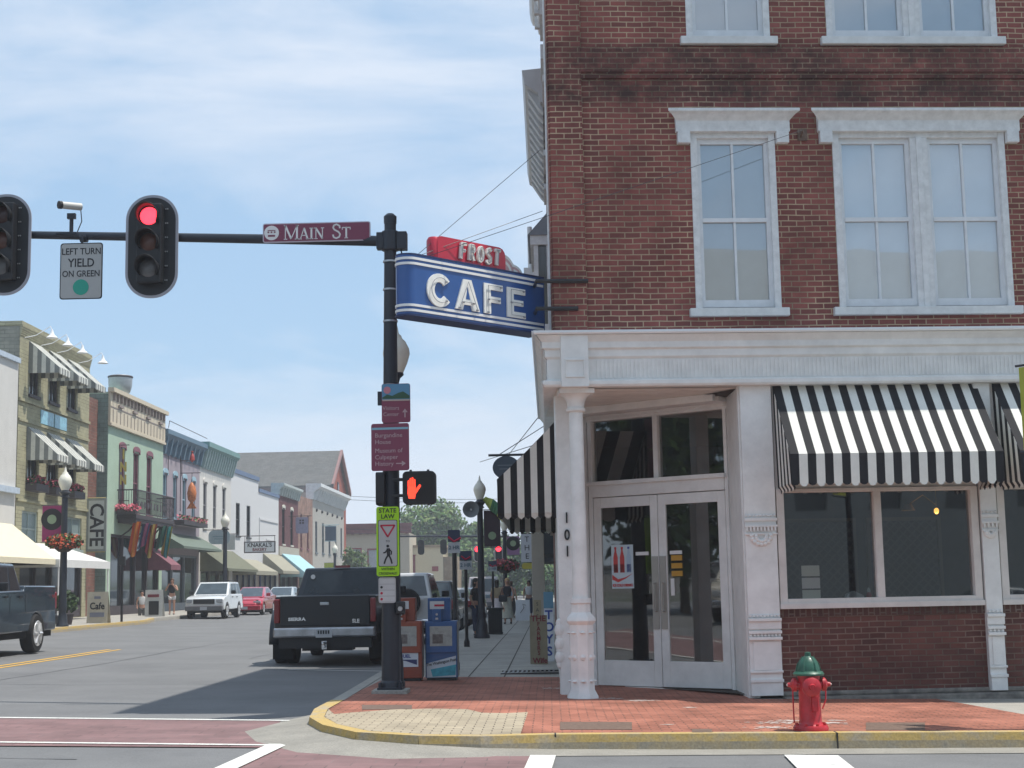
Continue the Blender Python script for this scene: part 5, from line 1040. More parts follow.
# pier of the next shopfront
a, b = at(531, 527, 33), at(545, 594, 33)
T = thing('shop_pier', 'cream shopfront pier standing on the pavement line beyond the striped awning', 'pier', ((a.x + b.x) / 2, 33, g(-.3) + .148)); hh = a.z - T.location.z; w_ = b.x - a.x
cream = mat('cream_paint', (.42, .38, .31), .6, var=.08)
mb = MB(); mb.box(-w_ / 2, w_ / 2, 0, .4, .0, hh); mb.build('shaft', cream, T, bevel=.01); mb = MB(); mb.box(-w_ / 2 - .04, w_ / 2 + .3, -.04, .44, hh, hh + .14); mb.box(-w_ / 2 - .02, w_ / 2 + .02, -.02, .42, 0, .5); mb.build('cap', cream, T, bevel=.01)
mb = MB(); mb.tube([(.3, -5.5, .0), (.3, -5.5, 2.2), (.22, -5.5, 2.3)], .05, 8); T2 = tag(mb.build('waste_pipe', mat('pipe_grey', (.33, .34, .34), .5)), 'grey vertical pipe on the brick side of the corner building', 'pipe'); T2.location = (-.03, 33, g(0) + .148)

# ================================================================== VEHICLES
def arch(yc, r, n=9): return [(yc - r * cos(pi * k / n), .30 + .02 + max(0, r * sin(pi * k / n))) for k in range(n + 1)]
def wheel(mbp, T, x, y, r, wd, sgn, rimm, dual=False):
    c = (x, y, r); mb = MB()
    mb.lathe([(r * .62, -wd / 2), (r * .93, -wd / 2), (r, -wd * .3), (r, wd * .3), (r * .93, wd / 2), (r * .62, wd / 2)], 22, c, 'x'); W = mb.build('wheel', rubber, T, smooth=40)
    mb = MB(); e = sgn * wd / 2; mb.lathe([(r * .66, e * 1.0), (r * .64, e * 1.08), (r * .57, e * 1.03), (r * .2, e * 1.03), (r * .14, e * 1.12), (.01, e * 1.13)], 22, c, 'x')
    for k in range(6):
        t = 2 * pi * k / 6; mb.tube([(x + e * 1.06, y + .1 * r * cos(t), r + .1 * r * sin(t)), (x + e * 1.04, y + .58 * r * cos(t), r + .58 * r * sin(t))], r * .08, 5)
    mb.build('rim', rimm, W, smooth=40)
def vehicle(name, label, cat, loc, rz, P, group=None):
    T = thing(name, label, cat, loc, rz, group); L_, W_ = P['L'], P['W'] / 2; pm_ = P['paint']
    zb = P.get('zb', .42); bz = P['belt']; r = P['r']; wr, wf_ = P['axles']; ar = r + .09
    arcpts = lambda yc: [(yc - ar * cos(pi * k / 9), max(zb, r * .9 + ar * sin(pi * k / 9) * .98)) for k in range(10)]
    bottom = [(0.04, zb)] + arcpts(wr) + arcpts(wf_) + [(L_ - .05, zb)]
    top = P['top'][::-1]                                   # rear to front upper outline
    poly_ = bottom + top
    mb = MB(); tw = P.get('tuck', .04)
    n = len(poly_)
    # four slices: outer skins slightly tucked in at top
    vs = []
    for xs, k in ((-W_, 1), (-W_ * .6, 0), (W_ * .6, 0), (W_, 1)):
        for (y, z) in poly_:
            yy = y
            if k: yy = y + (.10 if y < L_ * .05 else 0) - (P.get('nose', .16) if y > L_ * .93 else 0)
            t = max(0, (z - .75) / (bz - .75 + 1e-6)); vs.append((xs * (1 - (tw * min(1, t) if k else 0)), yy, z))
    mb.add(vs, [tuple(range(n)), tuple(range(4 * n - 1, 3 * n - 1, -1))] + [(s * n + i, s * n + (i + 1) % n, (s + 1) * n + (i + 1) % n, (s + 1) * n + i) for s in range(3) for i in range(n)])
    B_ = mb.build('body', pm_, T, bevel=.035, seg=3, smooth=35)
    # underside and arch shade
    mb = MB(); mb.box(-W_ + .1, W_ - .1, .15, L_ - .2, zb - .14, zb + .05)
    mb.box(-W_ + .22, W_ - .22, .3, L_ - .3, zb, bz - .15) if not P.get('bed') else None
    mb.build('chassis', mat('underbody', (.012, .012, .013), .9), T)
    for y in (wr, wf_):
        for s in (-1, 1):
            wheel(None, T, s * (W_ - .12 + P.get('dually', 0) * (y == wr)), y, r, P.get('ww', .24), s, P.get('rim', wheelm))
            if P.get('dually') and y == wr: wheel(None, T, s * (W_ - .17), y, r, .22, s, P.get('rim', wheelm))
    # greenhouse
    (y0, y1, y2, y3), rz_, ti = P['cab']                     # base rear, roof rear, roof front, base front
    wb, wt = W_ * (1 - tw) - .03, W_ * (1 - tw) - ti
    bb = [(-wb, y0, bz - .03), (wb, y0, bz - .03), (wb, y3, bz - .03), (-wb, y3, bz - .03)]; tt_ = [(-wt, y1, rz_), (wt, y1, rz_), (wt, y2, rz_), (-wt, y2, rz_)]
    mb = MB(); mb.add(bb + tt_, [(0, 1, 2, 3), (4, 5, 6, 7), (0, 1, 5, 4), (1, 2, 6, 5), (2, 3, 7, 6), (3, 0, 4, 7)]); mb.build('cabin', P.get('cabpaint', pm_), T, bevel=.05, seg=3, smooth=35)
    V = [Vector(v) for v in bb + tt_]
    def face(i, j, k, l, u0, u1, v0, v1, nrm, nm='window_glass', m_=darkglass):
        q = lambda u, v: (V[i].lerp(V[j], u)).lerp(V[l].lerp(V[k], u), v)
        pts = [q(u0, v0), q(u1, v0), q(u1, v1), q(u0, v1)]; nn_ = (pts[1] - pts[0]).cross(pts[3] - pts[0]).normalized()
        if nn_.dot(Vector(nrm)) < 0: nn_ = -nn_
        mb = MB(); mb.add([p + nn_ * .006 for p in pts] + [p - nn_ * .01 for p in pts], [(0, 1, 2, 3), (4, 5, 6, 7), (0, 1, 5, 4), (1, 2, 6, 5), (2, 3, 7, 6), (3, 0, 4, 7)]); mb.build(nm, m_, T)
    gl = P.get('glass', darkglass)
    face(0, 1, 5, 4, .07, .93, .14, .88, (0, -1, 0), 'rear_window', gl); face(3, 2, 6, 7, .06, .94, .08, .9, (0, 1, 0), 'windscreen', gl)
    for (u0, u1) in P['sides']: face(0, 3, 7, 4, u0, u1, .1, .86, (-1, 0, 0), 'side_window', gl); face(1, 2, 6, 5, u0, u1, .1, .86, (1, 0, 0), 'side_window', gl)
    # lamps, bumpers, plate, mirrors, handles
    rl = mat('tail_lamp_red', (.20, .008, .012), .3, var=.1, scale=20, coat=.5); hl = mat('head_lamp_clear', (.36, .38, .40), .12, .3, var=.1)
    tl0, tl1 = P['tail']
    for s in (-1, 1):
        mb = MB(); x0, x1 = sorted((s * (W_ - .02), s * (W_ - P.get('tw', .2)))); mb.box(x0, x1, P.get('ty', -.01), .14, tl0, tl1); mb.build('tail_lamp', rl, T, bevel=.02)
        mb = MB(); x0, x1 = sorted((s * (W_ - .07), s * (W_ - .07 - P.get('hw', .36)))); h0, h1 = P['head']; mb.box(x0, x1, L_ - .3, L_ - .0 - P.get('hback', .05), h0, h1); mb.build('headlamp', hl, T, bevel=.03)
        mb = MB(); x0, x1 = sorted((s * (W_ - .02), s * (W_ + .2))); mb.box(x0, x1, P['my'], P['my'] + .1, bz + .02, bz + .2); mb.build('mirror', P.get('mirror', pm_), T, bevel=.03)
        mb = MB()
        for y in P.get('handles', []): x0, x1 = sorted((s * (W_ * .985), s * (W_ + .012))); mb.box(x0, x1, y, y + .16, bz - .14, bz - .1)
        if P.get('handles'): mb.build('door_handle', black, T)
        mb = MB()
        for y in P.get('seams', []): x0, x1 = sorted((s * (W_ * .99), s * (W_ * (1 - tw * .3) + .003))); mb.box(x0, x1, y, y + .012, zb + .1, bz - .06)
        if P.get('seams'): mb.build('door_seam', letterblack, T)
    bp = P.get('bumper', pm_)
    mb = MB(); mb.box(-W_ + .02, W_ - .02, -.13, .12, P['bump'][0], P['bump'][1]); mb.build('rear_bumper', bp, T, bevel=.04, seg=3)
    mb = MB(); mb.box(-W_ + .04, W_ - .04, L_ - .16, L_ + .07, P['bump'][0] - .04, P['bump'][1] - .03); mb.build('front_bumper', P.get('fbumper', bp), T, bevel=.05, seg=3)
    mb = MB(); g0, g1 = P['grille']; mb.box(-P.get('gw', .5), P.get('gw', .5), L_ - .1, L_ + .012, g0, g1); G_ = mb.build('grille', hous, T, bevel=.01)
    mb = MB(); mb.box(-.16, .16, -.145, -.13, P['bump'][1] - .2, P['bump'][1] - .04) if not P.get('plate_z') else mb.box(-.16, .16, -.03, -.015, P['plate_z'], P['plate_z'] + .16); mb.build('number_plate', mat('plate_white', (.45, .46, .48), .5, var=.05), T)
    mb = MB(); mb.box(-.16, .16, L_ + .07, L_ + .085, P['bump'][0], P['bump'][0] + .15); mb.build('number_plate', MATS['plate_white'], T)
    return T
cpaint = lambda n, c: mat(n, c, .25, .0, var=.03, scale=2, coat=1.0, spec=.5)
# dually pickup parked in front
dn_ = mat('truck_dark_navy', (.007, .010, .016), .3, .0, var=.03, scale=2, coat=.4, spec=.35)
tx = -4.47; T = vehicle('pickup_truck', 'dark navy dual-rear-wheel pickup seen from behind, parked at the right kerb', 'pickup truck', (tx, 29.95, g(tx)), 0, dict(L=6.0, W=2.06, paint=dn_, belt=1.36, zb=.62, r=.41, axles=(1.35, 4.9), bed=True, dually=.17, ww=.24, tuck=.02,
    top=[(0.0, .64), (0.0, 1.38), (2.25, 1.38), (2.3, 1.36), (4.4, 1.36), (5.8, 1.25), (5.98, 1.1), (6.0, .6)], cab=((2.32, 2.62, 3.6, 4.5), 1.97, .2), sides=((.1, .42), (.48, .82)), tail=(.86, 1.33), tw=.13, ty=-.02, head=(.9, 1.15), my=4.0, bump=(.57, .77), bumper=mat('dull_chrome', (.34, .35, .37), .22, .9, var=.35, scale=3), grille=(.75, 1.15), plate_z=None, mirror=hous, handles=(2.6, 3.5), seams=(3.3,), glass=mat('truck_glass', (.012, .016, .02), .1, var=.5, scale=2.5, spec=.45)))
mb = MB(); mb.box(-.89, .89, -.03, .0, .8, 1.385); TG = mb.build('tailgate', dn_, T, bevel=.02, seg=3)
mb = MB(); mb.box(-.09, .09, -.05, -.025, 1.2, 1.26); mb.build('handle', steel, TG, bevel=.01)
text('SIERRA', .085, chrome, T, -.55, -.04, .93, extr=.006, bold=.004, sx=1.3); text('SLE', .1, chrome, T, .62, -.04, .88, extr=.006, bold=.003)
mb = MB(); mb.box(-.05, .05, -.1, .1, .34, .5); mb.tube([(0, -.1, .4), (0, -.24, .4)], .03, 8); mb.sphere((0, -.25, .46), .035, 8); mb.build('tow_hitch', chrome, T)
for s in (-1, 1):
    mb = MB(); pts = []; n = 10
    for k in range(n + 1):
        t = pi * k / n
        for (rr, xo) in ((.64, 0), (.62, .23), (.5, .26)): pts.append((s * (1.0 + xo), 1.35 - rr * cos(t) * 1.05, .42 + rr * sin(t) * 1.15))
    mb.add(pts, [(3 * k + j, 3 * (k + 1) + j, 3 * (k + 1) + j + 1, 3 * k + j + 1) for k in range(n) for j in range(2)]); mb.build('wheel_arch_bulge', dn_, T, smooth=True, solid=.02)
    mb = MB(); x0, x1 = sorted((s * .78, s * 1.18)); mb.box(x0, x1, .8, .815, .12, .58); mb.build('mud_flap', rubber, T)
mb = MB(); mb.box(-.16, .16, -.0, .04, 0, .05); cl = mb.build('high_brake_lamp', MATS['tail_lamp_red'], T); cl.location = (0, 2.58, 1.965)
mb = MB(); mb.lathe([(.05, -.0), (.05, .006)], 10, (-.62, 2.46, 1.78), 'y'); mb.build('window_sticker', letterwhite, T)
mb = MB(); mb.box(-.92, .92, .02, .3, .36, .62); mb.box(-.5, .5, .3, .8, .3, .5); mb.build('rear_valance', hous, T)
text('TRUCK', .1, letterblack, T, 0, -.15, .62, sx=.7) if False else None
mb = MB()
for k in range(5): mb.box(-.12 + k * .05, -.09 + k * .05, -.152, -.147, .64, .71)
mb.build('plate_characters', letterblack, T)
# navy pickup at the left edge, coming this way
T = vehicle('pickup_truck', 'dark blue pickup truck cut off by the left edge of the picture', 'pickup truck', (-13.0, 36.55, g(-13)), R(180), dict(L=5.9, W=2.06, paint=cpaint('truck_blue', (.02, .035, .052)), belt=1.42, zb=.5, r=.45, axles=(1.45, 4.9), bed=True, ww=.29, tuck=.03,
    top=[(0.0, .6), (0.0, 1.55), (2.2, 1.55), (2.24, 1.44), (4.3, 1.42), (5.7, 1.25), (5.88, 1.1), (5.9, .6)], cab=((2.3, 2.5, 3.5, 4.4), 2.05, .18), sides=((.08, .38), (.44, .8)), tail=(1.0, 1.4), head=(.95, 1.15), my=3.9, bump=(.62, .86), bumper=hous, grille=(.75, 1.15), handles=(3.4, 2.5), seams=(2.2, 3.2, 4.2), rim=wheelm, mirror=hous))
text('4x4', .14, MATS['tail_lamp_red'], T, 0, 0, 0, name='lettering').matrix_basis = Matrix.Translation((-1.045, .35, 1.3)) @ Matrix.Rotation(R(-90), 4, 'Z')
# far side parked row facing this way
SUVP = dict(L=4.6, W=1.84, paint=cpaint('suv_white', (.68, .70, .71)), belt=1.12, zb=.42, r=.36, axles=(1.0, 3.72), ww=.24, top=[(0, .5), (.0, 1.12), (.5, 1.12), (3.2, 1.12), (4.3, 1.02), (4.55, .92), (4.58, .5)], cab=((.1, .35, 2.35, 3.2), 1.72, .16), sides=((.03, .3), (.34, .6), (.63, .86)), tail=(.8, 1.1), head=(.74, .93), my=2.75, bump=(.42, .66), bumper=mat('bumper_grey', (.13, .13, .135), .5), grille=(.70, .93), handles=(1.4, 2.4), seams=(1.2, 2.1, 3.0), glass=mat('suv_glass', (.045, .06, .07), .08, var=.3, scale=3, spec=.8), rim=wheelm, mirror=hous, hw=.4)
def facing(name, label, cat, X, Yfront, P, grp='cars parked along the far kerb'): return vehicle(name, label, cat, (X, Yfront + P['L'], g(X)), R(180), P, grp)
T = facing('parked_car', 'white SUV with black grille parked at the far kerb by the lamp', 'car', -16.2, 70.5, SUVP)
mb = MB(); mb.tube([(-.7, 1.0, 1.78), (-.7, 2.3, 1.78)], .02, 5); mb.tube([(.7, 1.0, 1.78), (.7, 2.3, 1.78)], .02, 5); mb.box(-.7, .7, 1.1, 1.14, 1.77, 1.8); mb.box(-.7, .7, 2.2, 2.24, 1.77, 1.8); mb.build('roof_rack', hous, T)
SED = dict(L=4.5, W=1.75, paint=cpaint('car_red', (.42, .012, .035)), belt=.95, zb=.28, r=.32, axles=(.85, 3.6), ww=.2, top=[(0, .4), (.0, 1.0), (.4, 1.04), (3.3, .95), (4.2, .78), (4.45, .6), (4.48, .34)], cab=((.15, 1.1, 2.2, 3.5), 1.47, .22), sides=((.16, .44), (.47, .78)), tail=(.75, 1.0), head=(.6, .74), my=2.9, bump=(.3, .55), grille=(.32, .46), handles=(1.3, 2.3), seams=(1.1, 2.1, 3.1), rim=alu, hw=.38, hback=.12, glass=SUVP['glass'], nose=.3)
facing('parked_car', 'red hatchback parked behind the white SUV', 'car', -16.1, 79.5, SED)
S2 = dict(SED); S2['paint'] = cpaint('car_silver', (.42, .46, .47)); facing('parked_car', 'pale silver car parked behind the red hatchback', 'car', -16.0, 88, S2)
S3 = dict(SED); S3['paint'] = cpaint('car_slate', (.10, .13, .16)); facing('parked_car', 'slate coloured car half hidden beyond the pale silver car', 'car', -15.9, 97, S3)
# right hand parked row seen from behind
def away(name, label, cat, X, Y, P, grp='cars parked along the right kerb'): return vehicle(name, label, cat, (X, Y, g(X)), 0, P, grp)
W4 = dict(SUVP); W4.update(W=1.95, paint=cpaint('suv_offwhite', (.6, .61, .61)), cab=((.02, .3, 2.5, 3.3), 1.92, .2), belt=1.22, top=[(0, .5), (.0, 1.22), (.5, 1.22), (3.2, 1.2), (4.3, 1.1), (4.55, 1.0), (4.58, .5)], tail=(.72, 1.15), tw=.16, bump=(.45, .66), bumper=chrome)
T = away('parked_car', 'off-white boxy SUV parked ahead of the dark pickup', 'car', -4.13, 41.5, W4)
mb = MB(); mb.lathe([(.36, -.26), (.38, -.22), (.38, -.06), (.36, -.02)], 22, (.2, 0, 1.12), 'y'); mb.build('spare_tyre', rubber, T, smooth=40)
D4 = dict(SUVP); D4.update(paint=cpaint('suv_black', (.012, .014, .016)), W=1.85, bumper=hous)
away('parked_car', 'black SUV parked ahead of the off-white boxy SUV', 'car', -3.98, 49.5, D4)
S5 = dict(SED); S5['paint'] = cpaint('car_champagne', (.26, .24, .22)); away('parked_car', 'champagne coloured saloon parked ahead of the black SUV', 'car', -3.85, 57.5, S5)
S6 = dict(SED); S6['paint'] = cpaint('car_light_blue', (.25, .33, .38)); away('parked_car', 'pale blue car parked behind the horn lamp', 'car', -3.85, 67, S6)
V4 = dict(SUVP); V4.update(W=1.95, paint=cpaint('van_white', (.55, .50, .50)), cab=((.02, .2, 3.2, 3.9), 2.05, .16)); away('parked_car', 'white van with reddish roof band parked far along the right kerb', 'van', -3.7, 84, V4)
# ================================================================== LEFT HAND BUILDINGS
LX = lambda a, d, z: (-d, a, z)
trimdark = mat('dark_trim', (.05, .04, .045), .6)
def shell(T, fx, len_, h, dep, m_, ops, zb=-.3, name='wall'):
    mb = MB(); wall_open(mb, 0, len_, zb, h, ops, .2, LX)
    mb.quad((0, 0, zb), (-dep, 0, zb), (-dep, 0, h), (0, 0, h)); mb.quad((0, len_, zb), (-dep, len_, zb), (-dep, len_, h), (0, len_, h)); mb.quad((-dep, 0, zb), (-dep, len_, zb), (-dep, len_, h), (-dep, 0, h)); mb.quad((0, 0, h), (-dep, 0, h), (-dep, len_, h), (0, len_, h))
    mb.build(name, m_, T)
    mb = MB(); mb.box(-.3, -.28, .05, len_ - .05, zb, h - .1); mb.build('interior_screen', dark, T)
def lwin(T, o, fm, gm=None, hood=None, sill=True, bars=1, arch_=None):
    a0, a1, z0, z1 = o; f = .07; mb = MB()
    mb.obox(LX, a0, a0 + f, .06, .14, z0, z1); mb.obox(LX, a1 - f, a1, .06, .14, z0, z1); mb.obox(LX, a0 + f, a1 - f, .06, .14, z0, z0 + f); mb.obox(LX, a0 + f, a1 - f, .06, .14, z1 - f, z1); zm = (z0 + z1) / 2; mb.obox(LX, a0 + f, a1 - f, .07, .13, zm - .03, zm + .03)
    if bars: c = (a0 + a1) / 2; mb.obox(LX, c - .02, c + .02, .08, .13, z0 + f, zm - .03); mb.obox(LX, c - .02, c + .02, .08, .13, zm + .03, z1 - f)
    W = mb.build('window', fm, T)
    mb = MB(); mb.quad(LX(a0, .12, z0), LX(a1, .12, z0), LX(a1, .12, z1), LX(a0, .12, z1)); mb.build('pane', gm or darkglass, W)
    if sill: mb = MB(); mb.obox(LX, a0 - .1, a1 + .1, -.08, .0, z0 - .12, z0 - .002); mb.build('sill', fm if hood is None else hood, W)
    if hood: 
        mb = MB(); c = (a0 + a1) / 2; hw = (a1 - a0) / 2 + .1
        mb.prism([(c - hw, z1 - .05), (c - hw, z1 + .12)] + [(c - hw * cos(pi * k / 8), z1 + .12 + .2 * sin(pi * k / 8)) for k in range(1, 8)] + [(c + hw, z1 + .12), (c + hw, z1 - .05), (c + hw - .08, z1 - .05), (c + hw - .12, z1 + .06), (c - hw + .12, z1 + .06), (c - hw + .08, z1 - .05)], lambda a, b, c_: LX(a, -.01 - .05 * c_, b), 0, 1)
        mb.build('hood', hood, W)
def store(T, a0, a1, z0, z1, fm, n=3, gm=None, split=.3):
    mb = MB(); zz = z0
    mb.obox(LX, a0, a1, .05, .14, z0, z0 + .5)
    for k in range(n + 1): a = a0 + (a1 - a0 - .1) * k / n; mb.obox(LX, a, a + .1, .04, .16, z0 + .5, z1)
    mb.obox(LX, a0, a1, .03, .15, z1 - .12, z1); W = mb.build('shopfront', fm, T)
    mb = MB(); mb.quad(LX(a0, .17, z0), LX(a1, .17, z0), LX(a1, .17, z1), LX(a0, .17, z1)); mb.build('pane', gm or darkglass, W)
def lawning(label, X, Y0, Y1, zt, zb, proj, val, m_, nm='awning', stripes=None, cat='awning', group='awnings on the far side of the street', scallop=True):
    T = thing(nm, label, cat, (X, Y0, 0), 0, group); L_ = Y1 - Y0; mb = MB(); mats = m_ if isinstance(m_, list) else [m_]; n = stripes or 1
    for k in range(n):
        mb.m = k % len(mats); a, b = L_ * k / n, L_ * (k + 1) / n
        mb.quad(LX(a, 0, zt), LX(b, 0, zt), LX(b, -proj, zb), LX(a, -proj, zb)); mb.quad(LX(a, -proj, zb), LX(b, -proj, zb), LX(b, -proj, zb - val), LX((a + b) / 2, -proj, zb - val - (.05 if n > 1 else 0)), LX(a, -proj, zb - val))
    C_ = mb.build('canopy', mats, T, solid=.02)
    ns = 7
    for a in (0, L_):
        mb = MB()
        for k in range(ns):
            mb.m = k % len(mats); d0, d1 = proj * k / ns, proj * (k + 1) / ns; h = lambda d: zt + (zb - zt) * d / proj
            mb.quad(LX(a, -d0, h(d0)), LX(a, -d1, h(d1)), LX(a, -d1, zb - val), LX(a, -d0, zb - val))
        mb.build('cheek', mats, T, solid=.02)
    mb = MB(); mb.tube([LX(.05, -proj + .05, zb - .04), LX(L_ - .05, -proj + .05, zb - .04)], .02, 6); mb.build('awning_frame', steel, T)
    return T
def bldg(name, label, X, Y0, Y1, h, dep=14): return thing(name, label, 'building', (X, Y0, 0), 0, None)
# a) white rendered building(s) nearest
wr = mat('white_render', (.60, .585, .55), .7, var=.06, scale=1.5)
T = bldg('rendered_building', 'plain white rendered building at the left edge above the big cream awning', -21, 39.1, 58.7, 10.8)
ops = [(a, a + 1.2, 6.6, 8.8) for a in (2, 6, 10)] + [(1, 18.8, .6, 3.6)]
shell(T, 0, 19.6, 10.75, 14, wr, ops); [lwin(T, o, white) for o in ops[:3]]; store(T, 1, 18.8, .6, 3.6, white, 6)
mb = MB(); mb.box(-14, .12, -.05, 19.55, 10.75, 10.95); mb.box(0, .2, 0, 19.55, 5.55, 5.78); mb.build('ledge', mat('pale_blue_trim', (.45, .52, .6), .6), T)
T = thing('brick_building', 'long tan brick building reaching out of the picture at the left', 'building', (-21, 19.5, 0)); tanb = brick_mat('tan_brick', (.33, .24, .15), (.28, .2, .13), (.3, .26, .2), ms=.008)
ops = [(2 + 3.2 * k, 3.3 + 3.2 * k, 6, 8.4) for k in range(5)]; shell(T, 0, 19.4, 11.5, 14, tanb, ops); [lwin(T, o, white) for o in ops]
creamc = mat('cream_canvas', (.68, .62, .46), .8, var=.05); lawning('large cream awning at the left edge over the opposite pavement', -21, 49, 58.4, 4.35, 2.95, 1.75, .2, creamc)
# b) yellow-green brick building with striped awnings
yb_ = brick_mat('olive_yellow_brick', (.37, .35, .225), (.325, .305, .20), (.30, .28, .2), bw=.42, rh=.15, ms=.012, dirt=.15)
yside = brick_mat('grey_olive_brick', (.25, .24, .19), (.21, .205, .165), (.2, .19, .15), bw=.42, rh=.15, ms=.012)
T = bldg('yellow_brick_building', 'yellow brick building with grey striped window awnings and white gooseneck lamps', -21, 58.8, 68.0, 12.4)
wo = [(1.2, 2.35), (3.65, 4.8), (6.1, 7.25)]
ops = [(a, b, 9.7, 11.75) for a, b in wo] + [(a, b, 6.1, 8.2) for a, b in wo] + [(.6, 8.6, .6, 3.0)] + [(.7, 2.6, 3.55, 4.95), (6.2, 8.4, 3.55, 4.95)]
shell(T, 0, 9.2, 12.35, 14, yb_, ops)
for o in ops[:6]: lwin(T, o, trimdark, sill=True)
for o in ops[7:]: lwin(T, o, mat('greenish_frame', (.3, .36, .34), .5), mat('greenish_glass', (.22, .28, .28), .15, var=.1))
store(T, .6, 8.6, .6, 3.0, trimdark, 4)
mb = MB(); mb.box(-14, -.02, -.02, .002, -.3, 12.3); mb.build('side_wall', yside, T)
mb = MB(); mb.box(-14, .1, -.06, 9.2, 12.35, 12.5)
for k in range(5): mb.box(0, .03 + .02 * k, -.03, 9.18, 11.95 + k * .08, 12.02 + k * .08)
mb.box(0, .08, 0, 9.18, 9.3, 9.42); mb.box(0, .08, 0, 9.18, 5.3, 5.42); mb.box(0, .06, 0, 9.18, 8.5, 8.6); mb.build('corbels', yb_, T)
mb = MB()
for k in range(2): mb.box(.002, .04, 2.6 + k * 1.75, 4.2 + k * 1.75, 8.65, 9.22)
mb.build('tile_panel', mat('blue_glass_tile', (.22, .45, .55), .3, var=.3, scale=5), T)
for a in wo: pass
sg = [mat('grey_canvas', (.20, .21, .20), .8), mat('offwhite_canvas', (.60, .60, .54), .8)]
for i, (zt, zb) in enumerate(((11.85, 10.75), (8.35, 7.2))):
    for j, (a, b) in enumerate(wo):
        lawning('grey and white striped window awning, ' + ['nearest', 'middle', 'farthest'][j] + ' of the ' + ['top', 'lower'][i] + ' row on the yellow brick building', -21, 58.8 + a - .15, 58.8 + b + .25, zt, zb, 1.25, .22, sg, stripes=9, group='striped window awnings')
for j, (a, b) in enumerate(wo):
    T2 = thing('window_box', ['nearest', 'middle', 'farthest'][j] + ' window box with pink flowers on the yellow brick building', 'window box', (-20.8, 58.8 + (a + b) / 2, 5.75), 0, 'window boxes on the yellow brick building')
    mb = MB(); mb.box(-.2, .25, -.75, .75, 0, .3); mb.build('box', trimdark, T2); mb = MB()
    for k in range(-6, 7): flowers(mb, (.03, k * .11, .4), .2, .25, 26, .06)
    mb.build('flowers', [flP, leafC, leafC], T2)
whl = mat('lamp_white', (.8, .8, .8), .4, var=0)
for k in range(4):
    y = 59.6 + k * 2.0 if k < 3 else 66.6; T2 = thing('gooseneck_lamp', ['first', 'second', 'third', 'last'][k] + ' white gooseneck lamp from the left along the yellow brick cornice', 'wall lamp', (-21, y, 11.9), 0, 'gooseneck lamps on the cornice')
    mb = MB(); mb.tube([(0, -.3, 0), (.4, -.1, .12), (.8, 0, .4), (.95, 0, .5), (1.02, 0, .35)], .017, 6); mb.build('arm', whl, T2); mb = MB(); mb.lathe([(.04, .36), (.06, .25), (.1, .14), (.24, .02), (.22, .01), (.08, .1)], 14, (1.02, 0, 0)); mb.build('shade', whl, T2, smooth=True)
T2 = thing('canopy_tent', 'low white fringed canopy over the cafe pavement', 'canopy', (-20.2, 61.6, 0)); cv = mat('white_canvas', (.66, .66, .64), .8, var=.05)
mb = MB(); mb.add([(-.8, -3.2, 3.0), (1.1, -3.2, 2.95), (1.1, 3.6, 2.95), (-.8, 3.6, 3.0), (-.8, -2.0, 3.7), (-.8, 2.2, 3.7)], [(0, 1, 4), (1, 2, 5, 4), (2, 3, 5), (0, 4, 5, 3)]); mb.box(1.09, 1.11, -3.2, 3.6, 2.65, 2.96); mb.box(-.8, 1.1, -3.21, -3.19, 2.65, 2.96); mb.build('roof', cv, T2)
mb = MB()
for y in (-3.1, 3.5): mb.tube([(1.05, y, .5), (1.05, y, 2.95)], .03, 6)
mb.build('pole', white, T2)
def bigfont(s, size, m_, T, loc, face='x', b=.01, step=None):
    for i, ch in enumerate(s):
        t = text(ch, size, m_, T, loc[0], loc[1], loc[2] - i * (step or size * .85), bold=b, face=face)
T2 = thing('cafe_sign', 'tall grey vertical CAFE sign with turned black letters on the yellow brick building', 'sign', (-20.56, 68.0, 4.7))
mb = MB(); mb.box(-.46, .46, -.06, .06, -1.2, 1.2); mb.build('panel', mat('sign_grey_green', (.26, .28, .26), .6), T2); mb = MB(); mb.box(-.35, .35, -.07, -.06, -1.1, 1.1); mb.build('face', mat('sign_pale_face', (.5, .52, .5), .6, var=.04), T2)
text('CAFE', .88, letterblack, T2, 0, -.08, -.0, bold=.02, rot=R(-90), sx=.95)
mb = MB(); mb.tube([(-.4, 0, 1.22), (.4, 0, 1.22)], .03, 6); mb.tube([(-.4, 0, -1.22), (.4, 0, -1.22)], .03, 6); mb.build('bar', mat('brass_bar', (.4, .33, .15), .5), T2)
# red brick sliver and c) green building
rb_ = brick_mat('faded_red_brick', (.22, .10, .075), (.17, .08, .06), (.22, .18, .15), bw=.42, rh=.15)
T = thing('brick_building', 'narrow sliver of red brick building between the yellow brick and green facades', 'building', (-21.25, 68.05, 0)); shell(T, 0, 2.1, 12.0 - 1.3, 14, rb_, [])
grn = mat('mint_render', (.36, .47, .36), .75, var=.07, scale=1.2); grs = brick_mat('green_grey_block', (.20, .27, .235), (.18, .24, .215), (.16, .2, .18), bw=.42, rh=.2, ms=.01)
crm = mat('cream_frieze', (.56, .49, .37), .7, var=.08); mrn = mat('maroon_trim', (.22, .085, .11), .6)
T = bldg('green_building', 'mint green building with cream bracketed frieze and black iron balcony', -20.75, 70.2, 80.4, 11.2)
wo = [(1.9, 2.9), (4.4, 5.4), (6.9, 7.9)]; ops = [(a, b, 5.55, 8.6) for a, b in wo] + [(.7, 9.6, .5, 4.4)]
shell(T, 0, 10.2, 11.1, 14, grn, ops)
for o in ops[:3]: lwin(T, o, mrn, mat('plum_glass', (.09, .04, .055), .2), hood=mrn)
store(T, .7, 9.6, .5, 4.4, trimdark, 4)
mb = MB(); mb.box(-14, -.01, -.02, .002, -.3, 11.0); mb.build('side_wall', grs, T)
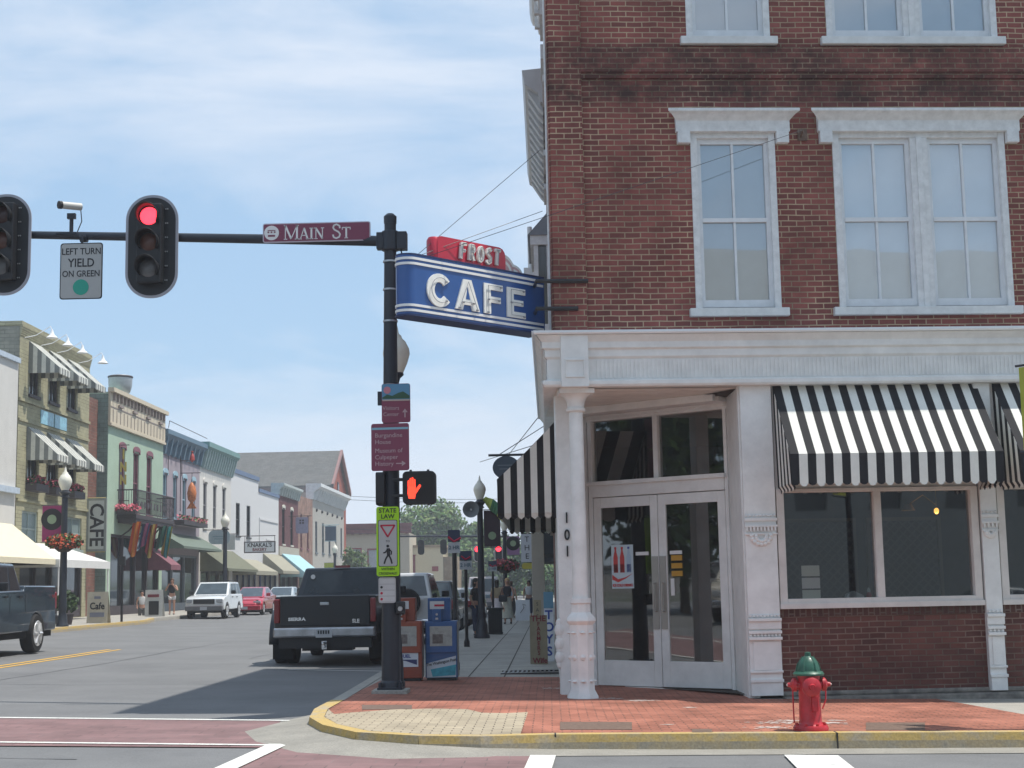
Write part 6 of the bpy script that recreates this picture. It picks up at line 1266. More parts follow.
mb = MB(); mb.box(-.02, .1, -.02, 10.2, 9.55, 11.1); mb.box(-.02, .28, -.08, 10.25, 11.1, 11.3); mb.box(0, .16, -.04, 10.2, 9.5, 9.62); F_ = mb.build('frieze', crm, T)
mb = MB()
for k in range(16): a = .35 + k * .62; mb.box(.1, .22, a, a + .09, 10.72, 11.08); mb.box(.1, .125, a + .02, a + .06, 9.7, 10.3)
for k in range(4): mb.box(.1, .2, 1.2 + k * 2.5, 1.9 + k * 2.5, 10.5, 10.6)
mb.box(.1, .12, 0, 10.2, 10.38, 10.43); mb.build('bracket', mat('frieze_brown_paint', (.27, .22, .2), .7), F_)  # brackets and strips in a darker brown than the cream frieze
T2 = thing('inn_sign', 'tall vertical gold letters in an iron frame on the mint green facade', 'sign', (-20.55, 72.3, 7.4)); gold = mat('gold_letters', (.5, .35, .08), .5, var=.1)
mb = MB(); mb.box(-.2, -.18, -.22, .22, -1.3, 1.4); mb.box(-.17, .3, -.25, -.23, -1.4, -1.36); mb.box(-.17, .3, -.25, -.23, 1.3, 1.34); mb.build('frame', trimdark, T2)
for i, ch in enumerate('INN'): text(ch, .62, gold, T2, .03, -.28, .85 - .62 * i, bold=.03, sx=.7)
# balcony
T2 = T; mb = MB(); mb.box(.003, .95, 1.6, 9.0, 5.15, 5.35); mb.box(.05, .9, 1.7, 8.9, 4.95, 5.15)
for y in (2.2, 4.6, 7.0, 8.6): mb.tube([(.05, y, 4.3), (.45, y, 4.6), (.8, y, 5.0)], .04, 5)
BALC = mb.build('balcony', trimdark, T)
mb = MB()
for (x0, x1, y0, y1) in ((.93, .95, 1.6, 9.0),): 
    mb.box(.9, .95, 1.6, 9.0, 6.5, 6.56); mb.box(.9, .95, 1.6, 9.0, 5.4, 5.45); mb.box(.905, .945, 1.6, 9.0, 6.15, 6.18)
    for k in range(50): mb.box(.915, .935, 1.6 + k * .15, 1.625 + k * .15, 5.4, 6.5)
    for k in range(12): mb.lathe([(.14, 0), (.17, 0), (.17, .02), (.14, .02)], 10, (.93, 1.95 + k * .61, 5.85), 'x')
for y in (1.6, 8.96):
    mb.box(0, .93, y, y + .04, 6.5, 6.56); mb.box(0, .93, y, y + .04, 5.4, 5.45); 
    for k in range(7): mb.box(.05 + k * .13, .07 + k * .13, y, y + .02, 5.4, 6.5)
mb.build('railing', trimdark, BALC)
mb = MB(); mb.box(.05, .9, 1.35, 1.6, 5.35, 5.6); mb.build('planter', trimdark, BALC)
T2 = thing('window_box', 'flower trough with red and pink blossom at the end of the iron balcony', 'window box', (-20.2, 71.6, 5.55)); mb = MB(); mb.box(-.45, .45, -.12, .12, -.2, .02); mb.build('trough', trimdark, T2); mb = MB(); [flowers(mb, (k * .12, 0, .08), .17, .2, 24, .06) for k in range(-4, 5)]; mb.build('flowers', [flP, flP, leafC], T2)
# flags under the balcony
fl = [('orange flag hanging under the iron balcony', (.62, .11, .03), (.6, .2, .03), 72.2), ('blue and pink flag hanging under the iron balcony', (.08, .14, .3), (.35, .1, .2), 73.9), ('red and yellow flag hanging under the iron balcony', (.45, .05, .06), (.5, .35, .1), 75.2), ('dark green flag hanging under the iron balcony', (.05, .14, .1), (.07, .2, .15), 77.2), ('yellow and teal flag hanging under the iron balcony', (.55, .42, .08), (.05, .3, .3), 78.3)]
for i, (lb, c1, c2, y) in enumerate(fl):
    T2 = thing('flag', lb, 'flag', (-19.85, y, 5.0), 0, 'flags under the balcony'); mb = MB()
    for k in range(6):
        mb.m = 1 if 2 <= k <= 3 else 0; t0, t1 = k / 6, (k + 1) / 6; x0, x1 = -.2 + .42 * t0, -.2 + .42 * t1; yy = lambda t: .12 * sin(t * 11); b = lambda t: -1.35 - .35 * sin(pi * t) if i % 2 == 0 else -1.3 + .3 * t
        mb.quad((x0, yy(t0), 0), (x1, yy(t1), 0), (x1 - .25, yy(t1) + .1, b(t1)), (x0 - .25, yy(t0) + .1, b(t0)))
    mb.build('cloth', [mat('flag_a%d' % i, c1, .8, var=.05), mat('flag_b%d' % i, c2, .8, var=.05)], T2, solid=.01)
    mb = MB(); mb.tube([(-.5, 0, .02), (.35, 0, .02)], .015, 5); mb.build('flag_pole', trimdark, T2)
T2 = thing('roof_fan', 'round galvanised exhaust fan on the roof of the mint green building', 'exhaust fan', (-21.45, 74.5, 11.15)); mb = MB(); mb.lathe([(.38, 0), (.38, .35), (.5, .5), (.58, .8), (.6, 1.25), (.55, 1.3), (.5, 1.34), (.3, 1.36)], 20); mb.build('housing', mat('fan_metal', (.4, .43, .45), .4, .5, var=.1), T2, smooth=30)
mb = MB(); mb.lathe([(.61, 1.2), (.63, 1.25), (.61, 1.3)], 20); mb.build('cap_rim', trimdark, T2)
# d) lavender building
lav = mat('lavender_render', (.33, .285, .315), .75, var=.06); teal = mat('slate_blue_cornice', (.115, .19, .255), .6, var=.1); lb_ = mat('pale_blue_frame', (.30, .45, .52), .5)
T = bldg('lavender_building', 'lavender building with slate blue cornice and pale blue arched windows', -21, 80.5, 90, 10.4)
wo = [(.9, 1.75), (3.1, 3.95), (5.3, 6.15), (7.5, 8.35)]; ops = [(a, b, 5.7, 8.05) for a, b in wo] + [(.5, 9, .5, 3.7)]; shell(T, 0, 9.5, 9.5, 14, lav, ops)
for o in ops[:4]: lwin(T, o, lb_, hood=lb_)
store(T, .5, 9, .5, 3.7, mat('dusty_blue_wood', (.18, .21, .24), .6), 3)
def cornice(T, L_, z0, z1, out, m_, nb=8, bm_=None, dep=.6):
    mb = MB(); p = [(0, z0), (.08, z0), (.12, z0 + (z1 - z0) * .45), (out * .55, z0 + (z1 - z0) * .6), (out, z0 + (z1 - z0) * .8), (out, z1), (-dep, z1), (-dep, z0)]
    mb.prism(p, lambda a, b, c: (a, c, b), -.03, L_ - .01); C_ = mb.build('cornice', m_, T); mb = MB()
    for k in range(nb):
        y = (k + .5) * L_ / nb; mb.prism([(.08, z0 - .1), (.2, z0 - .05), (out * .7, z0 + (z1 - z0) * .5), (out * .8, z0 + (z1 - z0) * .72), (.08, z0 + (z1 - z0) * .72)], lambda a, b, c: (a, c, b), y - .09, y + .09)
        mb.build('bracket', bm_ or m_, C_); mb = MB()
    return C_
cornice(T, 9.5, 9.15, 10.4, .5, teal, 9, mat('cornice_pale_relief', (.15, .23, .29), .6))
mb = MB(); mb.tube([(.5, 0, 10.45), (.5, .2, 10.85), (.5, 9.2, 10.75)], .02, 5); mb.build('roof_rail', trimdark, T)
mb = MB(); mb.box(-.05, .03, 1.9, 1.96, 8.2, 9.2); mb.box(-.05, .03, 5, 5.06, 8.2, 9.2); mb.build('tie_bar', trimdark, T)
T2 = thing('window_box', 'long window box of red flowers on the lavender building', 'window box', (-20.6, 86, 5.35)); mb = MB(); mb.box(-.3, .3, -2.6, 3.2, 0, .25); mb.build('box', trimdark, T2); mb = MB(); [flowers(mb, (.1, -2.5 + k * .35, .33), .25, .22, 22, .07) for k in range(17)]; mb.build('flowers', [flP, leafC, leafB], T2)
T2 = thing('fish_ornament', 'hanging orange and gold fish-shaped ornament on an iron bracket before the lavender facade', 'hanging ornament', (-20.15, 84.5, 7.2)); T2.scale = (.8, .8, .72); mb = MB(); mb.lathe([(.02, -.95), (.28, -.6), (.34, -.1), (.26, .4), (.1, .7), (.02, .8)], 10); mb.prism([(-.35, -1.3), (.35, -1.3), (.1, -.85), (-.1, -.85)], XZ, -.04, .04); mb.build('fish_body', mat('fish_orange', (.5, .16, .05), .5, var=.5, scale=8), T2, smooth=True)
mb = MB(); mb.tube([(-.8, 0, 1.5), (.6, 0, 1.5)], .03, 5); mb.tube([(-.82, 0, -1.5), (-.82, 0, 2.9)], .03, 5); mb.tube([(0, 0, .8), (0, 0, 1.5)], .02, 5); mb.tube([(-.8, 0, 2.5), (.3, 0, 2.5)], .025, 5); mb.build('bracket', trimdark, T2)
T2 = thing('fish_ornament', 'small red ornament above the orange fish before the lavender facade', 'hanging ornament', (-20.1, 84.3, 9.15)); T2.scale = (.7, .7, .6); mb = MB(); mb.lathe([(.02, -.5), (.22, -.25), (.16, .15), (.05, .4), (.12, .55), (.02, .6)], 8); mb.build('body', mat('ornament_red', (.4, .06, .05), .5, var=.3, scale=6), T2)
lawning('grey-green metal canopy over the shopfront of the lavender building', -21, 80.7, 90, 4.85, 4.05, 1.35, .12, mat('verdigris_metal', (.13, .165, .13), .6, var=.1), 'canopy', cat='canopy')
lawning('small mauve awning under the far end of the iron balcony', -20.75, 77.6, 79.6, 3.9, 3.0, 1.2, .25, mat('mauve_canvas', (.20, .08, .10), .8))
# e) white building with teal bracketed cornice
wb_ = mat('white_brick_paint', (.62, .60, .56), .75, var=.05, scale=2)
T = bldg('white_building', 'white building with teal bracketed cornice and narrow windows', -21, 90, 99, 10.5)
wo = [(1.0, 1.9), (3.7, 4.6), (6.4, 7.3)]; ops = [(a, b, 5.5, 8.2) for a, b in wo] + [(.5, 8.5, .5, 3.7)]; shell(T, 0, 9, 10, 14, wb_, ops)
for o in ops[:3]: lwin(T, o, mat('grey_trim', (.25, .24, .25), .6), hood=wb_)
store(T, .5, 8.5, .5, 3.7, mat('olive_wood', (.15, .14, .1), .6), 3); cornice(T, 9, 9.1, 10.6, .6, mat('teal_cornice', (.16, .28, .27), .6, var=.1), 14, mat('pale_teal', (.36, .46, .45), .6))
lawning('long olive awning between the lavender building and the bakery', -21, 90.3, 99.6, 4.2, 2.95, 1.7, .15, mat('olive_canvas', (.14, .145, .10), .8))
# f) bakery, two heights
T = bldg('bakery_building', 'white bakery building with dark blue coping and black windows', -21, 99, 116.6, 9.6)
ops = [(1.6, 2.9, 5.3, 7.5), (5.2, 6.5, 5.3, 7.5), (.6, 16.8, .5, 3.4)]; shell(T, 0, 17.6, 8.7, 14, mat('white_stucco', (.60, .60, .60), .7, var=.04), ops)
for o in ops[:2]: lwin(T, o, hous)
store(T, .6, 16.8, .5, 3.4, mat('dark_blue_trim', (.03, .045, .12), .5), 8, mat('warm_dark_glass', (.10, .08, .06), .3))
mb = MB(); mb.box(-14, -.001, .0, 9.4, 8.7, 9.45); mb.build('upper_wall', MATS['white_stucco'], T)
mb = MB(); mb.box(-14, .08, -.05, 9.45, 9.45, 9.75); mb.box(-14, .08, 9.45, 17.6, 8.7, 8.95); mb.build('coping', mat('blue_grey_coping', (.12, .17, .27), .6), T)
mb = MB(); mb.box(0, .06, 9.7, 17.3, 6.7, 6.85); mb.box(0, .06, 9.7, 9.85, 4.4, 6.7); mb.box(0, .06, 12.5, 15, 5.3, 5.4); mb.build('panel_moulding', MATS['white_stucco'], T)
T2 = thing('bakery_sign', "black framed white KNAKAL'S BAKERY sign standing out over the far pavement", 'shop sign', (-19.3, 100.2, 4.47)); mb = MB(); mb.box(-1.05, 1.05, -.06, .06, -.38, .38); mb.build('frame', trimdark, T2)
mb = MB(); mb.box(-.98, .98, -.07, -.06, -.31, .31); mb.build('face', mat('sign_pale_blue_white', (.68, .70, .72), .5, var=.03), T2); text("KNAKAL'S", .38, letterblack, T2, 0, -.08, .13, bold=.008, sx=.95); text('BAKERY', .28, dr, T2, 0, -.08, -.17, bold=.006, sx=.95)
mb = MB(); mb.tube([(-1.5, 0, .75), (1.05, 0, .75)], .03, 5); mb.tube([(-1, 0, .75), (-1, 0, .38)], .02, 5); mb.tube([(1, 0, .75), (1, 0, .38)], .02, 5); mb.build('bracket', trimdark, T2)
T2 = thing('shop_sign', 'pale blue oval-topped shop sign over the pavement before the olive awning', 'shop sign', (-20.0, 91, 4.85)); mb = MB(); mb.prism(rrect(-.65, .65, -.42, .42, .3, 5), XZ, -.03, .03); mb.build('panel', mat('sign_dusty_blue', (.30, .37, .40), .6), T2); mb = MB(); mb.box(-.4, .4, -.04, -.03, .02, .06); mb.box(-.3, .3, -.04, -.03, -.12, -.08); mb.build('faint_lettering', mat('faint_teal_print', (.15, .24, .27), .6, var=0), T2); mb = MB(); mb.tube([(-1, 0, .45), (.6, 0, .45)], .025, 5); mb.build('bar', trimdark, T2)
T2 = thing('shop_sign', 'pale square shop sign on a dark bar right of the second street lamp', 'shop sign', (-20.4, 95.5, 4.75)); mb = MB(); mb.box(-.42, .42, -.03, .03, -.55, .4); mb.build('panel', mat('sign_pale_grey', (.42, .44, .44), .6), T2); mb = MB(); mb.tube([(-1.4, 0, .45), (.6, 0, .45)], .03, 5); mb.build('bar', trimdark, T2)
tanc = mat('tan_canvas', (.30, .285, .22), .8); lawning('tan awning under the bakery sign', -21, 100, 108, 3.75, 2.9, 1.5, .25, [tanc], scallop=False); lawning('second tan awning left of the pale blue awning', -21, 110.2, 117.4, 4.3, 3.0, 1.5, .2, tanc); lawning('pale blue awning at the foot of the maroon building', -21, 117.6, 126, 4.5, 2.85, 2.0, .25, mat('pale_blue_canvas', (.34, .53, .58), .8, var=.04))
# g) maroon, h) pink brick, i) grey with white cornice
T = bldg('maroon_building', 'small maroon building with white window hoods', -21, 116.6, 125.7, 9.6); ops = [(1.6, 2.7, 5.2, 8.0), (5.4, 6.5, 5.2, 8.0), (.6, 8.5, .5, 3.4)]
shell(T, 0, 9.1, 9.2, 12, brick_mat('maroon_brick', (.15, .06, .065), (.12, .05, .055), (.14, .08, .08), bw=.42, rh=.15), ops); [lwin(T, o, hous, hood=mat('cream_hood', (.6, .58, .5), .6)) for o in ops[:2]]; store(T, .6, 8.5, .5, 3.4, trimdark, 3); cornice(T, 9.1, 9.0, 9.9, .45, mat('stone_grey_cornice', (.42, .46, .44), .6, var=.15), 9); mb = MB(); mb.box(0, .1, 0, 9.1, 4.3, 5.0); mb.build('cream_band', cream, T)
T = bldg('pink_brick_building', 'weathered pink brick building between the maroon and grey ones', -21, 125.7, 133.5, 9.3); ops = [(1.2, 2.1, 5.1, 8.0), (4.7, 5.6, 5.1, 8.0), (.5, 7.3, .5, 3.6)]
shell(T, 0, 7.8, 9.5, 12, brick_mat('pink_brick', (.33, .19, .15), (.26, .16, .13), (.3, .26, .22), bw=.42, rh=.15, dirt=.5), ops); [lwin(T, o, mrn) for o in ops[:2]]; store(T, .5, 7.3, .5, 3.6, mat('sage_wood', (.22, .3, .24), .6), 3)
T = bldg('grey_building', 'tall pale grey building with broad white cornice', -21, 133.5, 154, 10.8); ops = [(1.5 + k * 4.1, 2.7 + k * 4.1, 4.9, 7.7) for k in range(5)] + [(.6, 19.8, .5, 3.4)]
shell(T, 0, 20.5, 10.2, 13, mat('pale_grey_brick', (.37, .355, .32), .75, var=.1), ops); [lwin(T, o, mat('slate_frame', (.12, .15, .18), .6)) for o in ops[:5]]; store(T, .6, 19.8, .5, 3.4, trimdark, 6); cornice(T, 20.5, 9.6, 11.0, .75, mat('white_cornice', (.60, .62, .62), .6), 16)
mb = MB()
for k in range(6): mb.sphere((.02, 2 + k * 3.3, 8.7), .16, 8)
mb.build('anchor_plate', hous, T)
T2 = thing('shop_sign', 'lilac square hanging sign before the pink brick building', 'shop sign', (-19.9, 121, 6.75)); mb = MB(); mb.prism(rrect(-.5, .5, -.65, .65, .12, 3), XZ, -.03, .03); mb.build('panel', mat('sign_lilac', (.27, .25, .34), .6), T2); mb = MB(); [mb.box(-.2 + .22 * i, -.05 + .22 * i, -.04, -.03, .12 + .2 * j, .26 + .2 * j) for i in (0, 1) for j in (0, 1)]; mb.build('emblem', trimdark, T2); mb = MB(); mb.tube([(-1.1, 0, .75), (.8, 0, .75)], .03, 5); mb.build('bar', trimdark, T2)
T2 = thing('shop_sign', 'dark blue square hanging sign before the grey building', 'shop sign', (-20.2, 139, 6.7)); mb = MB(); mb.box(-.5, .5, -.03, .03, -.65, .65); mb.build('panel', mat('sign_dusk_blue', (.06, .09, .14), .5), T2); mb = MB(); mb.box(-.55, .55, -.02, .02, .65, .72); mb.box(-.55, .55, -.02, .02, -.72, -.65); mb.tube([(-1, 0, .8), (.8, 0, .8)], .03, 5); mb.build('frame', MATS['pale_blue_frame'], T2)
# j) red brick hall with slate gable roof
T = thing('gabled_hall', 'large red brick hall with grey slate gable roof behind the street fronts', 'building', (-22.6, 154.6, 0)); rbr = brick_mat('bright_red_brick', (.34, .085, .055), (.28, .07, .05), (.25, .14, .11), bw=.42, rh=.15)
mb = MB(); mb.add([(0, 0, 0), (0, 12.8, 0), (0, 12.8, 12.3), (0, 6.4, 16.0), (0, 0, 12.3), (-26, 0, 0), (-26, 12.8, 0), (-26, 12.8, 12.3), (-26, 6.4, 16.0), (-26, 0, 12.3)], [(0, 1, 2, 3, 4), (5, 6, 7, 8, 9), (0, 4, 9, 5), (1, 2, 7, 6)]); mb.build('wall', rbr, T)
slate = brick_mat('slate_tiles', (.135, .135, .13), (.115, .118, .115), (.08, .08, .08), bw=.6, rh=.35, ms=.01, mode='floor', dirt=.2)
mb = MB(); mb.add([(.5, -.6, 12.0), (.5, 6.4, 16.15), (-26.5, 6.4, 16.15), (-26.5, -.6, 12.0), (.5, -.6, 12.25), (.5, 6.4, 16.4), (-26.5, 6.4, 16.4), (-26.5, -.6, 12.25)], [(0, 1, 2, 3), (4, 5, 6, 7), (0, 1, 5, 4), (2, 3, 7, 6), (0, 3, 7, 4)]); mb.add([(.5, 13.4, 12.0), (.5, 6.4, 16.15), (-26.5, 6.4, 16.15), (-26.5, 13.4, 12.0), (.5, 13.4, 12.25), (.5, 6.4, 16.4), (-26.5, 6.4, 16.4), (-26.5, 13.4, 12.25)], [(0, 1, 2, 3), (4, 5, 6, 7), (0, 1, 5, 4), (2, 3, 7, 6), (0, 3, 7, 4)]); mb.build('roof', slate, T)
mb = MB(); mb.box(-26, 0.05, -.7, 0, 11.3, 12.05); mb.build('eaves', mat('brown_grey_eaves', (.16, .13, .13), .7), T)
mb = MB(); mb.add([(.55, -.6, 11.9), (.55, 6.4, 16.05), (.55, 6.4, 16.5), (.55, -.6, 12.35), (.3, -.6, 11.9), (.3, 6.4, 16.05), (.3, 6.4, 16.5), (.3, -.6, 12.35)], [(0, 1, 2, 3), (4, 5, 6, 7), (0, 1, 5, 4), (3, 2, 6, 7)]); mb.add([(.55, 13.4, 11.9), (.55, 6.4, 16.05), (.55, 6.4, 16.5), (.55, 13.4, 12.35), (.3, 13.4, 11.9), (.3, 6.4, 16.05), (.3, 6.4, 16.5), (.3, 13.4, 12.35)], [(0, 1, 2, 3), (4, 5, 6, 7), (0, 1, 5, 4), (3, 2, 6, 7)]); mb.build('bargeboard', mat('pinkish_bargeboard', (.26, .15, .14), .6), T)
ops = [(3.6, 5, 6, 10), (7.8, 9.2, 6, 10), (5.9, 6.9, 11.5, 13)]
for o in ops: mb = MB(); mb.box(.002, .06, o[0], o[1], o[2], o[3]); W = mb.build('window', trimdark, T); mb = MB(); mb.box(.06, .1, o[0] + .2, o[1] - .2, o[2] + .2, o[3] - .2); mb.build('pane', darkglass, W)
# k) cream house across the end of the street
T = thing('cream_building', 'cream building with maroon cornice facing the camera at the end of the street', 'building', (-25.5, 185, 0))
mb = MB(); wall_open(mb, 0, 8.3, 0, 8.3, [(1.3, 2.3, 3.9, 6.4), (3.3, 4.8, 3.4, 6.3)], .2, FN); mb.box(0, 8.3, .3, 10, 0, 8.3); mb.build('wall', mat('cream_stucco', (.46, .41, .32), .7, var=.08), T)
for o in ((1.3, 2.3, 3.9, 6.4), (3.3, 4.8, 3.4, 6.3)):
    mb = MB(); a0, a1, z0, z1 = o; f = .16; mb.box(a0 - f, a0, -.05, .1, z0 - f, z1 + f); mb.box(a1, a1 + f, -.05, .1, z0 - f, z1 + f); mb.box(a0, a1, -.05, .1, z1, z1 + f); mb.box(a0, a1, -.05, .1, z0 - f, z0); W = mb.build('window', mat('maroon_frame', (.25, .05, .06), .6), T); mb = MB(); mb.box(a0, a1, .1, .12, z0, z1); mb.build('pane', mat('curtained_pane', (.35, .38, .42), .4), W)
mb = MB(); mb.box(-.3, 8.6, -.5, 0, 8.3, 9.5); mb.box(-.4, 8.7, -.7, 0, 9.1, 9.5)
for k in range(9): mb.box(.3 + k * .95, .6 + k * .95, -.6, -.1, 8.2, 8.7)
mb.build('cornice', mat('maroon_cornice', (.17, .06, .065), .6, var=.2), T)
T = thing('cream_building', 'lower tan and cream building right of the maroon-corniced one, partly behind the parked vehicles', 'building', (-21.0, 190, 0))
mb = MB(); wall_open(mb, 2.6, 7.6, 0, 6.6, [(3.2, 4.1, 3.0, 5.6)], .2, FN); mb.box(2.6, 7.6, .3, 10, 0, 6.6); mb.build('wall', mat('pale_yellow_stucco', (.56, .49, .34), .7, var=.05), T); mb = MB(); mb.box(3.1, 4.2, -.06, .1, 2.9, 3.0); mb.box(3.1, 4.2, -.06, .1, 5.6, 5.7); mb.box(3.2, 4.1, .1, .12, 3, 5.6); mb.box(6.2, 7.0, -.1, -.02, 3.6, 4.2); mb.build('window', mat('maroon_frame', (.25, .05, .06), .6), T); mb = MB(); mb.box(2.4, 8, -.2, 10.2, 6.6, 6.9); mb.build('coping', tanb, T); mb = MB(); mb.box(7.6, 9.4, .2, 9, 0, 5.4); mb.build('brick_wing', tanb, T)

# ================================================================== RIGHT HAND NEIGHBOURS
T = thing('brick_building', 'red brick neighbour behind the corner building with deep pale bracketed roof cornice', 'building', (.12, 29.7, 0))
rn = brick_mat('neighbour_brick', (.20, .075, .06), (.15, .06, .05), (.28, .22, .18)); RXf = lambda a, d, z: (d, a, z)
ops = [(1.2 + k * 2.6, 2.2 + k * 2.6, 5.4, 7.6) for k in range(5)]; mb = MB(); wall_open(mb, 0, 13.5, 0, 11.6, ops, .2, RXf); mb.box(.3, 9, 0, 13.5, 0, 11.4); mb.build('wall', rn, T)
for o in ops: mb = MB(); mb.obox(RXf, o[0] - .08, o[1] + .08, -.06, .15, o[2] - .1, o[2]); mb.obox(RXf, o[0] - .15, o[1] + .15, -.2, .15, o[3], o[3] + .3); W = mb.build('window', whitew, T); mb = MB(); mb.obox(RXf, o[0], o[1], .14, .16, o[2], o[3]); mb.build('pane', darkglass, W)
mb = MB(); mb.prism([(0, 11.5), (-.1, 11.5), (-.14, 11.7), (-.42, 11.9), (-.47, 12.2), (.1, 12.25)], lambda a, b, c: (a, c, b), .3, 8.2)
for k in range(13): mb.prism([(-.05, 11.35), (-.14, 11.45), (-.36, 11.8), (-.36, 11.9), (-.05, 11.9)], lambda a, b, c: (a, c, b), .5 + k * .6, .75 + k * .6)
mb.build('roof_cornice', mat('pale_grey_cornice', (.52, .52, .52), .6, var=.06), T)
mb = MB(); mb.box(-.5, .02, 1, 13, 3.4, 3.5); mb.box(-.08, .05, 0, 13.5, 3.0, 3.9); mb.build('shop_fascia', cream, T)
lawning('small awning' , 0, 0, 1, 1, 1, 1, 1, cream) if False else None
for i, (y0, y1, h, c, lb) in enumerate(((43.2, 62, 10, (.25, .22, .2), 'grey rendered building far along the right pavement'), (62, 90, 11, (.2, .09, .07), 'dark red building farther along the right pavement'), (90, 130, 9.5, (.35, .33, .28), 'pale building near the far end of the right pavement'))):
    T = thing('street_building', lb, 'building', (.25 + .05 * i, y0, 0)); m_ = mat('neighbour_%s' % ['grey', 'red', 'pale'][i], c, .75, var=.1); L_ = y1 - y0
    ops = [(1 + k * 3.2, 2.2 + k * 3.2, 5, 7.4) for k in range(int(L_ / 3.2))]; mb = MB(); wall_open(mb, 0, L_, 0, h, ops, .2, RXf); mb.box(.25, 10, 0, L_, 0, h); mb.build('wall', m_, T)
    mb = MB(); mb.obox(RXf, .3, L_ - .3, -.02, .05, .5, 3.2); mb.build('shopfront', darkglass, T); mb = MB(); mb.obox(RXf, 0, L_, -.25, 0, h - .5, h + .1); mb.build('cornice', m_, T)
    for o in ops[:6]: mb = MB(); mb.obox(RXf, o[0], o[1], .15, .17, o[2], o[3]); mb.build('window', darkglass, T)
darkc = mat('dark_canvas', (.03, .035, .04), .85)
for (y0, y1, m_, lb) in ((52, 58, darkc, 'dark awning over the strolling women'), (68, 76, darkc, 'dark awning farther along the right pavement')):
    T = thing('awning', lb, 'awning', (.25, y0, 0)); mb = MB(); L_ = y1 - y0; mb.add([(0, 0, 3.6), (0, L_, 3.6), (-1.2, L_, 2.9), (-1.2, 0, 2.9), (0, 0, 2.65), (0, L_, 2.65), (-1.2, L_, 2.65), (-1.2, 0, 2.65)], [(0, 1, 2, 3), (4, 5, 6, 7), (0, 3, 7, 4), (1, 2, 6, 5), (2, 3, 7, 6)]); mb.build('canopy', m_, T)

# ================================================================== TREES
def tree(label, x, y, h, w_, z0=0, n=5200, seed=1, trunk=.35, leaf=.28, name='leafy_tree', group=None, base=.22, mats=(leafA, leafB, leafC)):
    rnd = random.Random(seed); T = thing(name, label, 'tree', (x, y, z0), 0, group); bark = mat('bark', (.10, .075, .055), .9, var=.25, scale=10, bump=.4)
    mb = MB(); mb.tube([(0, 0, -.2), (.05, 0, h * .2), (-.1, .1, h * .45), (.05, 0, h * .8)], [trunk * .6, trunk * .42, trunk * .28, .04], 9)
    clumps = []
    for k in range(26):
        a = rnd.random() * 2 * pi; t = rnd.uniform(base + .08, .93); prof = sin(pi * min(1, (t - base * .6) / (1.05 - base * .6))) ** .65; rr = w_ / 2 * prof * rnd.uniform(.25, .85)
        c = Vector((rr * cos(a), rr * sin(a), h * t)); clumps.append((c, rnd.uniform(.16, .27) * w_ * (.6 + .4 * prof)))
        if k % 2 == 0: s = Vector((0, 0, h * max(base, t - .28))); mb.tube([s, s.lerp(c, .5) + Vector((0, 0, -.1)), c], [trunk * .2, trunk * .12, .02], 6)
    mb.build('trunk', bark, T, smooth=True)
    mb = MB()
    for k in range(n):
        c, r_ = clumps[rnd.randrange(len(clumps))]; d = Vector((rnd.gauss(0, 1), rnd.gauss(0, 1), rnd.gauss(0, .8))).normalized() * r_ * rnd.uniform(.55, 1.12) ** .7
        p = c + d; a = Vector((rnd.gauss(0, 1), rnd.gauss(0, 1), rnd.gauss(0, 1))).normalized(); b = a.orthogonal().normalized(); s = leaf * rnd.uniform(.5, 1.2)
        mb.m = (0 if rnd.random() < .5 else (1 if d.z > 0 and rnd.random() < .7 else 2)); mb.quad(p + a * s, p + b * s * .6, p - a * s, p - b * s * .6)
    mb.build('crown', list(mats), T); return T
tg_ = 'trees closing the far end of the street'
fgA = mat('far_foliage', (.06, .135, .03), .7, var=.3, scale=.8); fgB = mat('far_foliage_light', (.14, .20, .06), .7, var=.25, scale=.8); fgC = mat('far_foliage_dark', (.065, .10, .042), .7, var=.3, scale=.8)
FM = (fgA, fgB, fgC)
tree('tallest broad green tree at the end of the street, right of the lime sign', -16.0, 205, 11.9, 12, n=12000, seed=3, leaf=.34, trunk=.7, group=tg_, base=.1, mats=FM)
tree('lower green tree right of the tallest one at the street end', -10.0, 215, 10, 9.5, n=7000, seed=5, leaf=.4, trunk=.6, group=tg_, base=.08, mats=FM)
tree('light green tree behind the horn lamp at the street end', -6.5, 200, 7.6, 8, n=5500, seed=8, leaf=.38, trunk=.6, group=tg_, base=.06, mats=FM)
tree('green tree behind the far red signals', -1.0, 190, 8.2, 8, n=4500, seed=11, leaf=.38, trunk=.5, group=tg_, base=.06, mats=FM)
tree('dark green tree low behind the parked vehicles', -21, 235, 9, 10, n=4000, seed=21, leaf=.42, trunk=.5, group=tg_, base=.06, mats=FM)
tree('small street tree against the red gabled hall', -19.2, 148, 5.6, 2.6, z0=.5, n=1500, seed=14, leaf=.16, trunk=.15, base=.25)
# understorey beyond the road end
mb = MB(); rnd = random.Random(5)
for k in range(5200):
    x = rnd.uniform(-34, 26); y = 224 + rnd.uniform(0, 8); z = abs(rnd.gauss(0, 1)) * 1.6 * (1 + .4 * sin(x * .7)) ; p = Vector((x, y, z)); a = Vector((rnd.gauss(0, 1), rnd.gauss(0, 1), rnd.gauss(0, 1))).normalized(); b = a.orthogonal(); s = rnd.uniform(.3, .6); mb.m = rnd.randrange(3); mb.quad(p + a * s, p + b * s * .7, p - a * s, p - b * s * .7)
tag(mb.build('hedge', list(FM)), 'dark continuous hedge of shrubs closing the far street end', 'hedge')['kind'] = 'stuff'

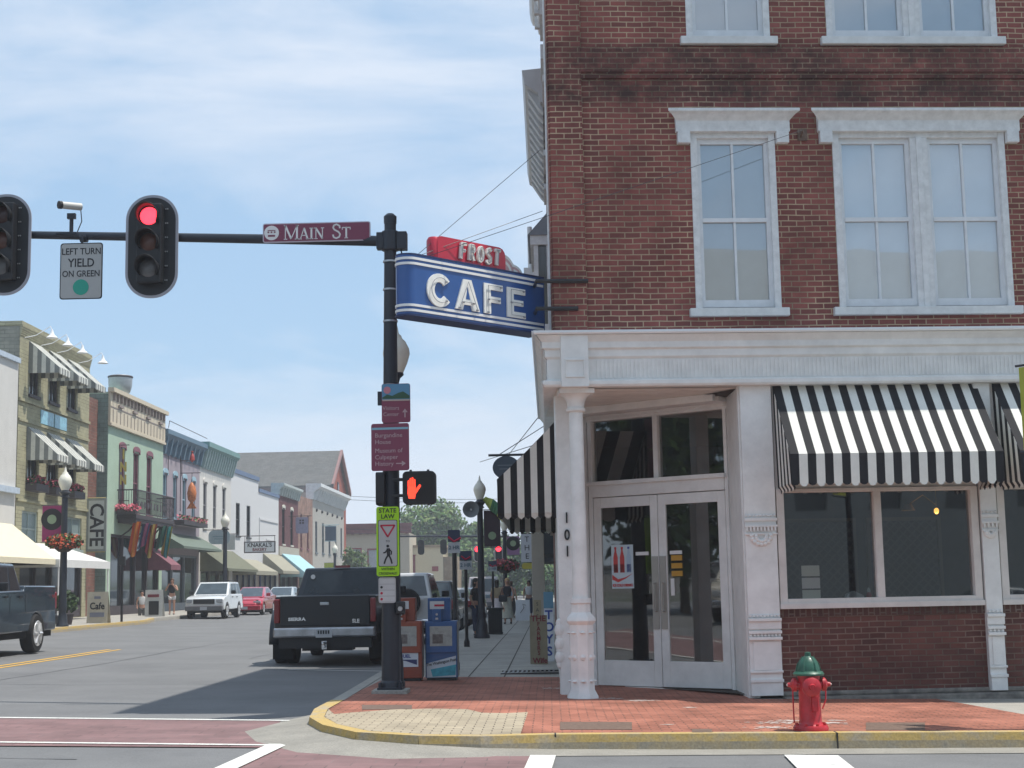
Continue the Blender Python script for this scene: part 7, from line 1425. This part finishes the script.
# ================================================================== FAR SIGNALS
SP = thing('signal_pole', 'distant dark mast pole with two arms across the far junction', 'signal pole', (-3.3, 112, g(-3.3) + .15))
mb = MB(); mb.tube([(0, 0, 0), (0, 0, 5.4)], [.14, .09], 10); mb.tube([(0, 0, 5.02), (-8.6, 0, 5.2)], [.09, .06], 8); mb.build('mast', navy, SP)
def farsig(px, zc, lit, label, Y=111.7):
    p = at(px, 550, Y); T = thing('traffic_signal', label, 'traffic light', (p.x, Y, zc), 0, 'distant traffic signals'); mb = MB(); mb.prism(rrect(-.24, .24, -.55, .55, .2, 4), XZ, 0, .2); mb.build('housing', hous, T)
    if lit: 
        mb = MB(); mb.prism(rrect(-.31, .31, -.62, .62, .26, 4), XZ, .2, .22); mb.build('reflective_border', mat('pale_border', (.6, .55, .55), .5, var=0), T)
        mb = MB(); mb.lathe([(.2, -.04), (.2, 0)], 16, (0, 0, .32), 'y'); mb.build('lens', mat('red_lens_far', (.9, .02, .03), .3, var=0, emit=(1, .03, .05), es=3), T)
    return T
farsig(477.5, 4.0, True, 'left of the two small distant signals showing red'); farsig(498.5, 4.0, True, 'right of the two small distant signals showing red')
farsig(421, 4.55, False, 'dark distant signal head hanging from the far arm, left one'); farsig(443.5, 4.55, False, 'dark distant signal head hanging from the far arm, right one')
# overhead wires
def owire(label, p0, p1, r=.02, sag=.4): return wire(label, [p0, p1], r, sag, 'overhead_wire')
for i, y in enumerate((496, 499.5, 527, 531)):
    a = at(330, y - (1 if i < 2 else -1), 175); b = at(540, y + 2, 168); owire('thin overhead wire across the far end of the street, number %s from the top' % ['one', 'two', 'three', 'four'][i], a, b, .025, .3)
owire('thin overhead wire rising from the oval sign to the corner building', at(480, 462, 45), at(541, 443, 30), .01, 0); owire('second thin wire rising behind the oval sign towards the roof', at(495, 472, 45), at(540, 415, 31), .01, 0)

# ================================================================== PAVEMENT FURNITURE, LEFT
def aboard(label, px0, px1, py0, py1, Y, fm, grp='boards standing on the opposite pavement'): return board('sandwich_board', label, px0, px1, py0, py1, Y, fm, grp)
T, w_, h = aboard('beige sandwich board reading Cafe standing at the opposite kerb', 87, 107, 592, 624, 57, mat('board_beige', (.46, .42, .33), .7, var=.1))
text('Cafe', .36, letterblack, T, 0, -.01 + .03, h * .55, bold=.008, sx=.85); mb = MB(); mb.box(-w_ * .35, w_ * .35, -.005, .02, h * .22, h * .36); mb.box(-.12, .12, .03, .05, h * .78, h * .86); mb.build('grey_bar', mat('board_grey_print', (.2, .21, .26), .6, var=.1), T)
T, w_, h = aboard('white framed sandwich board with black slate near the standing woman', 145, 162, 590, 618, 69, mat('board_offwhite', (.55, .55, .52), .7, var=.1))
mb = MB(); mb.box(-w_ * .27, w_ * .3, -.008, .03, h * .12, h * .6); mb.build('slate', hous, T); mb = MB(); mb.box(-w_ * .35, w_ * .3, .02, .06, h * .74, h * .84); mb.build('print', dr, T)
p = gnd(121.5, 622, .15); T = thing('bollard_post', 'thin black post with small head box at the opposite kerb', 'post', (p.x, p.y, g(p.x) + .14)); mb = MB(); mb.tube([(0, 0, 0), (0, 0, 2.5)], .05, 8); mb.build('post', black, T); mb = MB(); mb.box(-.12, .12, -.06, .06, 2.2, 2.55); mb.build('head', black, T)
T = thing('planter', 'dark leafy potted shrub beside the left street lamp', 'plant', (-17.6, 54.8, g(-17) + .14)); T.scale = (.8, .8, .72); mb = MB(); mb.lathe([(.22, 0), (.3, .5), (.33, .55), (.28, .55)], 12); mb.build('pot', trimdark, T); mb = MB(); flowers(mb, (0, 0, 1.1), .45, .6, 500, .08); mb.build('foliage', [leafC, leafC, leafA], T)

# ================================================================== PEOPLE
skinm = mat('skin', (.45, .25, .18), .6, var=.05); skin2 = mat('skin_tan', (.33, .18, .12), .6, var=.05)
def skinobj(name, m_, nodes, edges, parent, lvl=1, root=0):
    me = bpy.data.meshes.new(name); me.from_pydata([n_[0] for n_ in nodes], edges, []); o = bpy.data.objects.new(name, me); COL.objects.link(o); o.parent = parent
    bm = bmesh.new(); bm.from_mesh(me); ly = bm.verts.layers.skin.verify(); bm.verts.ensure_lookup_table()
    for i, v in enumerate(bm.verts): r_ = nodes[i][1]; v[ly].radius = r_ if isinstance(r_, tuple) else (r_, r_); v[ly].use_root = (i == root)
    bm.to_mesh(me); bm.free(); o.modifiers.new('skin', 'SKIN').use_smooth_shade = True; s = o.modifiers.new('sub', 'SUBSURF'); s.levels = s.render_levels = lvl
    dg = bpy.context.evaluated_depsgraph_get(); nm = bpy.data.meshes.new_from_object(o.evaluated_get(dg)); o.modifiers.clear(); o.data = nm; nm.name = name; nm.materials.clear(); nm.materials.append(m_)
    for p in nm.polygons: p.use_smooth = True
    return o
def person(label, loc, rz, H, hairc, top, bottom, pose='stand', skirt=0, skin=skinm, sleeves=False, hair_len=.25, grp=None, shoes=(.05, .04, .04)):
    T = thing('person', label, 'person', loc, rz, grp); s = H / 1.7
    st = {'stand': .02, 'walk': .22}[pose if pose in ('stand', 'walk') else 'stand']; hl = pose == 'hands_up'
    aL, aR = ([(-.19, 0, 1.38), (-.30, -.12, 1.14), (-.10, -.26, 1.42)], [(.19, 0, 1.38), (.30, -.12, 1.14), (.10, -.26, 1.42)]) if hl else ([(-.18, 0, 1.38), (-.25, .06, 1.12), (-.24, -.08, .90)], [(.18, 0, 1.38), (.25, -.04, 1.12), (.22, -.18, .92)])
    P = [((0, 0, .94), (.15, .11)), ((0, 0, 1.12), (.115, .09)), ((0, 0, 1.32), (.15, .1)), ((0, 0, 1.43), (.07, .06)), ((0, -.01, 1.5), .052), ((0, -.02, 1.60), (.078, .095)), ((0, -.02, 1.665), (.065, .08)),
         (aL[0], .05), (aL[1], .04), (aL[2], .03), (aR[0], .05), (aR[1], .04), (aR[2], .03),
         ((-.09, 0, .86), .09), ((-.1, -st * .5, .48), .055), ((-.1, -st * .2 + st * .3, .09), .038), ((-.1, -.1 - st * .1, .035), .035), ((.09, 0, .86), .09), ((.1, st * .2, .48), .055), ((.1, st, .1), .038), ((.1, st - .1, .035), .035)]
    E_ = [(0, 1), (1, 2), (2, 3), (3, 4), (4, 5), (5, 6), (2, 7), (7, 8), (8, 9), (2, 10), (10, 11), (11, 12), (0, 13), (13, 14), (14, 15), (15, 16), (0, 17), (17, 18), (18, 19), (19, 20)]
    sc = lambda n_: (tuple(c * s for c in n_[0]), tuple(r_ * s for r_ in (n_[1] if isinstance(n_[1], tuple) else (n_[1], n_[1]))))
    B_ = skinobj('body', skin, [sc(n_) for n_ in P], E_, T, 2)
    mb = MB()
    for i in (9, 12):      # hands with fingers
        h = Vector(P[i][0]) * s; d = (h - Vector(P[i - 1][0]) * s).normalized()
        for k in range(4): o_ = d.orthogonal().normalized() * (.022 * (k - 1.5)) * s; mb.tube([h + o_, h + o_ + d * .05 * s, h + o_ * 1.1 + d * (.085 - .006 * abs(k - 1.5)) * s], [.011 * s, .009 * s, .006 * s], 5)
        mb.tube([h, h + d.orthogonal().normalized() * .04 * s + d * .03 * s], [.011 * s, .008 * s], 5)
    mb.build('hands', skin, T, smooth=True)
    gro = 1.16
    tn = [((0, 0, .98), (.165, .125)), ((0, 0, 1.12), (.13, .105)), ((0, 0, 1.32), (.165, .115)), ((0, 0, 1.42), (.09, .08)), (tuple(Vector(aL[0])), .062), (tuple(Vector(aR[0])), .062)]; te = [(0, 1), (1, 2), (2, 3), (2, 4), (2, 5)]
    if sleeves: tn += [(tuple(Vector(aL[0]).lerp(Vector(aL[1]), .7)), .055), (tuple(Vector(aR[0]).lerp(Vector(aR[1]), .7)), .055)]; te += [(4, 6), (5, 7)]
    skinobj('top', mat('cloth_' + top[0], top[1], .85, var=.08), [sc(n_) for n_ in tn], te, T, 2)
    bm_ = mat('cloth_' + bottom[0], bottom[1], .85, var=.12, scale=14)
    if skirt:
        mb = MB(); mb.lathe([(.155 * s, 1.0 * s), (.175 * s, .88 * s), (.2 * s, (.88 + skirt) / 2 * s), (.25 * s, skirt * s), (.23 * s, skirt * s)], 16); o_ = mb.build('skirt', bm_, T, smooth=True); o_.scale = (1, .8, 1)
    else:
        sh = bottom[2]; bn = [((0, 0, .96), (.165, .125)), ((-.09, 0, .84), .105), (tuple(Vector((-.09, 0, .86)).lerp(Vector((-.1, -st * .5, .48)), sh)), .09), ((.09, 0, .84), .105), (tuple(Vector((.09, 0, .86)).lerp(Vector((.1, st * .2, .48)), sh)), .09)]
        be = [(0, 1), (1, 2), (0, 3), (3, 4)]
        if sh >= 1: bn += [((-.1, st * .1, .12), .062), ((.1, st, .12), .062)]; be += [(2, 5), (4, 6)]
        skinobj('trousers' if sh >= 1 else 'shorts', bm_, [sc(n_) for n_ in bn], be, T, 2)
    hm = mat('hair_' + hairc[0], hairc[1], .7, var=.2, scale=20); mb = MB()
    mb.sphere((0, .015 * s, 1.655 * s), .098 * s, 14, 1, 1.05, .9); mb.lathe([(.085 * s, 1.64 * s), (.09 * s, 1.56 * s), (.07 * s, (1.66 - hair_len) * s), (.02 * s, (1.64 - hair_len) * s)], 12, (0, .035 * s, 0)); mb.build('hair', hm, T, smooth=True)
    mb = MB()
    for sx in (-.03, .03): mb.sphere((sx * s, -.105 * s, 1.605 * s), .011 * s, 6)
    mb.box(-.022 * s, .022 * s, -.112 * s, -.1 * s, 1.545 * s, 1.552 * s); mb.build('face_features', mat('face_dark', (.07, .03, .03), .6, var=0), T); mb = MB(); mb.sphere((0, -.115 * s, 1.58 * s), .014 * s, 6, 1, 1.2, 1.3); [mb.sphere((sx * s, 0, 1.59 * s), .02 * s, 6, .5, 1, 1.5) for sx in (-.085, .085)]; mb.build('nose_and_ears', skin, T)
    mb = MB()
    for i in (16, 20): f_ = Vector(P[i][0]) * s; mb.sphere((f_.x, f_.y + .05 * s, .035 * s), .05 * s, 8, .85, 2.3, .7)
    mb.build('shoes', mat('shoe_leather', shoes, .6), T, smooth=True)
    return T
z_ = lambda x: g(x) + .148
p = gnd(174, 614, .15); person('woman in black tank top and white shorts raising both hands to her face', (-18.45, 73.5, z_(-18.4)), 0, 1.72, ('brown', (.09, .045, .025)), ('black', (.015, .015, .02)), ('white', (.6, .6, .62), .55), 'hands_up')
person('low figure in white top behind the slate board on the opposite pavement', (-19.3, 71.2, z_(-19) - .45), R(20), 1.6, ('dark', (.02, .015, .012)), ('white2', (.55, .55, .55)), ('grey', (.1, .1, .1), 1.0), 'stand', hair_len=.1)
pg = 'people strolling on the right pavement'
person('woman in beige top and white skirt walking on the left of the strolling pair', (-2.02, 57.5, z_(-2)), R(175), 1.62, ('dark', (.02, .015, .012)), ('beige', (.30, .24, .15)), ('whitepink', (.55, .5, .52)), 'walk', skirt=.62, skin=skin2, sleeves=True, grp=pg)
person('fair haired woman with dark bag and long patterned skirt, right of the strolling pair', (-1.62, 57.2, z_(-1.6)), R(-8), 1.68, ('fair', (.42, .27, .12)), ('black', (.015, .015, .02)), ('patterned', (.42, .42, .36)), 'walk', skirt=.22, skin=skinm, grp=pg)
T = thing('shoulder_bag', 'dark shoulder bag carried across by the fair haired woman', 'bag', (-1.78, 56.98, z_(-1.7) + .95)); mb = MB(); mb.prism(rrect(-.16, .16, -.13, .13, .06, 3), XZ, -.05, .05); mb.build('pouch', hous, T, bevel=.02); mb = MB(); mb.tube([(-.1, 0, .12), (-.02, .02, .4), (.05, .1, .5)], .012, 5); mb.build('strap', hous, T)
person('person in white top standing farther back on the right pavement', (-1.0, 71, z_(-1)), 0, 1.65, ('dark', (.02, .015, .012)), ('white2', (.55, .55, .55)), ('navy', (.03, .04, .08), 1.0), 'stand', skin=skin2, grp=pg)
person('person in pale blue top half hidden behind the strolling pair', (-1.75, 68, z_(-1.5)), R(160), 1.6, ('brown', (.09, .045, .025)), ('paleblue', (.22, .33, .42)), ('darkgrey', (.04, .04, .045), 1.0), 'walk', grp=pg)
person('dark clothed person standing by the foot of the horn lamp', (-2.15, 44.0, z_(-2)), R(60), 1.62, ('dark', (.02, .015, .012)), ('charcoal', (.03, .028, .03)), ('navy', (.03, .04, .08), 1.0), 'stand', skin=skin2, sleeves=True, grp=pg)

# ================================================================== BEHIND AND BESIDE THE CAMERA (seen in the glass)
T = thing('brick_building', 'three storey brown building across the side street, seen only as a reflection', 'building', (-8, -24, 0)); mb = MB(); wall_open(mb, 0, 46, 0, 12.0, [(2 + k * 3.4, 3.4 + k * 3.4, z, z + 2) for k in range(13) for z in (4.6, 8.4)], .2, lambda a, d, z: (a, -d, z)); mb.box(0, 46, -12, -.3, 0, 12); mb.add([(0, 0, 12), (46, 0, 12), (46, -12, 12), (0, -12, 12), (0, -6, 17.6), (46, -6, 17.6)], [(0, 1, 5, 4), (2, 3, 4, 5), (1, 2, 5), (0, 3, 4)]); mb.build('wall', mat('reflected_wall', (.27, .29, .29), .8), T)
mb = MB(); [mb.box(2 + k * 3.4, 3.4 + k * 3.4, -.25, -.2, z, z + 2) for k in range(13) for z in (4.6, 8.4)]; mb.build('window', darkglass, T)
tree('broad tree across the junction, seen only in the door glass', -27, 10, 9, 7, n=3500, seed=31, leaf=.3, group=None)
tree('smaller tree beyond the junction, seen only in the door glass', -40, 17, 7, 7, n=2500, seed=33, leaf=.3, group=None)
W5 = dict(W4); W5['paint'] = cpaint('suv_cream', (.55, .52, .45)); vehicle('parked_car', 'cream boxy car across the junction, seen only in the door glass', 'car', (-22, 9.5, g(-22)), R(-60), W5, None)
S7 = dict(SED); S7['paint'] = SED['paint'] if False else cpaint('car_silver', (.42, .46, .47)); vehicle('parked_car', 'silver car parked across the side street, seen only in the shop window', 'car', (18.5, -2.8, g(11)), R(90), S7, None)
T = thing('low_building', 'low grey building west of the junction, seen only in the door glass', 'building', (-105, -40, 0)); mb = MB(); mb.box(-8, 0, 0, 70, 0, 3.0); mb.build('wall', mat('low_wall_grey', (.25, .24, .23), .8), T); mb = MB(); mb.box(-8.3, .3, -.3, 70.3, 3.0, 3.4); mb.build('roof', trimdark, T)

# ================================================================== AIR
hz = MB(); hz.box(-140, 60, -45, 262, -4.5, 30)
hzm = bpy.data.materials.new('haze_air'); hzm.use_nodes = True; t_ = hzm.node_tree; t_.nodes.clear(); o_ = t_.nodes.new('ShaderNodeOutputMaterial'); v_ = t_.nodes.new('ShaderNodeVolumePrincipled')
v_.inputs['Color'].default_value = (.86, .92, 1, 1); v_.inputs['Density'].default_value = 0.0008; v_.inputs['Anisotropy'].default_value = .25; t_.links.new(v_.outputs[0], o_.inputs['Volume'])
ho = hz.build('haze', hzm); ho['kind'] = 'stuff'; ho['label'] = 'thin pale summer haze over the street'; ho['category'] = 'haze'
SC.cycles.volume_bounces = 1; SC.cycles.volume_step_rate = 4
